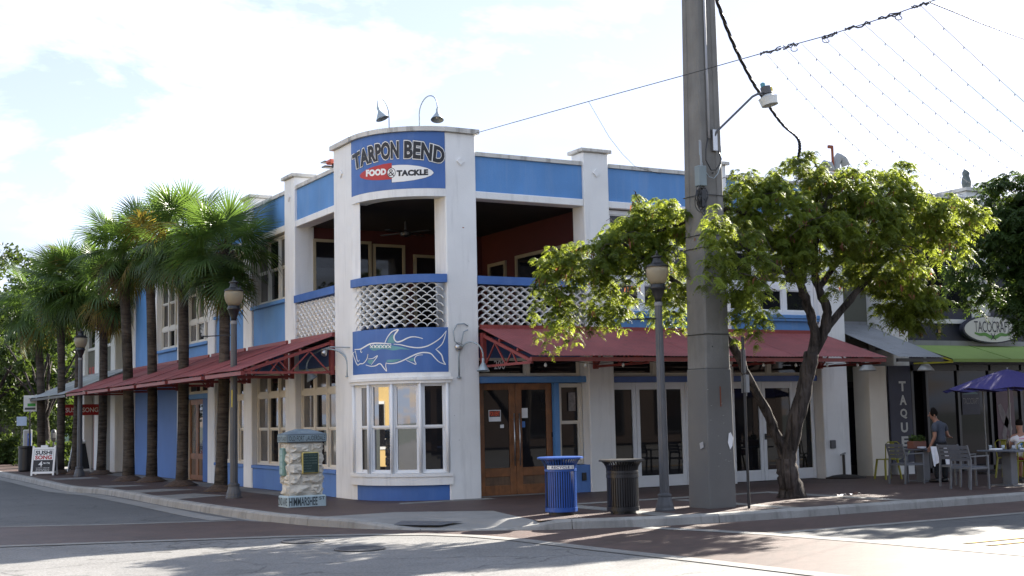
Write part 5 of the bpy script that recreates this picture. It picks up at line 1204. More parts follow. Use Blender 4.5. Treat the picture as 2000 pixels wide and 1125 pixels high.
# yellow metal chairs by the shop front
YEL = mk('yellow_chair_paint',(0.24,0.23,0.02),0.45,0.12,5.0)
def ychair():
    t_ = thing('metal_chair','x','chair',group='yellow metal chairs at the shop front')
    for x,y in ((-1,-1),(1,-1),(-1,1),(1,1)): obj('leg', MB().bar((x*0.22,y*0.22,0),(x*0.16,y*0.17,0.45),0.045,0.03), YEL, t_)
    obj('seat', MB().box(-0.19,0.19,-0.19,0.19,0.45,0.475), YEL, t_, bevel=0.012)
    obj('backrest', MB().tube([(-0.18,-0.17,0.46),(-0.23,-0.19,0.82),(-0.24,-0.12,0.87),(-0.24,0.12,0.87),(-0.23,0.19,0.82),(-0.18,0.17,0.46)],0.014).box(-0.215,-0.205,-0.06,0.06,0.47,0.86), YEL, t_)
    return t_
yc = ychair(); yc.location=(12.3,-1.25,0); yc.rotation_euler.z=math.radians(80); yc['label']='yellow metal chair behind the left slatted chair'
for x,y,rz,lab in ((14.3,-3.05,20,'yellow metal chair behind the waiter, left of the set table'),(14.95,-3.3,160,'yellow metal chair left of the table legs, facing the other yellow chair'),(16.0,-3.8,60,'yellow metal chair nearest the right edge')):
    c = copy_tree(yc); c.location=(x,y,0); c.rotation_euler.z=math.radians(rz); c['label']=lab
# parasols
def parasol(loc, R, za, ze, label, mat):
    t_ = thing('parasol',label,'umbrella',loc,group='purple parasols on the terrace'); n = 8; mb = MB(); rings = 5; vs = [(0,0,za)]
    for r in range(1,rings+1):
        t = r/rings
        for k in range(n*4):
            a = 2*math.pi*k/(n*4); c = abs(((k/4)%1)-0.5)*2
            rr = R*t*(0.965+0.035*c); vs.append((rr*math.cos(a),rr*math.sin(a),za-(za-ze)*(t**1.15)-0.05*t*(1-c)))
    N_ = n*4; fs = [(0,1+k,1+(k+1)%N_) for k in range(N_)]+[(1+(r-1)*N_+k,1+r*N_+k,1+r*N_+(k+1)%N_,1+(r-1)*N_+(k+1)%N_) for r in range(1,rings) for k in range(N_)]
    mb.add(vs,fs); obj('canopy', mb, mat, t_)
    obj('pole', MB().tube([(0,0,0.05),(0,0,za+0.04)],0.02), ALU, t_); obj('base', MB().lathe([(0.24,0),(0.24,0.05),(0.04,0.08)],16), BLACK, t_)
    for k in range(n): a = 2*math.pi*k/n; obj('rib', MB().bar((0.03*math.cos(a),0.03*math.sin(a),za-0.03),(R*0.98*math.cos(a),R*0.98*math.sin(a),ze-0.015),0.012), ALU, t_)
    return t_
PURP = mk('purple_canvas',(0.040,0.033,0.15),0.85,0.1,2.0)
parasol((13.25,-4.05,0),1.25,2.47,2.06,'large purple parasol over the set table at the right edge',PURP); parasol((15.4,-1.5,0),0.95,2.32,2.05,'smaller purple parasol half hidden by the larger one, behind the waiter',PURP)

# ---------------------------------------------------------------- people
def skin_mesh(name, chains, mat, parent, sub=2, smooth=True, label=None):
    """one continuous surface grown round joints; chains: list of [(point, radius), ...]; chains share joints by position"""
    vi = {}; V = []; Rr = []; E_ = []
    for ch_ in chains:
        prev = None
        for p, r in ch_:
            k = tuple(round(c,4) for c in p)
            if k not in vi: vi[k] = len(V); V.append(p); Rr.append(r if hasattr(r,'__len__') else (r,r))
            i = vi[k]
            if prev is not None and prev != i: E_.append((prev,i))
            prev = i
    me = bpy.data.meshes.new(name); me.from_pydata([tuple(v) for v in V],E_,[]); me.update()
    o = bpy.data.objects.new(name, me); COL.objects.link(o); o.parent = parent
    md = o.modifiers.new('skin','SKIN'); md.use_smooth_shade = smooth; md.branch_smoothing = 0.6
    me = o.data
    for k,(a,b) in enumerate(Rr): me.skin_vertices[0].data[k].radius = (a,b)
    me.skin_vertices[0].data[0].use_root = True
    sd = o.modifiers.new('sub','SUBSURF'); sd.levels = sub; sd.render_levels = sub
    dg = bpy.context.evaluated_depsgraph_get(); m2 = bpy.data.meshes.new_from_object(o.evaluated_get(dg))
    o.modifiers.clear(); old = o.data; o.data = m2; bpy.data.meshes.remove(old); m2.name = name
    m2.materials.clear(); m2.materials.append(mat)
    for p in m2.polygons: p.use_smooth = True
    if label: o['label'] = label
    return o
SKIN = mk('skin',(0.30,0.15,0.10),0.55,0.08,9.0); HAIR = mk('dark_hair',(0.008,0.006,0.005),0.8,0.3,30.0,spec=0.1)
SHIRT = mk('slate_shirt',(0.055,0.065,0.09),0.9,0.12,6.0,0.3,40); TROU = mk('black_trousers',(0.010,0.011,0.015),0.9,0.15,6.0)
WP = Vector((11.93,-3.20,0)); R_ = Vector((math.cos(YAW),-math.sin(YAW),0)); A_ = Vector((math.sin(YAW),math.cos(YAW),0))
man = thing('person','waiter in a slate grey T-shirt and black trousers bending over a table','person',WP)
def q_(r,a,z): v = R_*r+A_*a; return (v.x,v.y,z)
# facing left and away; leaning to the left over the table
pel = q_(0.02,0,0.86); wai = q_(0.03,0.0,0.98); che = q_(0.03,0.02,1.16); sho = q_(0.0,0.03,1.30); nk = q_(-0.05,0.04,1.375); hd0 = q_(-0.085,0.05,1.43); hd1 = q_(-0.10,0.055,1.52)
body = [[(pel,(0.085,0.07)),(wai,(0.10,0.08)),(che,(0.115,0.09)),(sho,(0.085,0.07)),(nk,(0.052,0.052)),(hd0,(0.072,0.078)),(hd1,(0.078,0.088)),(q_(-0.102,0.055,1.575),(0.055,0.06))]]
def arm(sx, s, e, w, h): return [(sho,(0.085,0.07)),(s,0.055),(e,0.043),(w,0.03)]
sL,eL,wL,hL = q_(-0.12,-0.10,1.27),q_(-0.135,-0.13,1.0),q_(-0.22,-0.10,0.83),q_(-0.245,-0.09,0.76)
sR,eR,wR,hR = q_(0.16,0.10,1.26),q_(0.23,0.14,1.04),q_(0.285,0.20,1.0),q_(0.32,0.23,0.99)
body += [arm(1,sL,eL,wL,hL)+[(hL,0.034)], arm(1,sR,eR,wR,hR)+[(hR,0.034)]]
fl_ = lambda h,d,ln,k: [(h,0.034),(tuple(Vector(h)+Vector(d)*ln*0.55),0.0095),(tuple(Vector(h)+Vector(d)*ln),0.008)]
for hh,dx in ((hL,q_(-0.25,0.1,-0.96)),(hR,q_(0.8,0.4,-0.3))):
    d = Vector(dx).normalized(); sdv = d.cross(Vector((0,0,1)) if abs(d.z) < 0.9 else A_).normalized()
    for k,(off,ln) in enumerate(((-0.027,0.075),(-0.009,0.088),(0.009,0.083),(0.027,0.065))):
        b0 = Vector(hh)+sdv*off+d*0.022; body.append([(hh,0.034),(tuple(b0),0.0105),(tuple(b0+d*ln*0.5),0.0095),(tuple(b0+d*ln*0.8+R_*(-0.02)),0.008)])
    body.append([(hh,0.034),(tuple(Vector(hh)+sdv*-0.035),0.012),(tuple(Vector(hh)+sdv*-0.045+d*0.04),0.009)])
hipL,hipR = q_(-0.07,-0.02,0.84),q_(0.11,0.02,0.84); knL,knR = q_(-0.075,-0.02,0.47),q_(0.11,0.02,0.47); anL,anR = q_(-0.08,0.0,0.08),q_(0.11,0.04,0.08)
for h,k,a in ((hipL,knL,anL),(hipR,knR,anR)): body.append([(pel,(0.085,0.07)),(h,0.055),(k,0.045),(a,0.036)])
skin_mesh('body', body, SKIN, man, 2)
sh_ = [[(q_(0.025,0,0.83),(0.168,0.135)),(wai,(0.158,0.122)),(che,(0.172,0.135)),(sho,(0.128,0.106)),(q_(-0.035,0.035,1.35),(0.072,0.072))],[(sho,(0.128,0.106)),(sL,0.082),(tuple(Vector(sL)*0.35+Vector(eL)*0.65),0.068)],[(sho,(0.128,0.106)),(sR,0.08),(tuple(Vector(sR)*0.35+Vector(eR)*0.65),0.066)]]
skin_mesh('shirt', sh_, SHIRT, man, 2)
tr = [[(q_(0.025,0,0.97),(0.150,0.118)),(pel,(0.162,0.13)),(hipL,0.105),(knL,0.078),(q_(-0.08,0,0.07),0.066)],[(pel,(0.162,0.13)),(hipR,0.105),(knR,0.078),(q_(0.11,0.04,0.07),0.066)]]
skin_mesh('trousers', tr, TROU, man, 2)
hr = [[(q_(-0.058,0.02,1.445),(0.068,0.068)),(q_(-0.072,0.025,1.52),(0.102,0.104)),(q_(-0.10,0.045,1.60),(0.088,0.092)),(q_(-0.135,0.06,1.605),(0.055,0.06))]]
skin_mesh('hair', hr, HAIR, man, 2)
fc = MB(); 
nose = Vector(q_(-0.18,0.09,1.475)); fc.lathe([(0.003,0.03),(0.012,0.0),(0.014,-0.015),(0.004,-0.022)],8,tuple(nose)); obj('nose', fc, SKIN, man, smooth=True)
er = MB(); er.lathe([(0.006,0.03),(0.02,0.012),(0.02,-0.012),(0.008,-0.03)],8,q_(-0.085,-0.035,1.48)); obj('ear', er, SKIN, man, smooth=True)
for a in (anL,anR):
    v = Vector(a); f_ = MB(); d = (R_*-0.8+A_*0.6).normalized(); obj('shoe', MB().tube([v+Vector((0,0,-0.03))-d*0.06,v+d*0.04+Vector((0,0,-0.035)),v+d*0.15+Vector((0,0,-0.05)),v+d*0.19+Vector((0,0,-0.055))],[0.045,0.048,0.04,0.02],10), BLACK, man, smooth=True)
def cloth(pts, lab, fold=0.02, seed=1):
    r_ = random.Random(seed); mb = MB(); n, m = 8, 6; vs = []
    a,b,c,d = [Vector(p) for p in pts]
    for i in range(n+1):
        for j in range(m+1):
            u,v = i/n,j/m; p = a*(1-u)*(1-v)+b*u*(1-v)+c*u*v+d*(1-u)*v
            vs.append(p+A_*(-fold*math.sin(u*9+seed)*(0.4+v))+Vector((0,0,-0.05*v*r_.random() if j == m else 0)))
    mb.add(vs,[(i*(m+1)+j,(i+1)*(m+1)+j,(i+1)*(m+1)+j+1,i*(m+1)+j+1) for i in range(n) for j in range(m)])
    mb.v = [tuple(Vector(p)) for p in mb.v]
    o = solo('cloth', mb, CLOTHW, lab, 'cloth', group='white cloths of the waiter', smooth=True); return o
o_ = lambda r,a,z: WP+R_*r+A_*a+Vector((0,0,z))
cloth([o_(-0.25,-0.15,0.80),o_(-0.10,-0.17,0.80),o_(-0.04,-0.17,0.50),o_(-0.20,-0.15,0.38)],'white cloth hanging from the waiter\'s left hand',0.02,1)
cloth([o_(0.03,-0.165,0.82),o_(0.12,-0.155,0.82),o_(0.17,-0.165,0.40),o_(0.07,-0.175,0.38)],'long white cloth tucked in the back of the waiter\'s trousers',0.012,3)
solo('dish', MB().lathe([(0.03,0.0),(0.09,0.02),(0.10,0.05),(0.085,0.03),(0.02,0.01)],16), CLOTHW, 'white plate in front of the waiter\'s hand', 'plate', loc=tuple(WP+R_*-0.38+A_*0.05+Vector((0,0,0.74))))
# seated guest at the right edge, white T-shirt with a pink and blue print
GP = Vector((12.98,-4.55,0)); gu = thing('person','seated guest in a white T-shirt with a pink and blue print, at the right edge','person',GP)
gp = lambda r,a,z: (R_*r+A_*a).to_tuple()[:2]+(z,)
b_ = [[(gp(0,0,0.52),(0.16,0.12)),(gp(0.0,0.0,0.72),(0.15,0.11)),(gp(-0.01,0.02,0.92),(0.17,0.11)),(gp(-0.01,0.03,1.03),(0.10,0.08)),(gp(-0.01,0.05,1.10),(0.052,0.052)),(gp(-0.01,0.07,1.18),(0.072,0.08)),(gp(-0.01,0.075,1.27),(0.076,0.088)),(gp(-0.01,0.07,1.32),(0.05,0.055))],
      [(gp(-0.01,0.03,1.03),(0.10,0.08)),(gp(-0.18,0.03,0.98),0.06),(gp(-0.24,0.1,0.76),0.043),(gp(-0.2,0.3,0.78),0.03),(gp(-0.19,0.37,0.78),0.03)],[(gp(-0.01,0.03,1.03),(0.10,0.08)),(gp(0.17,0.03,0.98),0.06),(gp(0.24,0.1,0.76),0.043),(gp(0.2,0.3,0.78),0.03),(gp(0.19,0.37,0.78),0.03)],
      [(gp(0,0,0.52),(0.16,0.12)),(gp(-0.09,0.05,0.52),0.085),(gp(-0.1,0.42,0.52),0.06),(gp(-0.1,0.44,0.08),0.04)],[(gp(0,0,0.52),(0.16,0.12)),(gp(0.09,0.05,0.52),0.085),(gp(0.1,0.42,0.52),0.06),(gp(0.1,0.44,0.08),0.04)]]
skin_mesh('body', b_, SKIN, gu, 2)
skin_mesh('shirt', [[(gp(0,0,0.50),(0.19,0.145)),(gp(0,0,0.72),(0.185,0.14)),(gp(-0.01,0.02,0.92),(0.195,0.135)),(gp(-0.01,0.03,1.035),(0.12,0.095))],[(gp(-0.01,0.02,0.92),(0.195,0.135)),(gp(-0.18,0.03,0.98),0.08),(gp(-0.22,0.07,0.86),0.07)],[(gp(-0.01,0.02,0.92),(0.195,0.135)),(gp(0.17,0.03,0.98),0.08),(gp(0.22,0.07,0.86),0.07)]], mk('white_tshirt',(0.62,0.60,0.62),0.9,0.05,6.0,0.2,30), gu, 2)
skin_mesh('hair', [[(gp(-0.01,0.055,1.2),(0.078,0.082)),(gp(-0.01,0.06,1.28),(0.088,0.094)),(gp(-0.01,0.065,1.33),(0.074,0.078)),(gp(-0.01,0.065,1.365),(0.04,0.045))]], HAIR, gu, 2)
skin_mesh('shorts', [[(gp(0,0,0.56),(0.175,0.135)),(gp(0,0.02,0.52),(0.175,0.135)),(gp(-0.09,0.05,0.52),0.105),(gp(-0.1,0.36,0.52),0.085)],[(gp(0,0.02,0.52),(0.175,0.135)),(gp(0.09,0.05,0.52),0.105),(gp(0.1,0.36,0.52),0.085)]], mk('dark_red_shorts',(0.2,0.02,0.04),0.9), gu, 2)
m_ = MB(); letters(m_,'HAVE',lambda a,b: gp(-0.10+0.18*a,-0.142,0.93+0.03*b),0.02); obj('lettering', m_, mk('pink_print',(0.6,0.06,0.25),0.6), gu)
m_ = MB(); stroke(m_,[(-0.12,0.78),(-0.02,0.85),(0.05,0.80),(0.12,0.86)],0.05,lambda r,z: gp(r,-0.147,z)); stroke(m_,[(-0.1,0.72),(0.0,0.75),(0.1,0.72)],0.04,lambda r,z: gp(r,-0.147,z)); obj('print', m_, mk('blue_print',(0.03,0.2,0.45),0.6), gu)
gs = MB()
st_ = copy_tree(yc); st_.location = tuple(GP); st_.rotation_euler.z = math.radians(60); st_['label'] = 'yellow metal chair under the seated guest at the right edge'

# ---------------------------------------------------------------- neighbour at the far left end, house and garden beyond
SB = thing('sushi_restaurant_building','olive and white two storey building at the far end of the red awnings','building',(0,21.95,0))
def sb(name, mb, mat, **k):
    mb.v = [(x,y-21.95,z) for x,y,z in mb.v]; return obj(name, mb, mat, SB, **k)
for a,b in ((23.75,24.45),(26.5,27.15),(29.0,29.7)): sb('pillar', MB().box(-0.02,0.5,a,b,-0.02,6.3), WHITE, bevel=0.018)
sb('recess_wall', MB().box(0.30,0.5,21.95,29.6,2.9,6.2), OLIVE); sb('recess_wall', MB().box(0.35,0.5,21.95,24.4,0,2.898), mk('taupe_paint',(0.20,0.19,0.17),0.7))
sb('front_wall', MB().box(0.12,0.5,24.45,26.5,2.9,4.55), OLIVE); sb('front_wall', MB().box(0.12,0.5,27.15,29.0,2.9,4.55), OLIVE)
for a,b in ((24.5,26.45),(27.2,28.95)):
    f_ = MB().box(0.08,0.2,a,b,4.56,4.66).box(0.08,0.2,a,b,6.0,6.1).box(0.08,0.2,a,a+0.08,4.66,6.0).box(0.08,0.2,b-0.08,b,4.66,6.0); f_.v=[(x,y-21.95,z) for x,y,z in f_.v]; w_ = obj('window', f_, FRAMEW, SB); obj('pane', MB().box(0.12,0.126,a+0.08-21.95,b-0.08-21.95,4.66,6.0), GLASS, w_)
sb('door_wall', MB().box(0.28,0.5,24.45,29.0,0,2.898), mk('taupe_paint',(0.20,0.19,0.17)))
d_ = sb('door', MB().box(0.2,0.275,27.3,28.3,0.02,2.1), mk('dull_red_door_paint',(0.22,0.06,0.05),0.6)); obj('handle', MB().box(0.15,0.199,27.45-21.95,27.49-21.95,0.9,1.3), BLACK, d_)
sb('building_core', MB().box(0.55,9,21.95,29.6,0,6.0), DARK); sb('roof', MB().box(0.3,9,21.95,29.7,6.203,6.3), mk('roof_felt',(0.2,0.2,0.2)))
m_ = MB(); letters(m_,'SUSHI',lambda a,b:(0.115,28.8-1.3*a,3.55+0.38*b),0.03); sb('lettering', m_, REDP)
awning(lambda u,o,z:(-o,u,z),22.05,29.6,mk('pale_tin_roofing',(0.30,0.32,0.34),0.4,0.15,1.2,0.04,30),'pale grey tin awning at the far left end of the row',z0=3.55,z1=2.75,out=2.1,trusses=(),steel=BLACK,sheetw=1.9)
hs = solo('hanging_sign', MB().box(-1.35,-0.05,26.0,26.06,2.05,2.45), mk('bright_red_sign_paint',(0.34,0.015,0.015),0.5), 'small bright red hanging sign with white letters under the far tin awning', 'sign'); m_ = MB(); letters(m_,'SUSHI SONG',lambda a,b:(-1.28+1.16*a,25.995,2.16+0.17*b),0.01); obj('lettering', m_, WHITEP, hs)
# sandwich boards
def aboard(loc, rz, label, h=0.95, w=0.72):
    t_ = thing('sandwich_board',label,'sign',loc,math.radians(rz),group='sandwich boards on the pavement')
    for s in (-1,1):
        P_ = lambda u,o,z,s=s: (u, s*(0.30-0.27*z/h)+s*o*0.97, z)
        f_ = MB(); t = 0.06
        f_.pbox(P_,-w/2,-w/2+t,-0.03,0.0,0,h); f_.pbox(P_,w/2-t,w/2,-0.03,0.0,0,h); f_.pbox(P_,-w/2+t,w/2-t,-0.03,-0.001,0.06,0.13); f_.pbox(P_,-w/2+t,w/2-t,-0.03,-0.001,h-0.12,h-0.05); f_.pbox(P_,-0.12,0.12,-0.03,-0.001,h-0.05,h+0.02)
        fo = obj('frame', f_, WHITEP, t_); pn = obj('board', MB().pbox(P_,-w/2+t,w/2-t,-0.02,-0.008,0.13,h-0.12), BLACKP, t_)
        if s == -1: t_['_P'] = 1; keep = P_; kpn = pn
    del t_['_P']; return t_, keep, kpn
t_, P_, pn = aboard((-2.45,23.4,0),-24,'white framed sandwich board with black and red letters at the left kerb',1.0,0.78)
obj('white_field', MB().pbox(P_,-0.32,0.32,-0.007,-0.004,0.52,0.87), WHITEP, pn)
for wd_,z0,hh,mt in (('SUSHI',0.70,0.14,BLACKP),('SONG',0.54,0.14,REDP)):
    m_ = MB(); letters(m_,wd_,lambda a,b: P_(-0.28+0.56*a,-0.002,z0+hh*b),0.04); obj('lettering', m_, mt, pn)
m_ = MB(); letters(m_,'4',lambda a,b: P_(-0.15+0.13*a,-0.004,0.30+0.18*b),0.02); obj('lettering', m_, WHITEP, pn); m_ = MB(); letters(m_,'PM 7PM',lambda a,b: P_(0.0+0.22*a,-0.004,0.38+0.06*b),0.01)
for k,wd_ in enumerate(('HAPPY HOUR','SUSHI ROLLS','DRINKS')): letters(m_,wd_,lambda a,b: P_(-0.22+0.44*a,-0.004,0.24-k*0.05+0.03*b),0.0)
obj('lettering', m_, WHITEP, pn, kind='stuff')
t_, P_, pn = aboard((-1.05,24.6,0),35,'white framed blackboard easel by the red door, farther back',1.15,0.6)
# ---------------------------------------------------------------- foliage
def np_mesh(name, quads, tones, mat):
    """quads: (N,4,3) array; tones: (N,) leaf tone"""
    N = len(quads); me = bpy.data.meshes.new(name)
    me.vertices.add(N*4); me.vertices.foreach_set('co', np.ascontiguousarray(quads,dtype=np.float32).ravel())
    me.loops.add(N*4); me.loops.foreach_set('vertex_index', np.arange(N*4,dtype=np.int32))
    me.polygons.add(N); me.polygons.foreach_set('loop_start', np.arange(0,N*4,4,dtype=np.int32)); me.polygons.foreach_set('loop_total', np.full(N,4,dtype=np.int32))
    me.update(calc_edges=True)
    at = me.attributes.new('tone','FLOAT','FACE'); at.data.foreach_set('value', np.asarray(tones,dtype=np.float32))
    me.materials.append(mat); return me
def unit(v): return v/np.maximum(np.linalg.norm(v,axis=-1,keepdims=True),1e-9)
def pinnate(cent, size, K=7, S=8, tone=None, outd=None, rng=RNG, wl=0.36):
    """fountains of feathery leaves: at each centre K arching leaf stalks, each with S pairs of drooping leaflets"""
    n = len(cent); az = rng.uniform(0,2*np.pi,(n,K)); el = rng.uniform(-0.2,0.9,(n,K)); L = size[:,None]*rng.uniform(0.7,1.15,(n,K))
    d = np.stack([np.cos(az)*np.cos(el),np.sin(az)*np.cos(el),np.sin(el)],-1)
    sd = np.stack([-np.sin(az),np.cos(az),np.zeros_like(az)],-1)
    t = np.linspace(0.18,1.0,S)
    drop = L*rng.uniform(0.7,1.3,(n,K))
    p = cent[:,None,None,:]+d[:,:,None,:]*(L[:,:,None]*t)[...,None]; p[...,2] -= drop[:,:,None]*t**2*0.85
    tan = d[:,:,None,:]*np.ones((1,1,S,1)); tan = tan.copy(); tan[...,2] -= (drop/L)[:,:,None]*t*1.7; tan = unit(tan)
    out = []; tn = []
    base = tone if tone is not None else rng.uniform(0,1,n)
    for sgn in (-1,1):
        ln = (L[:,:,None]*wl*(0.55+0.45*np.sin(np.pi*t*0.9))*rng.uniform(0.8,1.2,(n,K,S)))
        q = sd[:,:,None,:]*sgn*0.85+tan*0.45; q = q+rng.normal(0,0.12,q.shape); q[...,2] -= 0.18; q = unit(q)
        w = tan*(ln*0.19)[...,None]
        a = p; m = p+q*(ln*0.55)[...,None]; q2 = q.copy(); q2[...,2] -= 0.7; q2 = unit(q2); e = m+q2*(ln*0.5)[...,None]
        out.append(np.stack([a-w*0.5,a+w*0.7,m+w,m-w],-2)); out.append(np.stack([m-w,m+w,e+w*0.35,e-w*0.35],-2))
        tt = np.clip(base[:,None,None]+rng.normal(0,0.16,(n,K,S)),0,1); tn += [tt,tt]
    return np.concatenate([o.reshape(-1,4,3) for o in out]), np.concatenate([x.ravel() for x in tn])
def leafballs(cent, size, K=60, lw=0.09, rng=RNG, tone=None):
    """loose clumps of single leaves"""
    n = len(cent); r = rng.uniform(0.2,1,(n,K))**0.5; v = unit(rng.normal(0,1,(n,K,3)))
    p = cent[:,None,:]+v*(r*size[:,None])[...,None]
    a = unit(rng.normal(0,1,(n,K,3))+np.array([0,0,-0.4])); b = unit(np.cross(a,rng.normal(0,1,(n,K,3)))); s = lw*rng.uniform(0.6,1.3,(n,K))[...,None]
    q = np.stack([p-b*s*0.5,p+a*s-b*s*0.15,p+a*s*1.3+b*s*0.1,p+b*s*0.5],-2)
    base = tone if tone is not None else rng.uniform(0,1,n)
    return q.reshape(-1,4,3), np.clip(base[:,None]+rng.normal(0,0.18,(n,K)),0,1).ravel()
def noise3(p, f, seed=0):
    r_ = np.random.default_rng(seed); out = np.zeros(len(p))
    for k in range(5):
        w = unit(r_.normal(0,1,3))*f*(1.0+0.5*k); out += np.sin(p@w+r_.uniform(0,6.28))
    return out/5
LEAF = leaf_mat('feathery_leaf',(0.095,0.138,0.026),(0.27,0.32,0.036),0.5,0.5,0.58)
LEAFD = leaf_mat('dark_feathery_leaf',(0.040,0.075,0.016),(0.080,0.125,0.018),0.4,0.5,0.5)
POD = leaf_mat('seed_pod',(0.22,0.10,0.055),(0.32,0.12,0.06),0.4,0.6,0.4)
def blob_points(blobs, dens, rng, gapf=3.0, gap=-0.35, seed=3):
    P = []
    for (c, r, k) in blobs:
        c = np.array(c); n = int(dens*k*r[0]*r[1]*r[2]/(0.5**3)); v = unit(rng.normal(0,1,(n,3))); rad = rng.uniform(0.25,1,n)**0.45
        q = c+v*rad[:,None]*np.array(r); P.append(q[(v[:,2] > -0.75)|(rng.uniform(0,1,n) < 0.5)])
    P = np.concatenate(P); return P[noise3(P,gapf,seed) > gap]
def gb(px, py, rx, ry, depth, k=1.0, rd=None):
    p = dpt(px,py,depth); s = depth/FPX; return ((p.x,p.y,p.z),(rx*s,(rd or rx*1.0)*s,ry*s),k)
# --- the spreading tree before the glass doors
TB = Vector((6.33,-4.64,0)); tree = thing('feathery_tree','spreading multi-stemmed tree with feathery yellow-green leaves, rooted before the glass doors','tree',TB)
TD = 24.8
def tp(px, py, d=TD): return dpt(px,py,d)-TB
def limb(pts, r0, r1, n=10, wob=0.02, seed=1):
    r_ = random.Random(seed); P = [Vector(p) for p in pts]; R = []
    for i in range(len(P)-1):
        p0,p1,p2,p3 = P[max(i-1,0)],P[i],P[i+1],P[min(i+2,len(P)-1)]
        for k in range(5):
            t = k/5; R.append(0.5*((2*p1)+(p2-p0)*t+(2*p0-5*p1+4*p2-p3)*t*t+(3*p1-p0-3*p2+p3)*t**3)+Vector((r_.uniform(-wob,wob),r_.uniform(-wob,wob),0)))
    R.append(P[-1]); m = len(R); return R, [(r0+(r1-r0)*i/(m-1))*(1+r_.uniform(-0.06,0.06)) for i in range(m)]
trk = MB()
def addlimb(pts, r0, r1, n=10, seed=1, wob=0.015, mb=None):
    R, rad = limb(pts,r0*(0.86 if mb is None else 1),r1*(0.86 if mb is None else 1),n,wob,seed); (mb or trk).tube(R,rad,n)
addlimb([Vector((0.0,0,-0.05)),tp(1545,955),tp(1538,920),tp(1535,895)],0.27,0.21,14,1)
trk.lathe([(0.32,-0.03),(0.26,0.08),(0.215,0.3)],14)
addlimb([tp(1536,905),tp(1522,865),tp(1495,800,24.7),tp(1460,735,24.5),tp(1428,670,24.2),tp(1380,610,23.9),tp(1325,555,23.7)],0.12,0.07,10,2)
addlimb([tp(1537,910),tp(1545,860),tp(1560,800),tp(1575,740),tp(1585,690)],0.185,0.16,12,3)
addlimb([tp(1585,700),tp(1592,650),tp(1578,600),tp(1562,555,24.6),tp(1540,500,24.4),tp(1500,450,24.2)],0.13,0.06,10,4)
addlimb([tp(1585,700),tp(1605,655),tp(1615,610),tp(1598,560),tp(1590,510),tp(1600,440),tp(1620,380)],0.125,0.05,10,5)
addlimb([tp(1608,650),tp(1645,605,25.0),tp(1690,550,25.3),tp(1740,495,25.6),tp(1800,450,25.8),tp(1860,440,25.6),tp(1925,460,25.4)],0.095,0.03,9,6)
addlimb([tp(1600,560),tp(1640,510,25.2),tp(1690,465,25.4),tp(1720,400,25.5)],0.07,0.03,8,7)
addlimb([tp(1500,450,24.2),tp(1440,410,24.0),tp(1380,420,23.6),tp(1290,450,23.8),tp(1200,475,24.0),tp(1120,490,24.0),tp(1060,530,24.0),tp(1040,575,24.0)],0.06,0.014,8,8)
addlimb([tp(1325,555,23.7),tp(1250,500,23.8),tp(1210,470,24.0)],0.07,0.02,8,9)
addlimb([tp(1560,540,24.6),tp(1500,520,23.4),tp(1440,470,22.3),tp(1400,440,21.9)],0.06,0.02,8,10)
addlimb([tp(1620,380),tp(1600,330,25.2),tp(1580,310,25.3)],0.04,0.012,7,11); addlimb([tp(1720,400,25.5),tp(1760,350,26),tp(1790,330,26)],0.03,0.01,7,12)
addlimb([tp(1690,430,25.4),tp(1660,355,25.4),tp(1640,350,25.2),tp(1625,380,25.0),tp(1622,420,25)],0.03,0.012,7,13)
addlimb([tp(1240,470,23.9),tp(1262,420,23.9),tp(1250,395,23.9),tp(1238,372,23.9)],0.02,0.008,6,14)
r_ = random.Random(9)
trk.v = [tuple(Vector(p)+Vector((r_.uniform(-1,1),r_.uniform(-1,1),0))*0.012) for p in trk.v]
obj('trunk', trk, BARK, tree, smooth=True)
blobs = [gb(1090,520,50,40,24,0.9),gb(1075,580,40,60,24,0.7),gb(1150,510,70,50,24,1.1),gb(1190,570,55,75,24,0.8),gb(1240,480,80,60,24,1.0),gb(1290,440,75,55,23.9,1.0),gb(1250,392,14,25,23.9,2.0),gb(1310,520,60,80,23.8,0.9),gb(1330,450,40,60,23.6,0.8),
         gb(1400,450,32,50,21.9,1.6),gb(1455,520,55,90,22.6,1.0),gb(1440,400,55,50,24,1.0),gb(1470,360,50,40,24.4,1.0),gb(1520,420,80,70,24.3,1.1),gb(1560,350,65,45,25,1.1),gb(1580,312,18,22,25.2,2.2),gb(1640,390,80,60,25.2,1.1),gb(1600,470,90,60,24.4,1.0),gb(1690,440,80,70,25,1.0),gb(1740,370,60,45,25.6,1.0),gb(1765,335,25,24,26,1.8),gb(1690,330,22,20,25.6,1.2),
         gb(1660,345,25,20,25.5,1.3),gb(1790,430,70,60,25.4,1.0),gb(1850,420,60,42,25.4,1.0),gb(1905,430,38,26,25.2,1.2),gb(1860,480,50,40,25.4,0.9),gb(1720,520,80,60,25.6,0.9),gb(1540,510,60,50,24.0,0.8),gb(1640,530,50,40,25.2,0.6),gb(1490,590,35,50,23.8,0.6),gb(1760,570,70,70,26.2,0.9),gb(1790,605,60,45,26.4,0.7)]
P = blob_points(blobs, 95, RNG, 2.9, -0.44, 3)
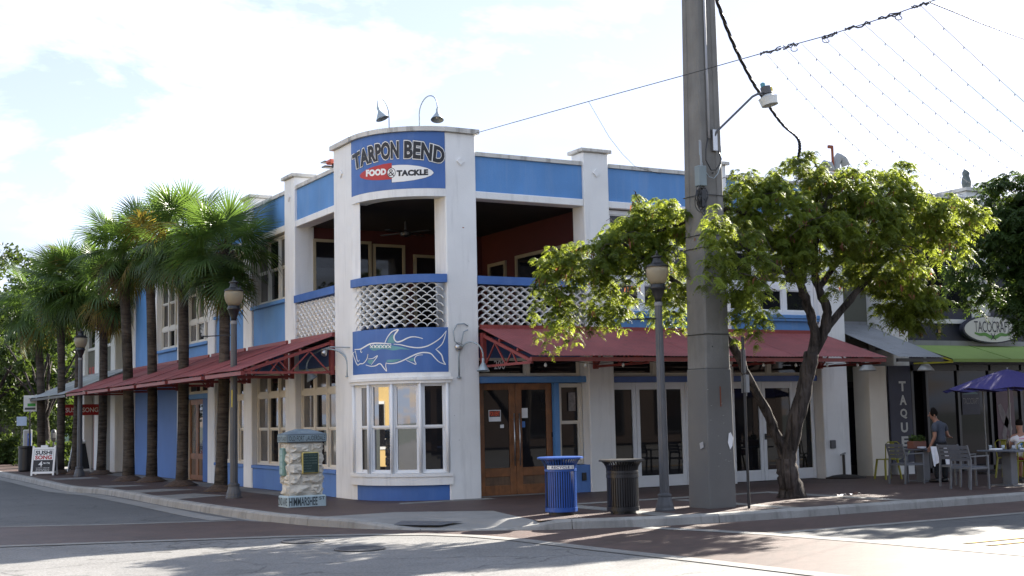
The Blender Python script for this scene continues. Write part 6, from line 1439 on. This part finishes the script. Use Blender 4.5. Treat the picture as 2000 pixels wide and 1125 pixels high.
# weeping tails below the crown
tails = []
for (x0,x1,y0,y1,d,n_,ln) in ((1040,1130,560,620,24,16,5),(1140,1215,560,620,24,14,4),(1260,1340,560,600,23.7,16,4),(1370,1430,470,560,21.9,12,3),(1420,1500,570,620,23,14,4),(1600,1640,560,580,24.6,3,2),(1700,1830,590,620,26,20,3)):
    for k in range(n_):
        px,py = RNG.uniform(x0,x1),RNG.uniform(y0,y1); b = np.array(dpt(px,py,d+RNG.uniform(-0.4,0.4)))
        for j in range(int(RNG.integers(1,ln+1))): tails.append(b+np.array([RNG.normal(0,0.04),RNG.normal(0,0.04),-0.17*j]))
for px,py in ((1478,655),(1475,675),(1060,650),(1052,660),(1465,640),(1470,655),(1250,610),(1165,625)): tails.append(np.array(dpt(px,py,22.8 if px > 1400 else 24)))
tails = np.array(tails)
sz = RNG.uniform(0.11,0.22,len(P)); q1,t1 = pinnate(P,sz,6,7,np.clip(0.5+0.35*noise3(P,1.6,9)+RNG.normal(0,0.15,len(P)),0,1))
q2,t2 = pinnate(tails,RNG.uniform(0.13,0.22,len(tails)),5,7)
q = np.concatenate([q1,q2])-np.array(TB); t = np.concatenate([t1,t2]); print('leaf quads',len(q))
obj('crown', np_mesh('crown',q,t,LEAF), LEAF, tree, kind='stuff')
# fine twigs that show among the leaves
tw_ = MB()
for k in range(170):
    i = int(RNG.integers(len(P))); a = Vector(P[i])-TB; b = a+Vector((RNG.normal(0,0.35),RNG.normal(0,0.35),RNG.uniform(-0.45,0.15))); c = (a+b)/2+Vector((0,0,0.08)); tw_.tube([a,c,b],[0.009,0.007,0.004],5,False)
obj('twigs', tw_, BARK, tree, kind='stuff')
sel = P[(RNG.uniform(0,1,len(P)) < 0.045)]; pq_ = []; pt_ = []
for c in sel:
    for k in range(5):
        o = np.array([RNG.normal(0,0.06),RNG.normal(0,0.06),RNG.uniform(-0.05,0.05)]); l = RNG.uniform(0.06,0.12); a = RNG.uniform(0,6.28); w = np.array([math.cos(a),math.sin(a),0])*0.016
        p0 = c+o-np.array([0,0,0.12]); p1 = p0+np.array([RNG.normal(0,0.02),RNG.normal(0,0.02),-l]); pq_.append([p0-w,p0+w,p1+w*0.5,p1-w*0.5]); pt_.append(RNG.uniform(0,1))
obj('seed_pods', np_mesh('seed_pods',np.array(pq_)-np.array(TB),pt_,POD), POD, tree, kind='stuff')
# --- its darker neighbour at the right edge, trunk outside the picture
T2 = Vector((16.6,-5.3,0)); tr2 = thing('feathery_tree','darker feathery tree cut by the right edge, beyond the spreading tree','tree',T2)
m_ = MB(); addlimb([Vector((0,0,-0.05)),Vector((0.0,0.1,1.2)),Vector((-0.2,0.2,2.4)),Vector((-0.6,0.5,3.6)),Vector((-1.5,0.9,4.6))],0.24,0.06,12,21,0.02,m_); addlimb([Vector((-0.2,0.2,2.4)),Vector((0.5,-0.2,3.6)),Vector((1.2,-0.5,5.0))],0.13,0.05,10,22,0.02,m_); addlimb([Vector((-0.1,0.2,2.2)),Vector((-1.2,0.6,3.2)),Vector((-2.6,1.2,4.0))],0.10,0.03,9,23,0.02,m_)
obj('trunk', m_, BARK, tr2, smooth=True)
bl2 = [gb(1950,390,60,45,30.5,1.0),gb(1990,370,60,40,30.5,1.1),gb(1930,450,60,50,30.5,1.0),gb(1985,470,70,70,30,1.0),gb(1900,520,50,60,30.5,0.8),gb(1970,560,60,60,30,0.9),gb(2050,430,80,90,30.5,1.0),gb(2060,560,80,80,30,0.9),gb(2010,620,40,40,29.5,0.7),gb(1890,565,50,45,30.5,0.7),gb(2130,480,80,110,30,0.8),gb(2180,420,110,80,31,0.7,130),gb(2280,480,110,100,31,0.6,130),gb(2200,560,100,70,30,0.6,110),gb(2110,400,90,60,29.0,0.7,120),gb(2380,450,100,90,32,0.5,130),((15.4,-5.2,4.8),(1.9,1.6,1.1),1.2),((16.4,-6.6,5.0),(1.8,1.3,1.1),1.1),((18.2,-6.6,5.2),(1.8,1.3,1.1),0.9),((17.3,-4.9,5.0),(2.0,2.0,1.2),0.6),((16.5,-2.9,4.2),(1.5,1.2,0.9),0.8),((19.0,-3.8,5.0),(2.0,2.0,1.2),0.5),((14.6,-4.2,5.4),(1.1,1.2,0.7),0.7)]  # crown masses beyond the right edge are added to shade terrace and lane
P2 = blob_points(bl2, 30, RNG, 2.4, -0.5, 5); q,t = pinnate(P2,RNG.uniform(0.18,0.32,len(P2)),6,7,np.clip(0.45+0.3*noise3(P2,1.5,4),0,1))
obj('crown', np_mesh('crown',q-np.array(T2),t,LEAFD), LEAFD, tr2, kind='stuff')
# ---------------------------------------------------------------- sabal palms
FRD = leaf_mat('palm_frond',(0.055,0.095,0.030),(0.11,0.18,0.028),0.4,0.38,0.42)
FRY = leaf_mat('yellowing_palm_frond',(0.16,0.12,0.03),(0.26,0.19,0.03),0.35,0.5,0.45)
FRB = leaf_mat('dead_palm_frond',(0.12,0.085,0.05),(0.10,0.07,0.03),0.35,0.8,0.25)
def frond_mesh(seed, mat, droop=1.0):
    r_ = np.random.default_rng(seed); Q = []; T_ = []
    Lp = 0.62; n = 44
    def pet(s): return np.array([Lp*s,0,0.10*s-0.12*s*s])
    for k in range(4):
        a,b = pet(k/4),pet((k+1)/4); w = 0.022-0.003*k
        Q += [[a+[0,-w,0],a+[0,w,0],b+[0,w,0],b+[0,-w,0]],[a+[0,-w*0.4,-0.012],a+[0,w*0.4,-0.012],b+[0,w*0.4,-0.012],b+[0,-w*0.4,-0.012]]]; T_ += [0.6,0.4]
    h = pet(1.0)
    for k in range(n):
        s = (k+0.5)/n*2-1; ang = s*math.radians(142)+r_.normal(0,0.02); L = 0.88*(1-0.30*abs(s)**2.2)*r_.uniform(0.92,1.06)
        costa = 0.30*(1-abs(s))           # the blade's own midrib runs on into it and bends down
        base = h+np.array([costa,0,-0.10*(1-abs(s))**2*droop]); d = np.array([math.cos(ang),math.sin(ang),0.16*(1-abs(s))-0.05]); d /= np.linalg.norm(d)
        sdv = np.array([-math.sin(ang),math.cos(ang),0]); fold = 0.010*(1 if k % 2 else -1); tone = r_.uniform(0.2,0.9)
        prev = None; dz = r_.uniform(0.75,1.25)*droop
        for j in range(5):
            tt = j/4; p = base+d*L*tt+np.array([0,0,-0.36*dz*L*tt**2.4+fold*(1-tt)]); w = (0.004+0.040*math.sin(math.pi*min(1,0.16+0.55*tt)) if tt < 0.55 else 0.044*(1-tt)/0.45*1.0+0.003)*(1 if tt else 0.35)
            w *= 0.50
            cur = (p-sdv*w, p+sdv*w)
            if prev: Q.append([prev[0],prev[1],cur[1],cur[0]]); T_.append(tone)
            prev = cur
    return np_mesh('frond',np.array(Q),T_,mat)
FM = [frond_mesh(s,FRD,dr_) for s,dr_ in ((1,0.7),(2,1.0),(3,1.3),(4,1.6),(5,0.5),(6,1.9))]; FMY = [frond_mesh(7,FRY,1.5),frond_mesh(8,FRY,1.9)]; FMB = [frond_mesh(9,FRB,2.2)]
def palm(base, top, r0, nfr, scale, label, seed, yellow=0.05):
    r_ = random.Random(seed); b = Vector(base); t_ = thing('palm_tree',label,'palm tree',b,group='palms along the side street')
    tp_ = Vector(top)-b; m_ = MB(); n = 16; pts = []; rad = []
    for k in range(n+1):
        s = k/n; bend = math.sin(math.pi*s)*0.06*r_.choice((-1,1)) if k == 0 else math.sin(math.pi*s)*0.05
        pts.append(Vector((tp_.x*s**1.3+bend,tp_.y*s**1.3,tp_.z*s-0.03))); rad.append(r0*(1.14-0.14*min(1,s*8))*(1-0.16*s)*(1+r_.uniform(-0.03,0.03)))
    m_.tube(pts,rad,14); obj('trunk', m_, BARKP, t_, smooth=True)
    bt_ = MB()
    for k in range(16):
        a = k*2.4; z = tp_.z-0.42+0.028*k; c = Vector((tp_.x,tp_.y,z)); d = Vector((math.cos(a),math.sin(a),0.9)).normalized(); bt_.bar(c+d*r0*0.55,c+d*(r0*0.95+0.16*r_.random()+0.08),0.07,0.03)
    obj('leaf_bases', bt_, BARKP, t_, kind='stuff')
    mo = MB().lathe([(r0*3.0,-0.005),(r0*2.3,0.05),(r0*1.6,0.12),(r0*1.0,0.16)],18); mo.v = [(x*(1+0.12*math.sin(3*y+seed)),y*(1+0.12*math.cos(3*x)),z) for x,y,z in mo.v]; obj('mulch_mound', mo, SOIL, t_, smooth=True)
    for k in range(nfr):
        s = (k+0.5)/nfr; az = k*2.39996+r_.uniform(-0.25,0.25); el = math.radians(82-158*s**0.85+r_.uniform(-9,9))
        if s > 0.86 and r_.random() < 0.5: me = r_.choice(FMB+FMY)
        elif r_.random() < yellow*(0.4+s): me = r_.choice(FMY)
        else: me = FM[min(5,max(0,int(s*4.5+r_.uniform(-1,1.5))))]
        o = bpy.data.objects.new('frond', me); COL.objects.link(o); o.parent = t_
        o.location = (tp_.x+math.cos(az)*r0*0.5,tp_.y+math.sin(az)*r0*0.5,tp_.z-0.25*s+0.08)
        o.rotation_euler = Euler((r_.uniform(-0.5,0.5),-el,az),'XYZ'); sc = scale*r_.uniform(0.88,1.12)*(1.0 if s < 0.8 else 0.95); o.scale = (sc,)*3
    return t_
PT = [((-1.07,7.6),(446,482),32.0,0.150,36,0.93,'nearest palm, its whole fan crown clear against the white pillar beside the near street lamp'),
      ((-1.06,11.13),(354,452),34.8,0.155,36,0.95,'second palm from the corner, its crown the tallest of the row'),
      ((-1.03,14.45),(282,470),37.7,0.15,32,0.88,'third palm from the corner, standing before the plain blue wall'),
      ((-1.35,15.9),(222,478),39.0,0.165,32,0.92,'fourth palm from the corner, one fan frond held out alone at its left'),
      ((-0.85,22.0),(202,560),44.4,0.15,32,1.0,'fifth palm from the corner, in front of the white pillars of the far building'),
      ((-1.5,23.2),(160,542),45.2,0.115,30,1.02,'sixth palm from the corner, just left of the farther street lamp'),
      ((-1.85,23.9),(112,548),45.6,0.14,32,1.05,'seventh palm from the corner, a slim dark trunk right of the sandwich board'),
      ((-1.6,29.0),(58,588),50.5,0.16,32,1.15,'last palm of the row, rising behind the sandwich board')]
for i,((x,y),(tx,ty),dd,r0,nf,sc_,lab) in enumerate(PT):
    tpz = dpt(tx,ty,dd); palm((x,y,0),(x+(tpz.x-x)*0.5,y+(tpz.y-y)*0.5,tpz.z),r0,nf,sc_,lab,31+i,0.04+0.03*(i%3))
# ---------------------------------------------------------------- far end of the side street
LEAFB = leaf_mat('broad_leaf',(0.036,0.064,0.018),(0.07,0.105,0.016),0.5,0.5,0.45)
def leafy(base, H, R, label, seed, name='leafy_tree', trunk_r=0.25, dens=1.0, lw=0.16, group=None, low=0.35):
    rng = np.random.default_rng(seed); r_ = random.Random(seed); b = Vector(base); t_ = thing(name,label,'tree',b,group=group); m_ = MB()
    addlimb([Vector((0,0,-0.1)),Vector((0.1,0.1,H*0.25)),Vector((-0.1,0.2,H*0.5)),Vector((0.2,0,H*0.8))],trunk_r,trunk_r*0.3,9,seed,0.04,m_)
    cs = []
    for k in range(9):
        a = 2*math.pi*k/9+r_.random(); rr = R*r_.uniform(0.45,0.85); z = H*r_.uniform(low,0.85); e = Vector((rr*math.cos(a),rr*math.sin(a),z)); addlimb([Vector((0,0,H*0.3)),e*0.5+Vector((0,0,H*0.2)),e],trunk_r*0.4,0.03,7,seed+k,0.04,m_)
        cs.append((tuple(e),(R*r_.uniform(0.35,0.55),)*2+(R*r_.uniform(0.28,0.42),),1.0))
    obj('trunk', m_, BARK, t_, smooth=True)
    cs.append(((0,0,H*0.85),(R*0.6,R*0.6,H*0.18),1.0))
    P_ = blob_points(cs,0.55*dens/(R/3.0),rng,1.2,-0.45,seed); q,t = leafballs(P_,rng.uniform(0.3,0.6,len(P_))*R/3.5,70,lw,rng,np.clip(0.5+0.4*noise3(P_,0.9,seed),0,1)); obj('crown', np_mesh('crown',q,t,LEAFB), LEAFB, t_, kind='stuff'); return t_
for (px,dep,H,R,lab,sd_) in ((-20,62,10,5.5,'broad leafy tree at the left edge beyond the hedge',41),(75,78,9.5,4.8,'broad leafy tree behind the bus stop sign',42),(140,70,8.0,3.8,'light green tree between the far palms and the tin awning',43),(190,95,10,5.5,'distant tree closing the end of the side street',44)):
    g_ = gpt(px,860,0); d_ = ray(px,860); p = CAMP+d_*dep; leafy((p[0],p[1],RZ),H,R,lab,sd_,group='trees at the end of the side street',dens=1.3,low=0.28)
def at_d(px, dep): p = CAMP+ray(px,826-0.0217*(px-430))*dep; return Vector((p[0],p[1],0))
# pale trunk behind the last palm
pp = at_d(87,56); leafy((pp.x,pp.y,0),6.5,2.2,'slim pale-barked tree just right of the last palm trunk',51,trunk_r=0.16,dens=0.6,low=0.6)
# plaza, hedge, house
sheet('plaza', [(-30,46),(12,46),(12,64),(-30,64)], RZ+0.05, mk('plaza_concrete',(0.42,0.40,0.37),0.9,0.1,0.8))
LEAFH = leaf_mat('hedge_leaf',(0.050,0.085,0.022),(0.10,0.14,0.02),0.45,0.5,0.4)
def hedge(c, L, D, H, label, seed, name='hedge'):
    rng = np.random.default_rng(seed); n = int(420*L*D*H/4); P_ = rng.uniform(-0.5,0.5,(n,3))*np.array([L,D,H])+np.array([0,0,H/2]); q,t = leafballs(P_,np.full(n,0.22),22,0.09,rng); t_ = thing(name,label,'hedge' if name == 'hedge' else 'shrub',c)
    st_m = MB()
    for k in range(6): st_m.tube([(L*(k/5-0.5)*0.8,0,0),(L*(k/5-0.5)*0.82,0.02,H*0.7)],0.02,6)
    obj('stems', st_m, BARK, t_); obj('leaves', np_mesh('leaves',q,t,LEAFH), LEAFH, t_, kind='stuff'); return t_
hp = at_d(25,60); hedge((hp.x,hp.y,0),3.2,1.6,1.25,'clipped green hedge beside the plaza at the left edge',61)
hp = at_d(112,54); hedge((hp.x,hp.y,0),1.4,1.0,0.95,'low green shrub behind the sandwich board',62,'shrub')
hp = at_d(45,57); hedge((hp.x+0.2,hp.y,0),0.9,0.8,0.8,'small yellowish shrub left of the black bin',63,'shrub')
hs_p = at_d(150,92); HB = thing('wooden_house','pale green clapboard house seen between the palm trunks','building',(hs_p.x,hs_p.y,0))
SID = mk('pale_green_clapboard',(0.30,0.40,0.30),0.7,0.08,1.5)
for k in range(22):
    z = 0.4+k*0.15; obj('siding_board', MB().prism([(-5,-0.03),(5,-0.03),(5,0.1),(-5,0.1)],z,z+0.145), SID, HB)
obj('wall', MB().box(-4.95,4.95,0.0,7,0,3.7), SID, HB); obj('roof', MB().quad((-5.6,-0.9,3.6),(5.6,-0.9,3.6),(5.6,3.5,5.6),(-5.6,3.5,5.6)).quad((-5.6,3.5,5.6),(5.6,3.5,5.6),(5.6,7.9,3.6),(-5.6,7.9,3.6)), mk('grey_shingle_roof',(0.10,0.10,0.10),0.9,0.2,3.0), HB)
for x in (-3.4,-1.0,1.4,3.6):
    w_ = obj('window', MB().box(x-0.5,x+0.5,-0.07,-0.03,1.2,2.7), mk('dark_teal_trim',(0.05,0.09,0.10),0.6), HB); obj('pane', MB().box(x-0.4,x+0.4,-0.08,-0.071,1.3,2.6), GLASS, w_)
pv_p = at_d(10,82); PV = thing('porch_house','dark house with a porch roof behind the hedge','building',(pv_p.x,pv_p.y,0))
obj('wall', MB().box(-4,3.0,1.5,6,0,3.0), mk('dark_house_paint',(0.04,0.045,0.045),0.7), PV); obj('roof', MB().quad((-4.6,-0.6,2.5),(3.6,-0.6,2.5),(2.6,3.4,4.3),(-3.6,3.4,4.3)).quad((3.6,-0.6,2.5),(3.6,6.5,2.5),(2.6,3.4,4.3)), mk('brown_shingle_roof',(0.10,0.085,0.07),0.9), PV)
for x in (-3.8,-2.1,-0.4,1.3,2.8): obj('porch_post', MB().box(x,x+0.15,-0.4,-0.25,0,2.55), BLACK, PV)
obj('porch_rail', MB().box(-4,3,-0.38,-0.3,0.85,0.95), FRAMEW, PV)
# small street furniture
bs = at_d(58,50); t_ = thing('bus_stop_sign','white bus stop board with a green band on a post','sign',(bs.x,bs.y,0)); obj('post', MB().lathe([(0.03,0),(0.03,2.85)],8), BLACK, t_)
bd_ = obj('board', MB().box(-0.24,0.24,-0.05,-0.03,2.25,2.87), WHITEP, t_); obj('green_band', MB().box(-0.1,0.19,-0.056,-0.051,2.45,2.56), mk('green_print',(0.08,0.4,0.08),0.6), bd_); obj('grey_band', MB().box(-0.2,0.19,-0.056,-0.051,2.32,2.4), CHAR, bd_); obj('bus_mark', MB().box(0.03,0.18,-0.056,-0.051,2.66,2.76), mk('dark_teal_trim',(0.05,0.09,0.10)), bd_)
bs = at_d(42,55); t_ = thing('parking_sign','small pale blue parking notice on a thin post','sign',(bs.x,bs.y,0)); obj('post', MB().lathe([(0.025,0),(0.025,2.1)],8), BLACK, t_); obj('board', MB().box(-0.2,0.2,-0.04,-0.02,1.72,2.1), mk('pale_blue_print',(0.35,0.45,0.62),0.5), t_)
bs = at_d(54,53); t_ = thing('parking_kiosk','grey parking pay kiosk with a blue panel','kiosk',(bs.x,bs.y,0)); obj('body', MB().box(-0.16,0.16,-0.12,0.12,0,1.55), mk('kiosk_grey',(0.3,0.32,0.34),0.5), t_, bevel=0.02); obj('panel', MB().box(-0.02,0.13,-0.13,-0.121,0.9,1.4), mk('kiosk_blue',(0.03,0.1,0.4),0.5), t_); m_ = MB(); letters(m_,'P',lambda a,b:(0.02+0.07*a,-0.134,1.2+0.12*b),0.02); obj('lettering', m_, WHITEP, t_)
bs = at_d(105,53); t_ = thing('parking_meter','grey parking meter on a post between two palm trunks','parking meter',(bs.x,bs.y,0)); obj('post', MB().lathe([(0.03,0),(0.03,1.05)],8), CHAR, t_); obj('head', MB().lathe([(0.05,1.05),(0.10,1.1),(0.11,1.4),(0.09,1.5),(0.03,1.55)],12), CHAR, t_, smooth=True); obj('face', MB().box(-0.06,0.06,-0.115,-0.1,1.2,1.4), STEEL, t_)
bs = at_d(51,49); solo('litter_bin', MB().lathe([(0.22,0),(0.26,0.05),(0.26,0.85),(0.28,0.88),(0.28,0.95),(0.0,0.96)],20), BLACK, 'plain black litter bin behind the sandwich board', 'bin', loc=(bs.x,bs.y,0))
for px,dep,lab in ((45,88,'distant globe lamp above the bus stop board'),):
    c = copy_tree(l0); p = at_d(px,dep); c.location = p; c['label'] = lab
# rolled things on the roof: mast, vents
rm_ = thing('roof_mast','rusty pipe mast with grey hooded vents on the roof behind the tree','vent',(13.55,1.4,7.05))
obj('mast', MB().tube([(0.0,0,0),(0.0,0,1.55)],0.035).box(-0.14,0.0,-0.03,0.03,1.48,1.56), mk('rust',(0.2,0.06,0.03)), rm_)
for x,s in ((-0.34,1),(0.16,1.2)):
    obj('vent_hood', MB().tube([(x,0.1,0),(x,0.1,0.75*s),(x+0.04,0.1,0.95*s),(x+0.14,0.08,1.08*s),(x+0.26,0.05,1.05*s),(x+0.33,0.03,0.88*s)],0.10*s,12), mk('grey_vent_metal',(0.25,0.27,0.28),0.5), rm_, smooth=True)
# ---------------------------------------------------------------- wires
WIRE = mk('black_cable',(0.012,0.012,0.013),0.5)
def wpt(px, py): return dpt(px,py,1.0/(0.03704+1.9e-5*(px-905)))
sup = thing('support_cable','thin black cable strung from the tower top past the concrete pole','cable',(2.08,-0.02,7.62))
o0 = Vector((2.08,-0.02,7.62)); cp = [(905,263),(1000,240),(1150,198),(1340,146),(1485,105),(1620,68),(1740,30),(1820,2),(2150,-115)]
cpts = [wpt(*p)-o0 for p in cp]; cpts[0] = Vector((0,0,0)); obj('cable', MB().tube(cpts,0.007,6), WIRE, sup, smooth=True)
tg = MB(); r_ = random.Random(3)
for a,b in ((1485,1525),(1530,1560),(1605,1635),(1650,1700),(1715,1760),(1780,1815)):
    ys = lambda x: float(np.interp(x,[p[0] for p in cp],[p[1] for p in cp]))
    for k in range(3): tg.tube([wpt(a+(b-a)*j/6,ys(a+(b-a)*j/6)+r_.uniform(-4,5))-o0 for j in range(7)],0.009,5)
for x in (1548,1610,1752): 
    c = wpt(x,float(np.interp(x,[p[0] for p in cp],[p[1] for p in cp]))+6)-o0; tg.tube([c+Vector((0.06*math.cos(a)+0.03,0.02*math.sin(2*a),0.05*math.sin(a))) for a in [2*math.pi*k/10 for k in range(11)]],0.007,5,False)
obj('tangled_cable', tg, WIRE, sup, kind='stuff')
ordn = ['first','second','third','fourth','fifth','sixth','seventh','eighth']
for i,sx in enumerate((1497,1535,1566,1608,1648,1690,1745,1800)):
    a = wpt(sx,float(np.interp(sx,[p[0] for p in cp],[p[1] for p in cp]))+3); b = Vector((15.6+1.55*i,0.25,7.32)); t_ = thing('festoon_string',f'string of small festoon bulbs, {ordn[i]} from the concrete pole along the support cable','string lights',a,group='festoon strings over the terrace')
    pts = [(b-a)*(k/24)+Vector((0,0,-0.32*4*(k/24)*(1-k/24))) for k in range(25)]; obj('wire', MB().tube(pts,0.005,4,False), WIRE, t_)
    bm_ = MB()
    for k in range(1,24): bm_.lathe([(0.003,-0.003),(0.009,-0.02),(0.009,-0.035),(0.003,-0.045)],6,tuple(pts[k]))
    obj('bulbs', bm_, mk('clear_bulb',(0.25,0.25,0.25),0.2), t_, kind='stuff')
sd0 = dpt(1400,-2,22.3); sd1 = Vector((13.42,1.38,8.55)); md_ = dpt(1478,170,23.6); end = dpt(1562,300,0)
drop = thing('service_cable','thick twisted black cable from the concrete pole down to the roof mast','cable',sd0)
pp_ = [(1385,-60,22.2),(1400,0,22.4),(1432,85,23.0),(1470,160,23.9),(1500,205,24.8),(1530,245,26.2),(1556,268,27.6),(1562,285,28.6),(1558,310,29.0),(1540,340,29.2)]
cen = [dpt(*p)-sd0 for p in pp_]; R_l = limb(limb(cen,0.02,0.02,8,0.0,1)[0],0.02,0.02,8,0.0,1)[0]
for ph in (0,2.1,4.2):
    pts = []
    for i,p in enumerate(R_l): a = i*0.32+ph; pts.append(p+Vector((0.022*math.cos(a),0.022*math.sin(a),0.01*math.sin(a))))
    obj('strand', MB().tube(pts,0.017,6), WIRE, drop, smooth=True)
w_ = thing('overhead_wire','single black wire crossing the upper right corner','cable',wpt(1815,4)); oo = wpt(1815,4); obj('cable', MB().tube([dpt(x,y,18.5+(x-1815)*0.02)-oo for x,y in ((1815,4),(1860,22),(1920,47),(2000,76),(2120,125))],0.010,6), WIRE, w_)
w_ = thing('overhead_wire','faint loose wire hanging from the support cable above the roof','cable',wpt(1150,199)); oo = wpt(1150,199); obj('cable', MB().tube([dpt(x,y,25)-oo for x,y in ((1150,199),(1165,225),(1190,268),(1215,300),(1240,325),(1290,340))],0.004,5), WIRE, w_)
# ---------------------------------------------------------------- across the side street: seen mirrored in the bay window
YB = thing('yellow_building','yellow rendered building across the side street, mirrored in the bay window','building',(-24,1.5,0)); YEW = mk('yellow_render',(0.60,0.43,0.18),0.8,0.08,1.0)
obj('wall', MB().box(-5,5,-9,5.5,0,6.5), YEW, YB); obj('roof', MB().box(-5.2,5.2,-9.2,5.7,6.502,6.8), COPING, YB)
for y in (-7,-4,-1,2): 
    for z in (0.6,3.6): w_ = obj('window', MB().box(5.0,5.05,y,y+1.3,z,z+1.7), FRAMEW, YB); obj('pane', MB().box(5.051,5.056,y+0.1,y+1.2,z+0.1,z+1.6), GLASS, w_)

# ---------------------------------------------------------------- the far side of the street, seen mirrored in the shop glass
OB = thing('brick_building','long dark brick building across the street, mirrored in the shop windows','building',(10,-44,0))
obj('wall', MB().box(-34,34,-6,6,0,8.5), mk('dark_brick_wall',(0.10,0.07,0.055),0.9,0.2,0.8), OB); obj('roof', MB().box(-34.3,34.3,-6.3,6.3,8.502,8.8), COPING, OB)
for k in range(14):
    for z in (0.5,4.6): w_ = obj('window', MB().box(-32+k*4.7,-29.6+k*4.7,6.0,6.06,z,z+2.6), BLACK, OB); obj('pane', MB().box(-31.8+k*4.7,-29.8+k*4.7,6.061,6.066,z+0.15,z+2.45), GLASS, w_)
for (x,y,sd_) in ((4,-33,71),(17,-34,72)): leafy((x,y,RZ),8.0,4.2,['leafy street tree across the road, mirrored in the wooden doors','leafy street tree across the road, mirrored in the glass doors'][sd_-71],sd_,group='trees across the road',dens=0.7,low=0.35,lw=0.22)

# low greenery in the planter box
rng = np.random.default_rng(77); P_ = rng.uniform(-0.5,0.5,(26,3))*np.array([0.36,0.18,0.10])+np.array([0,0,0.22]); q,t = leafballs(P_,np.full(26,0.06),16,0.035,rng); obj('plants', np_mesh('plants',q,t,LEAFH), LEAFH, pl_, kind='stuff')
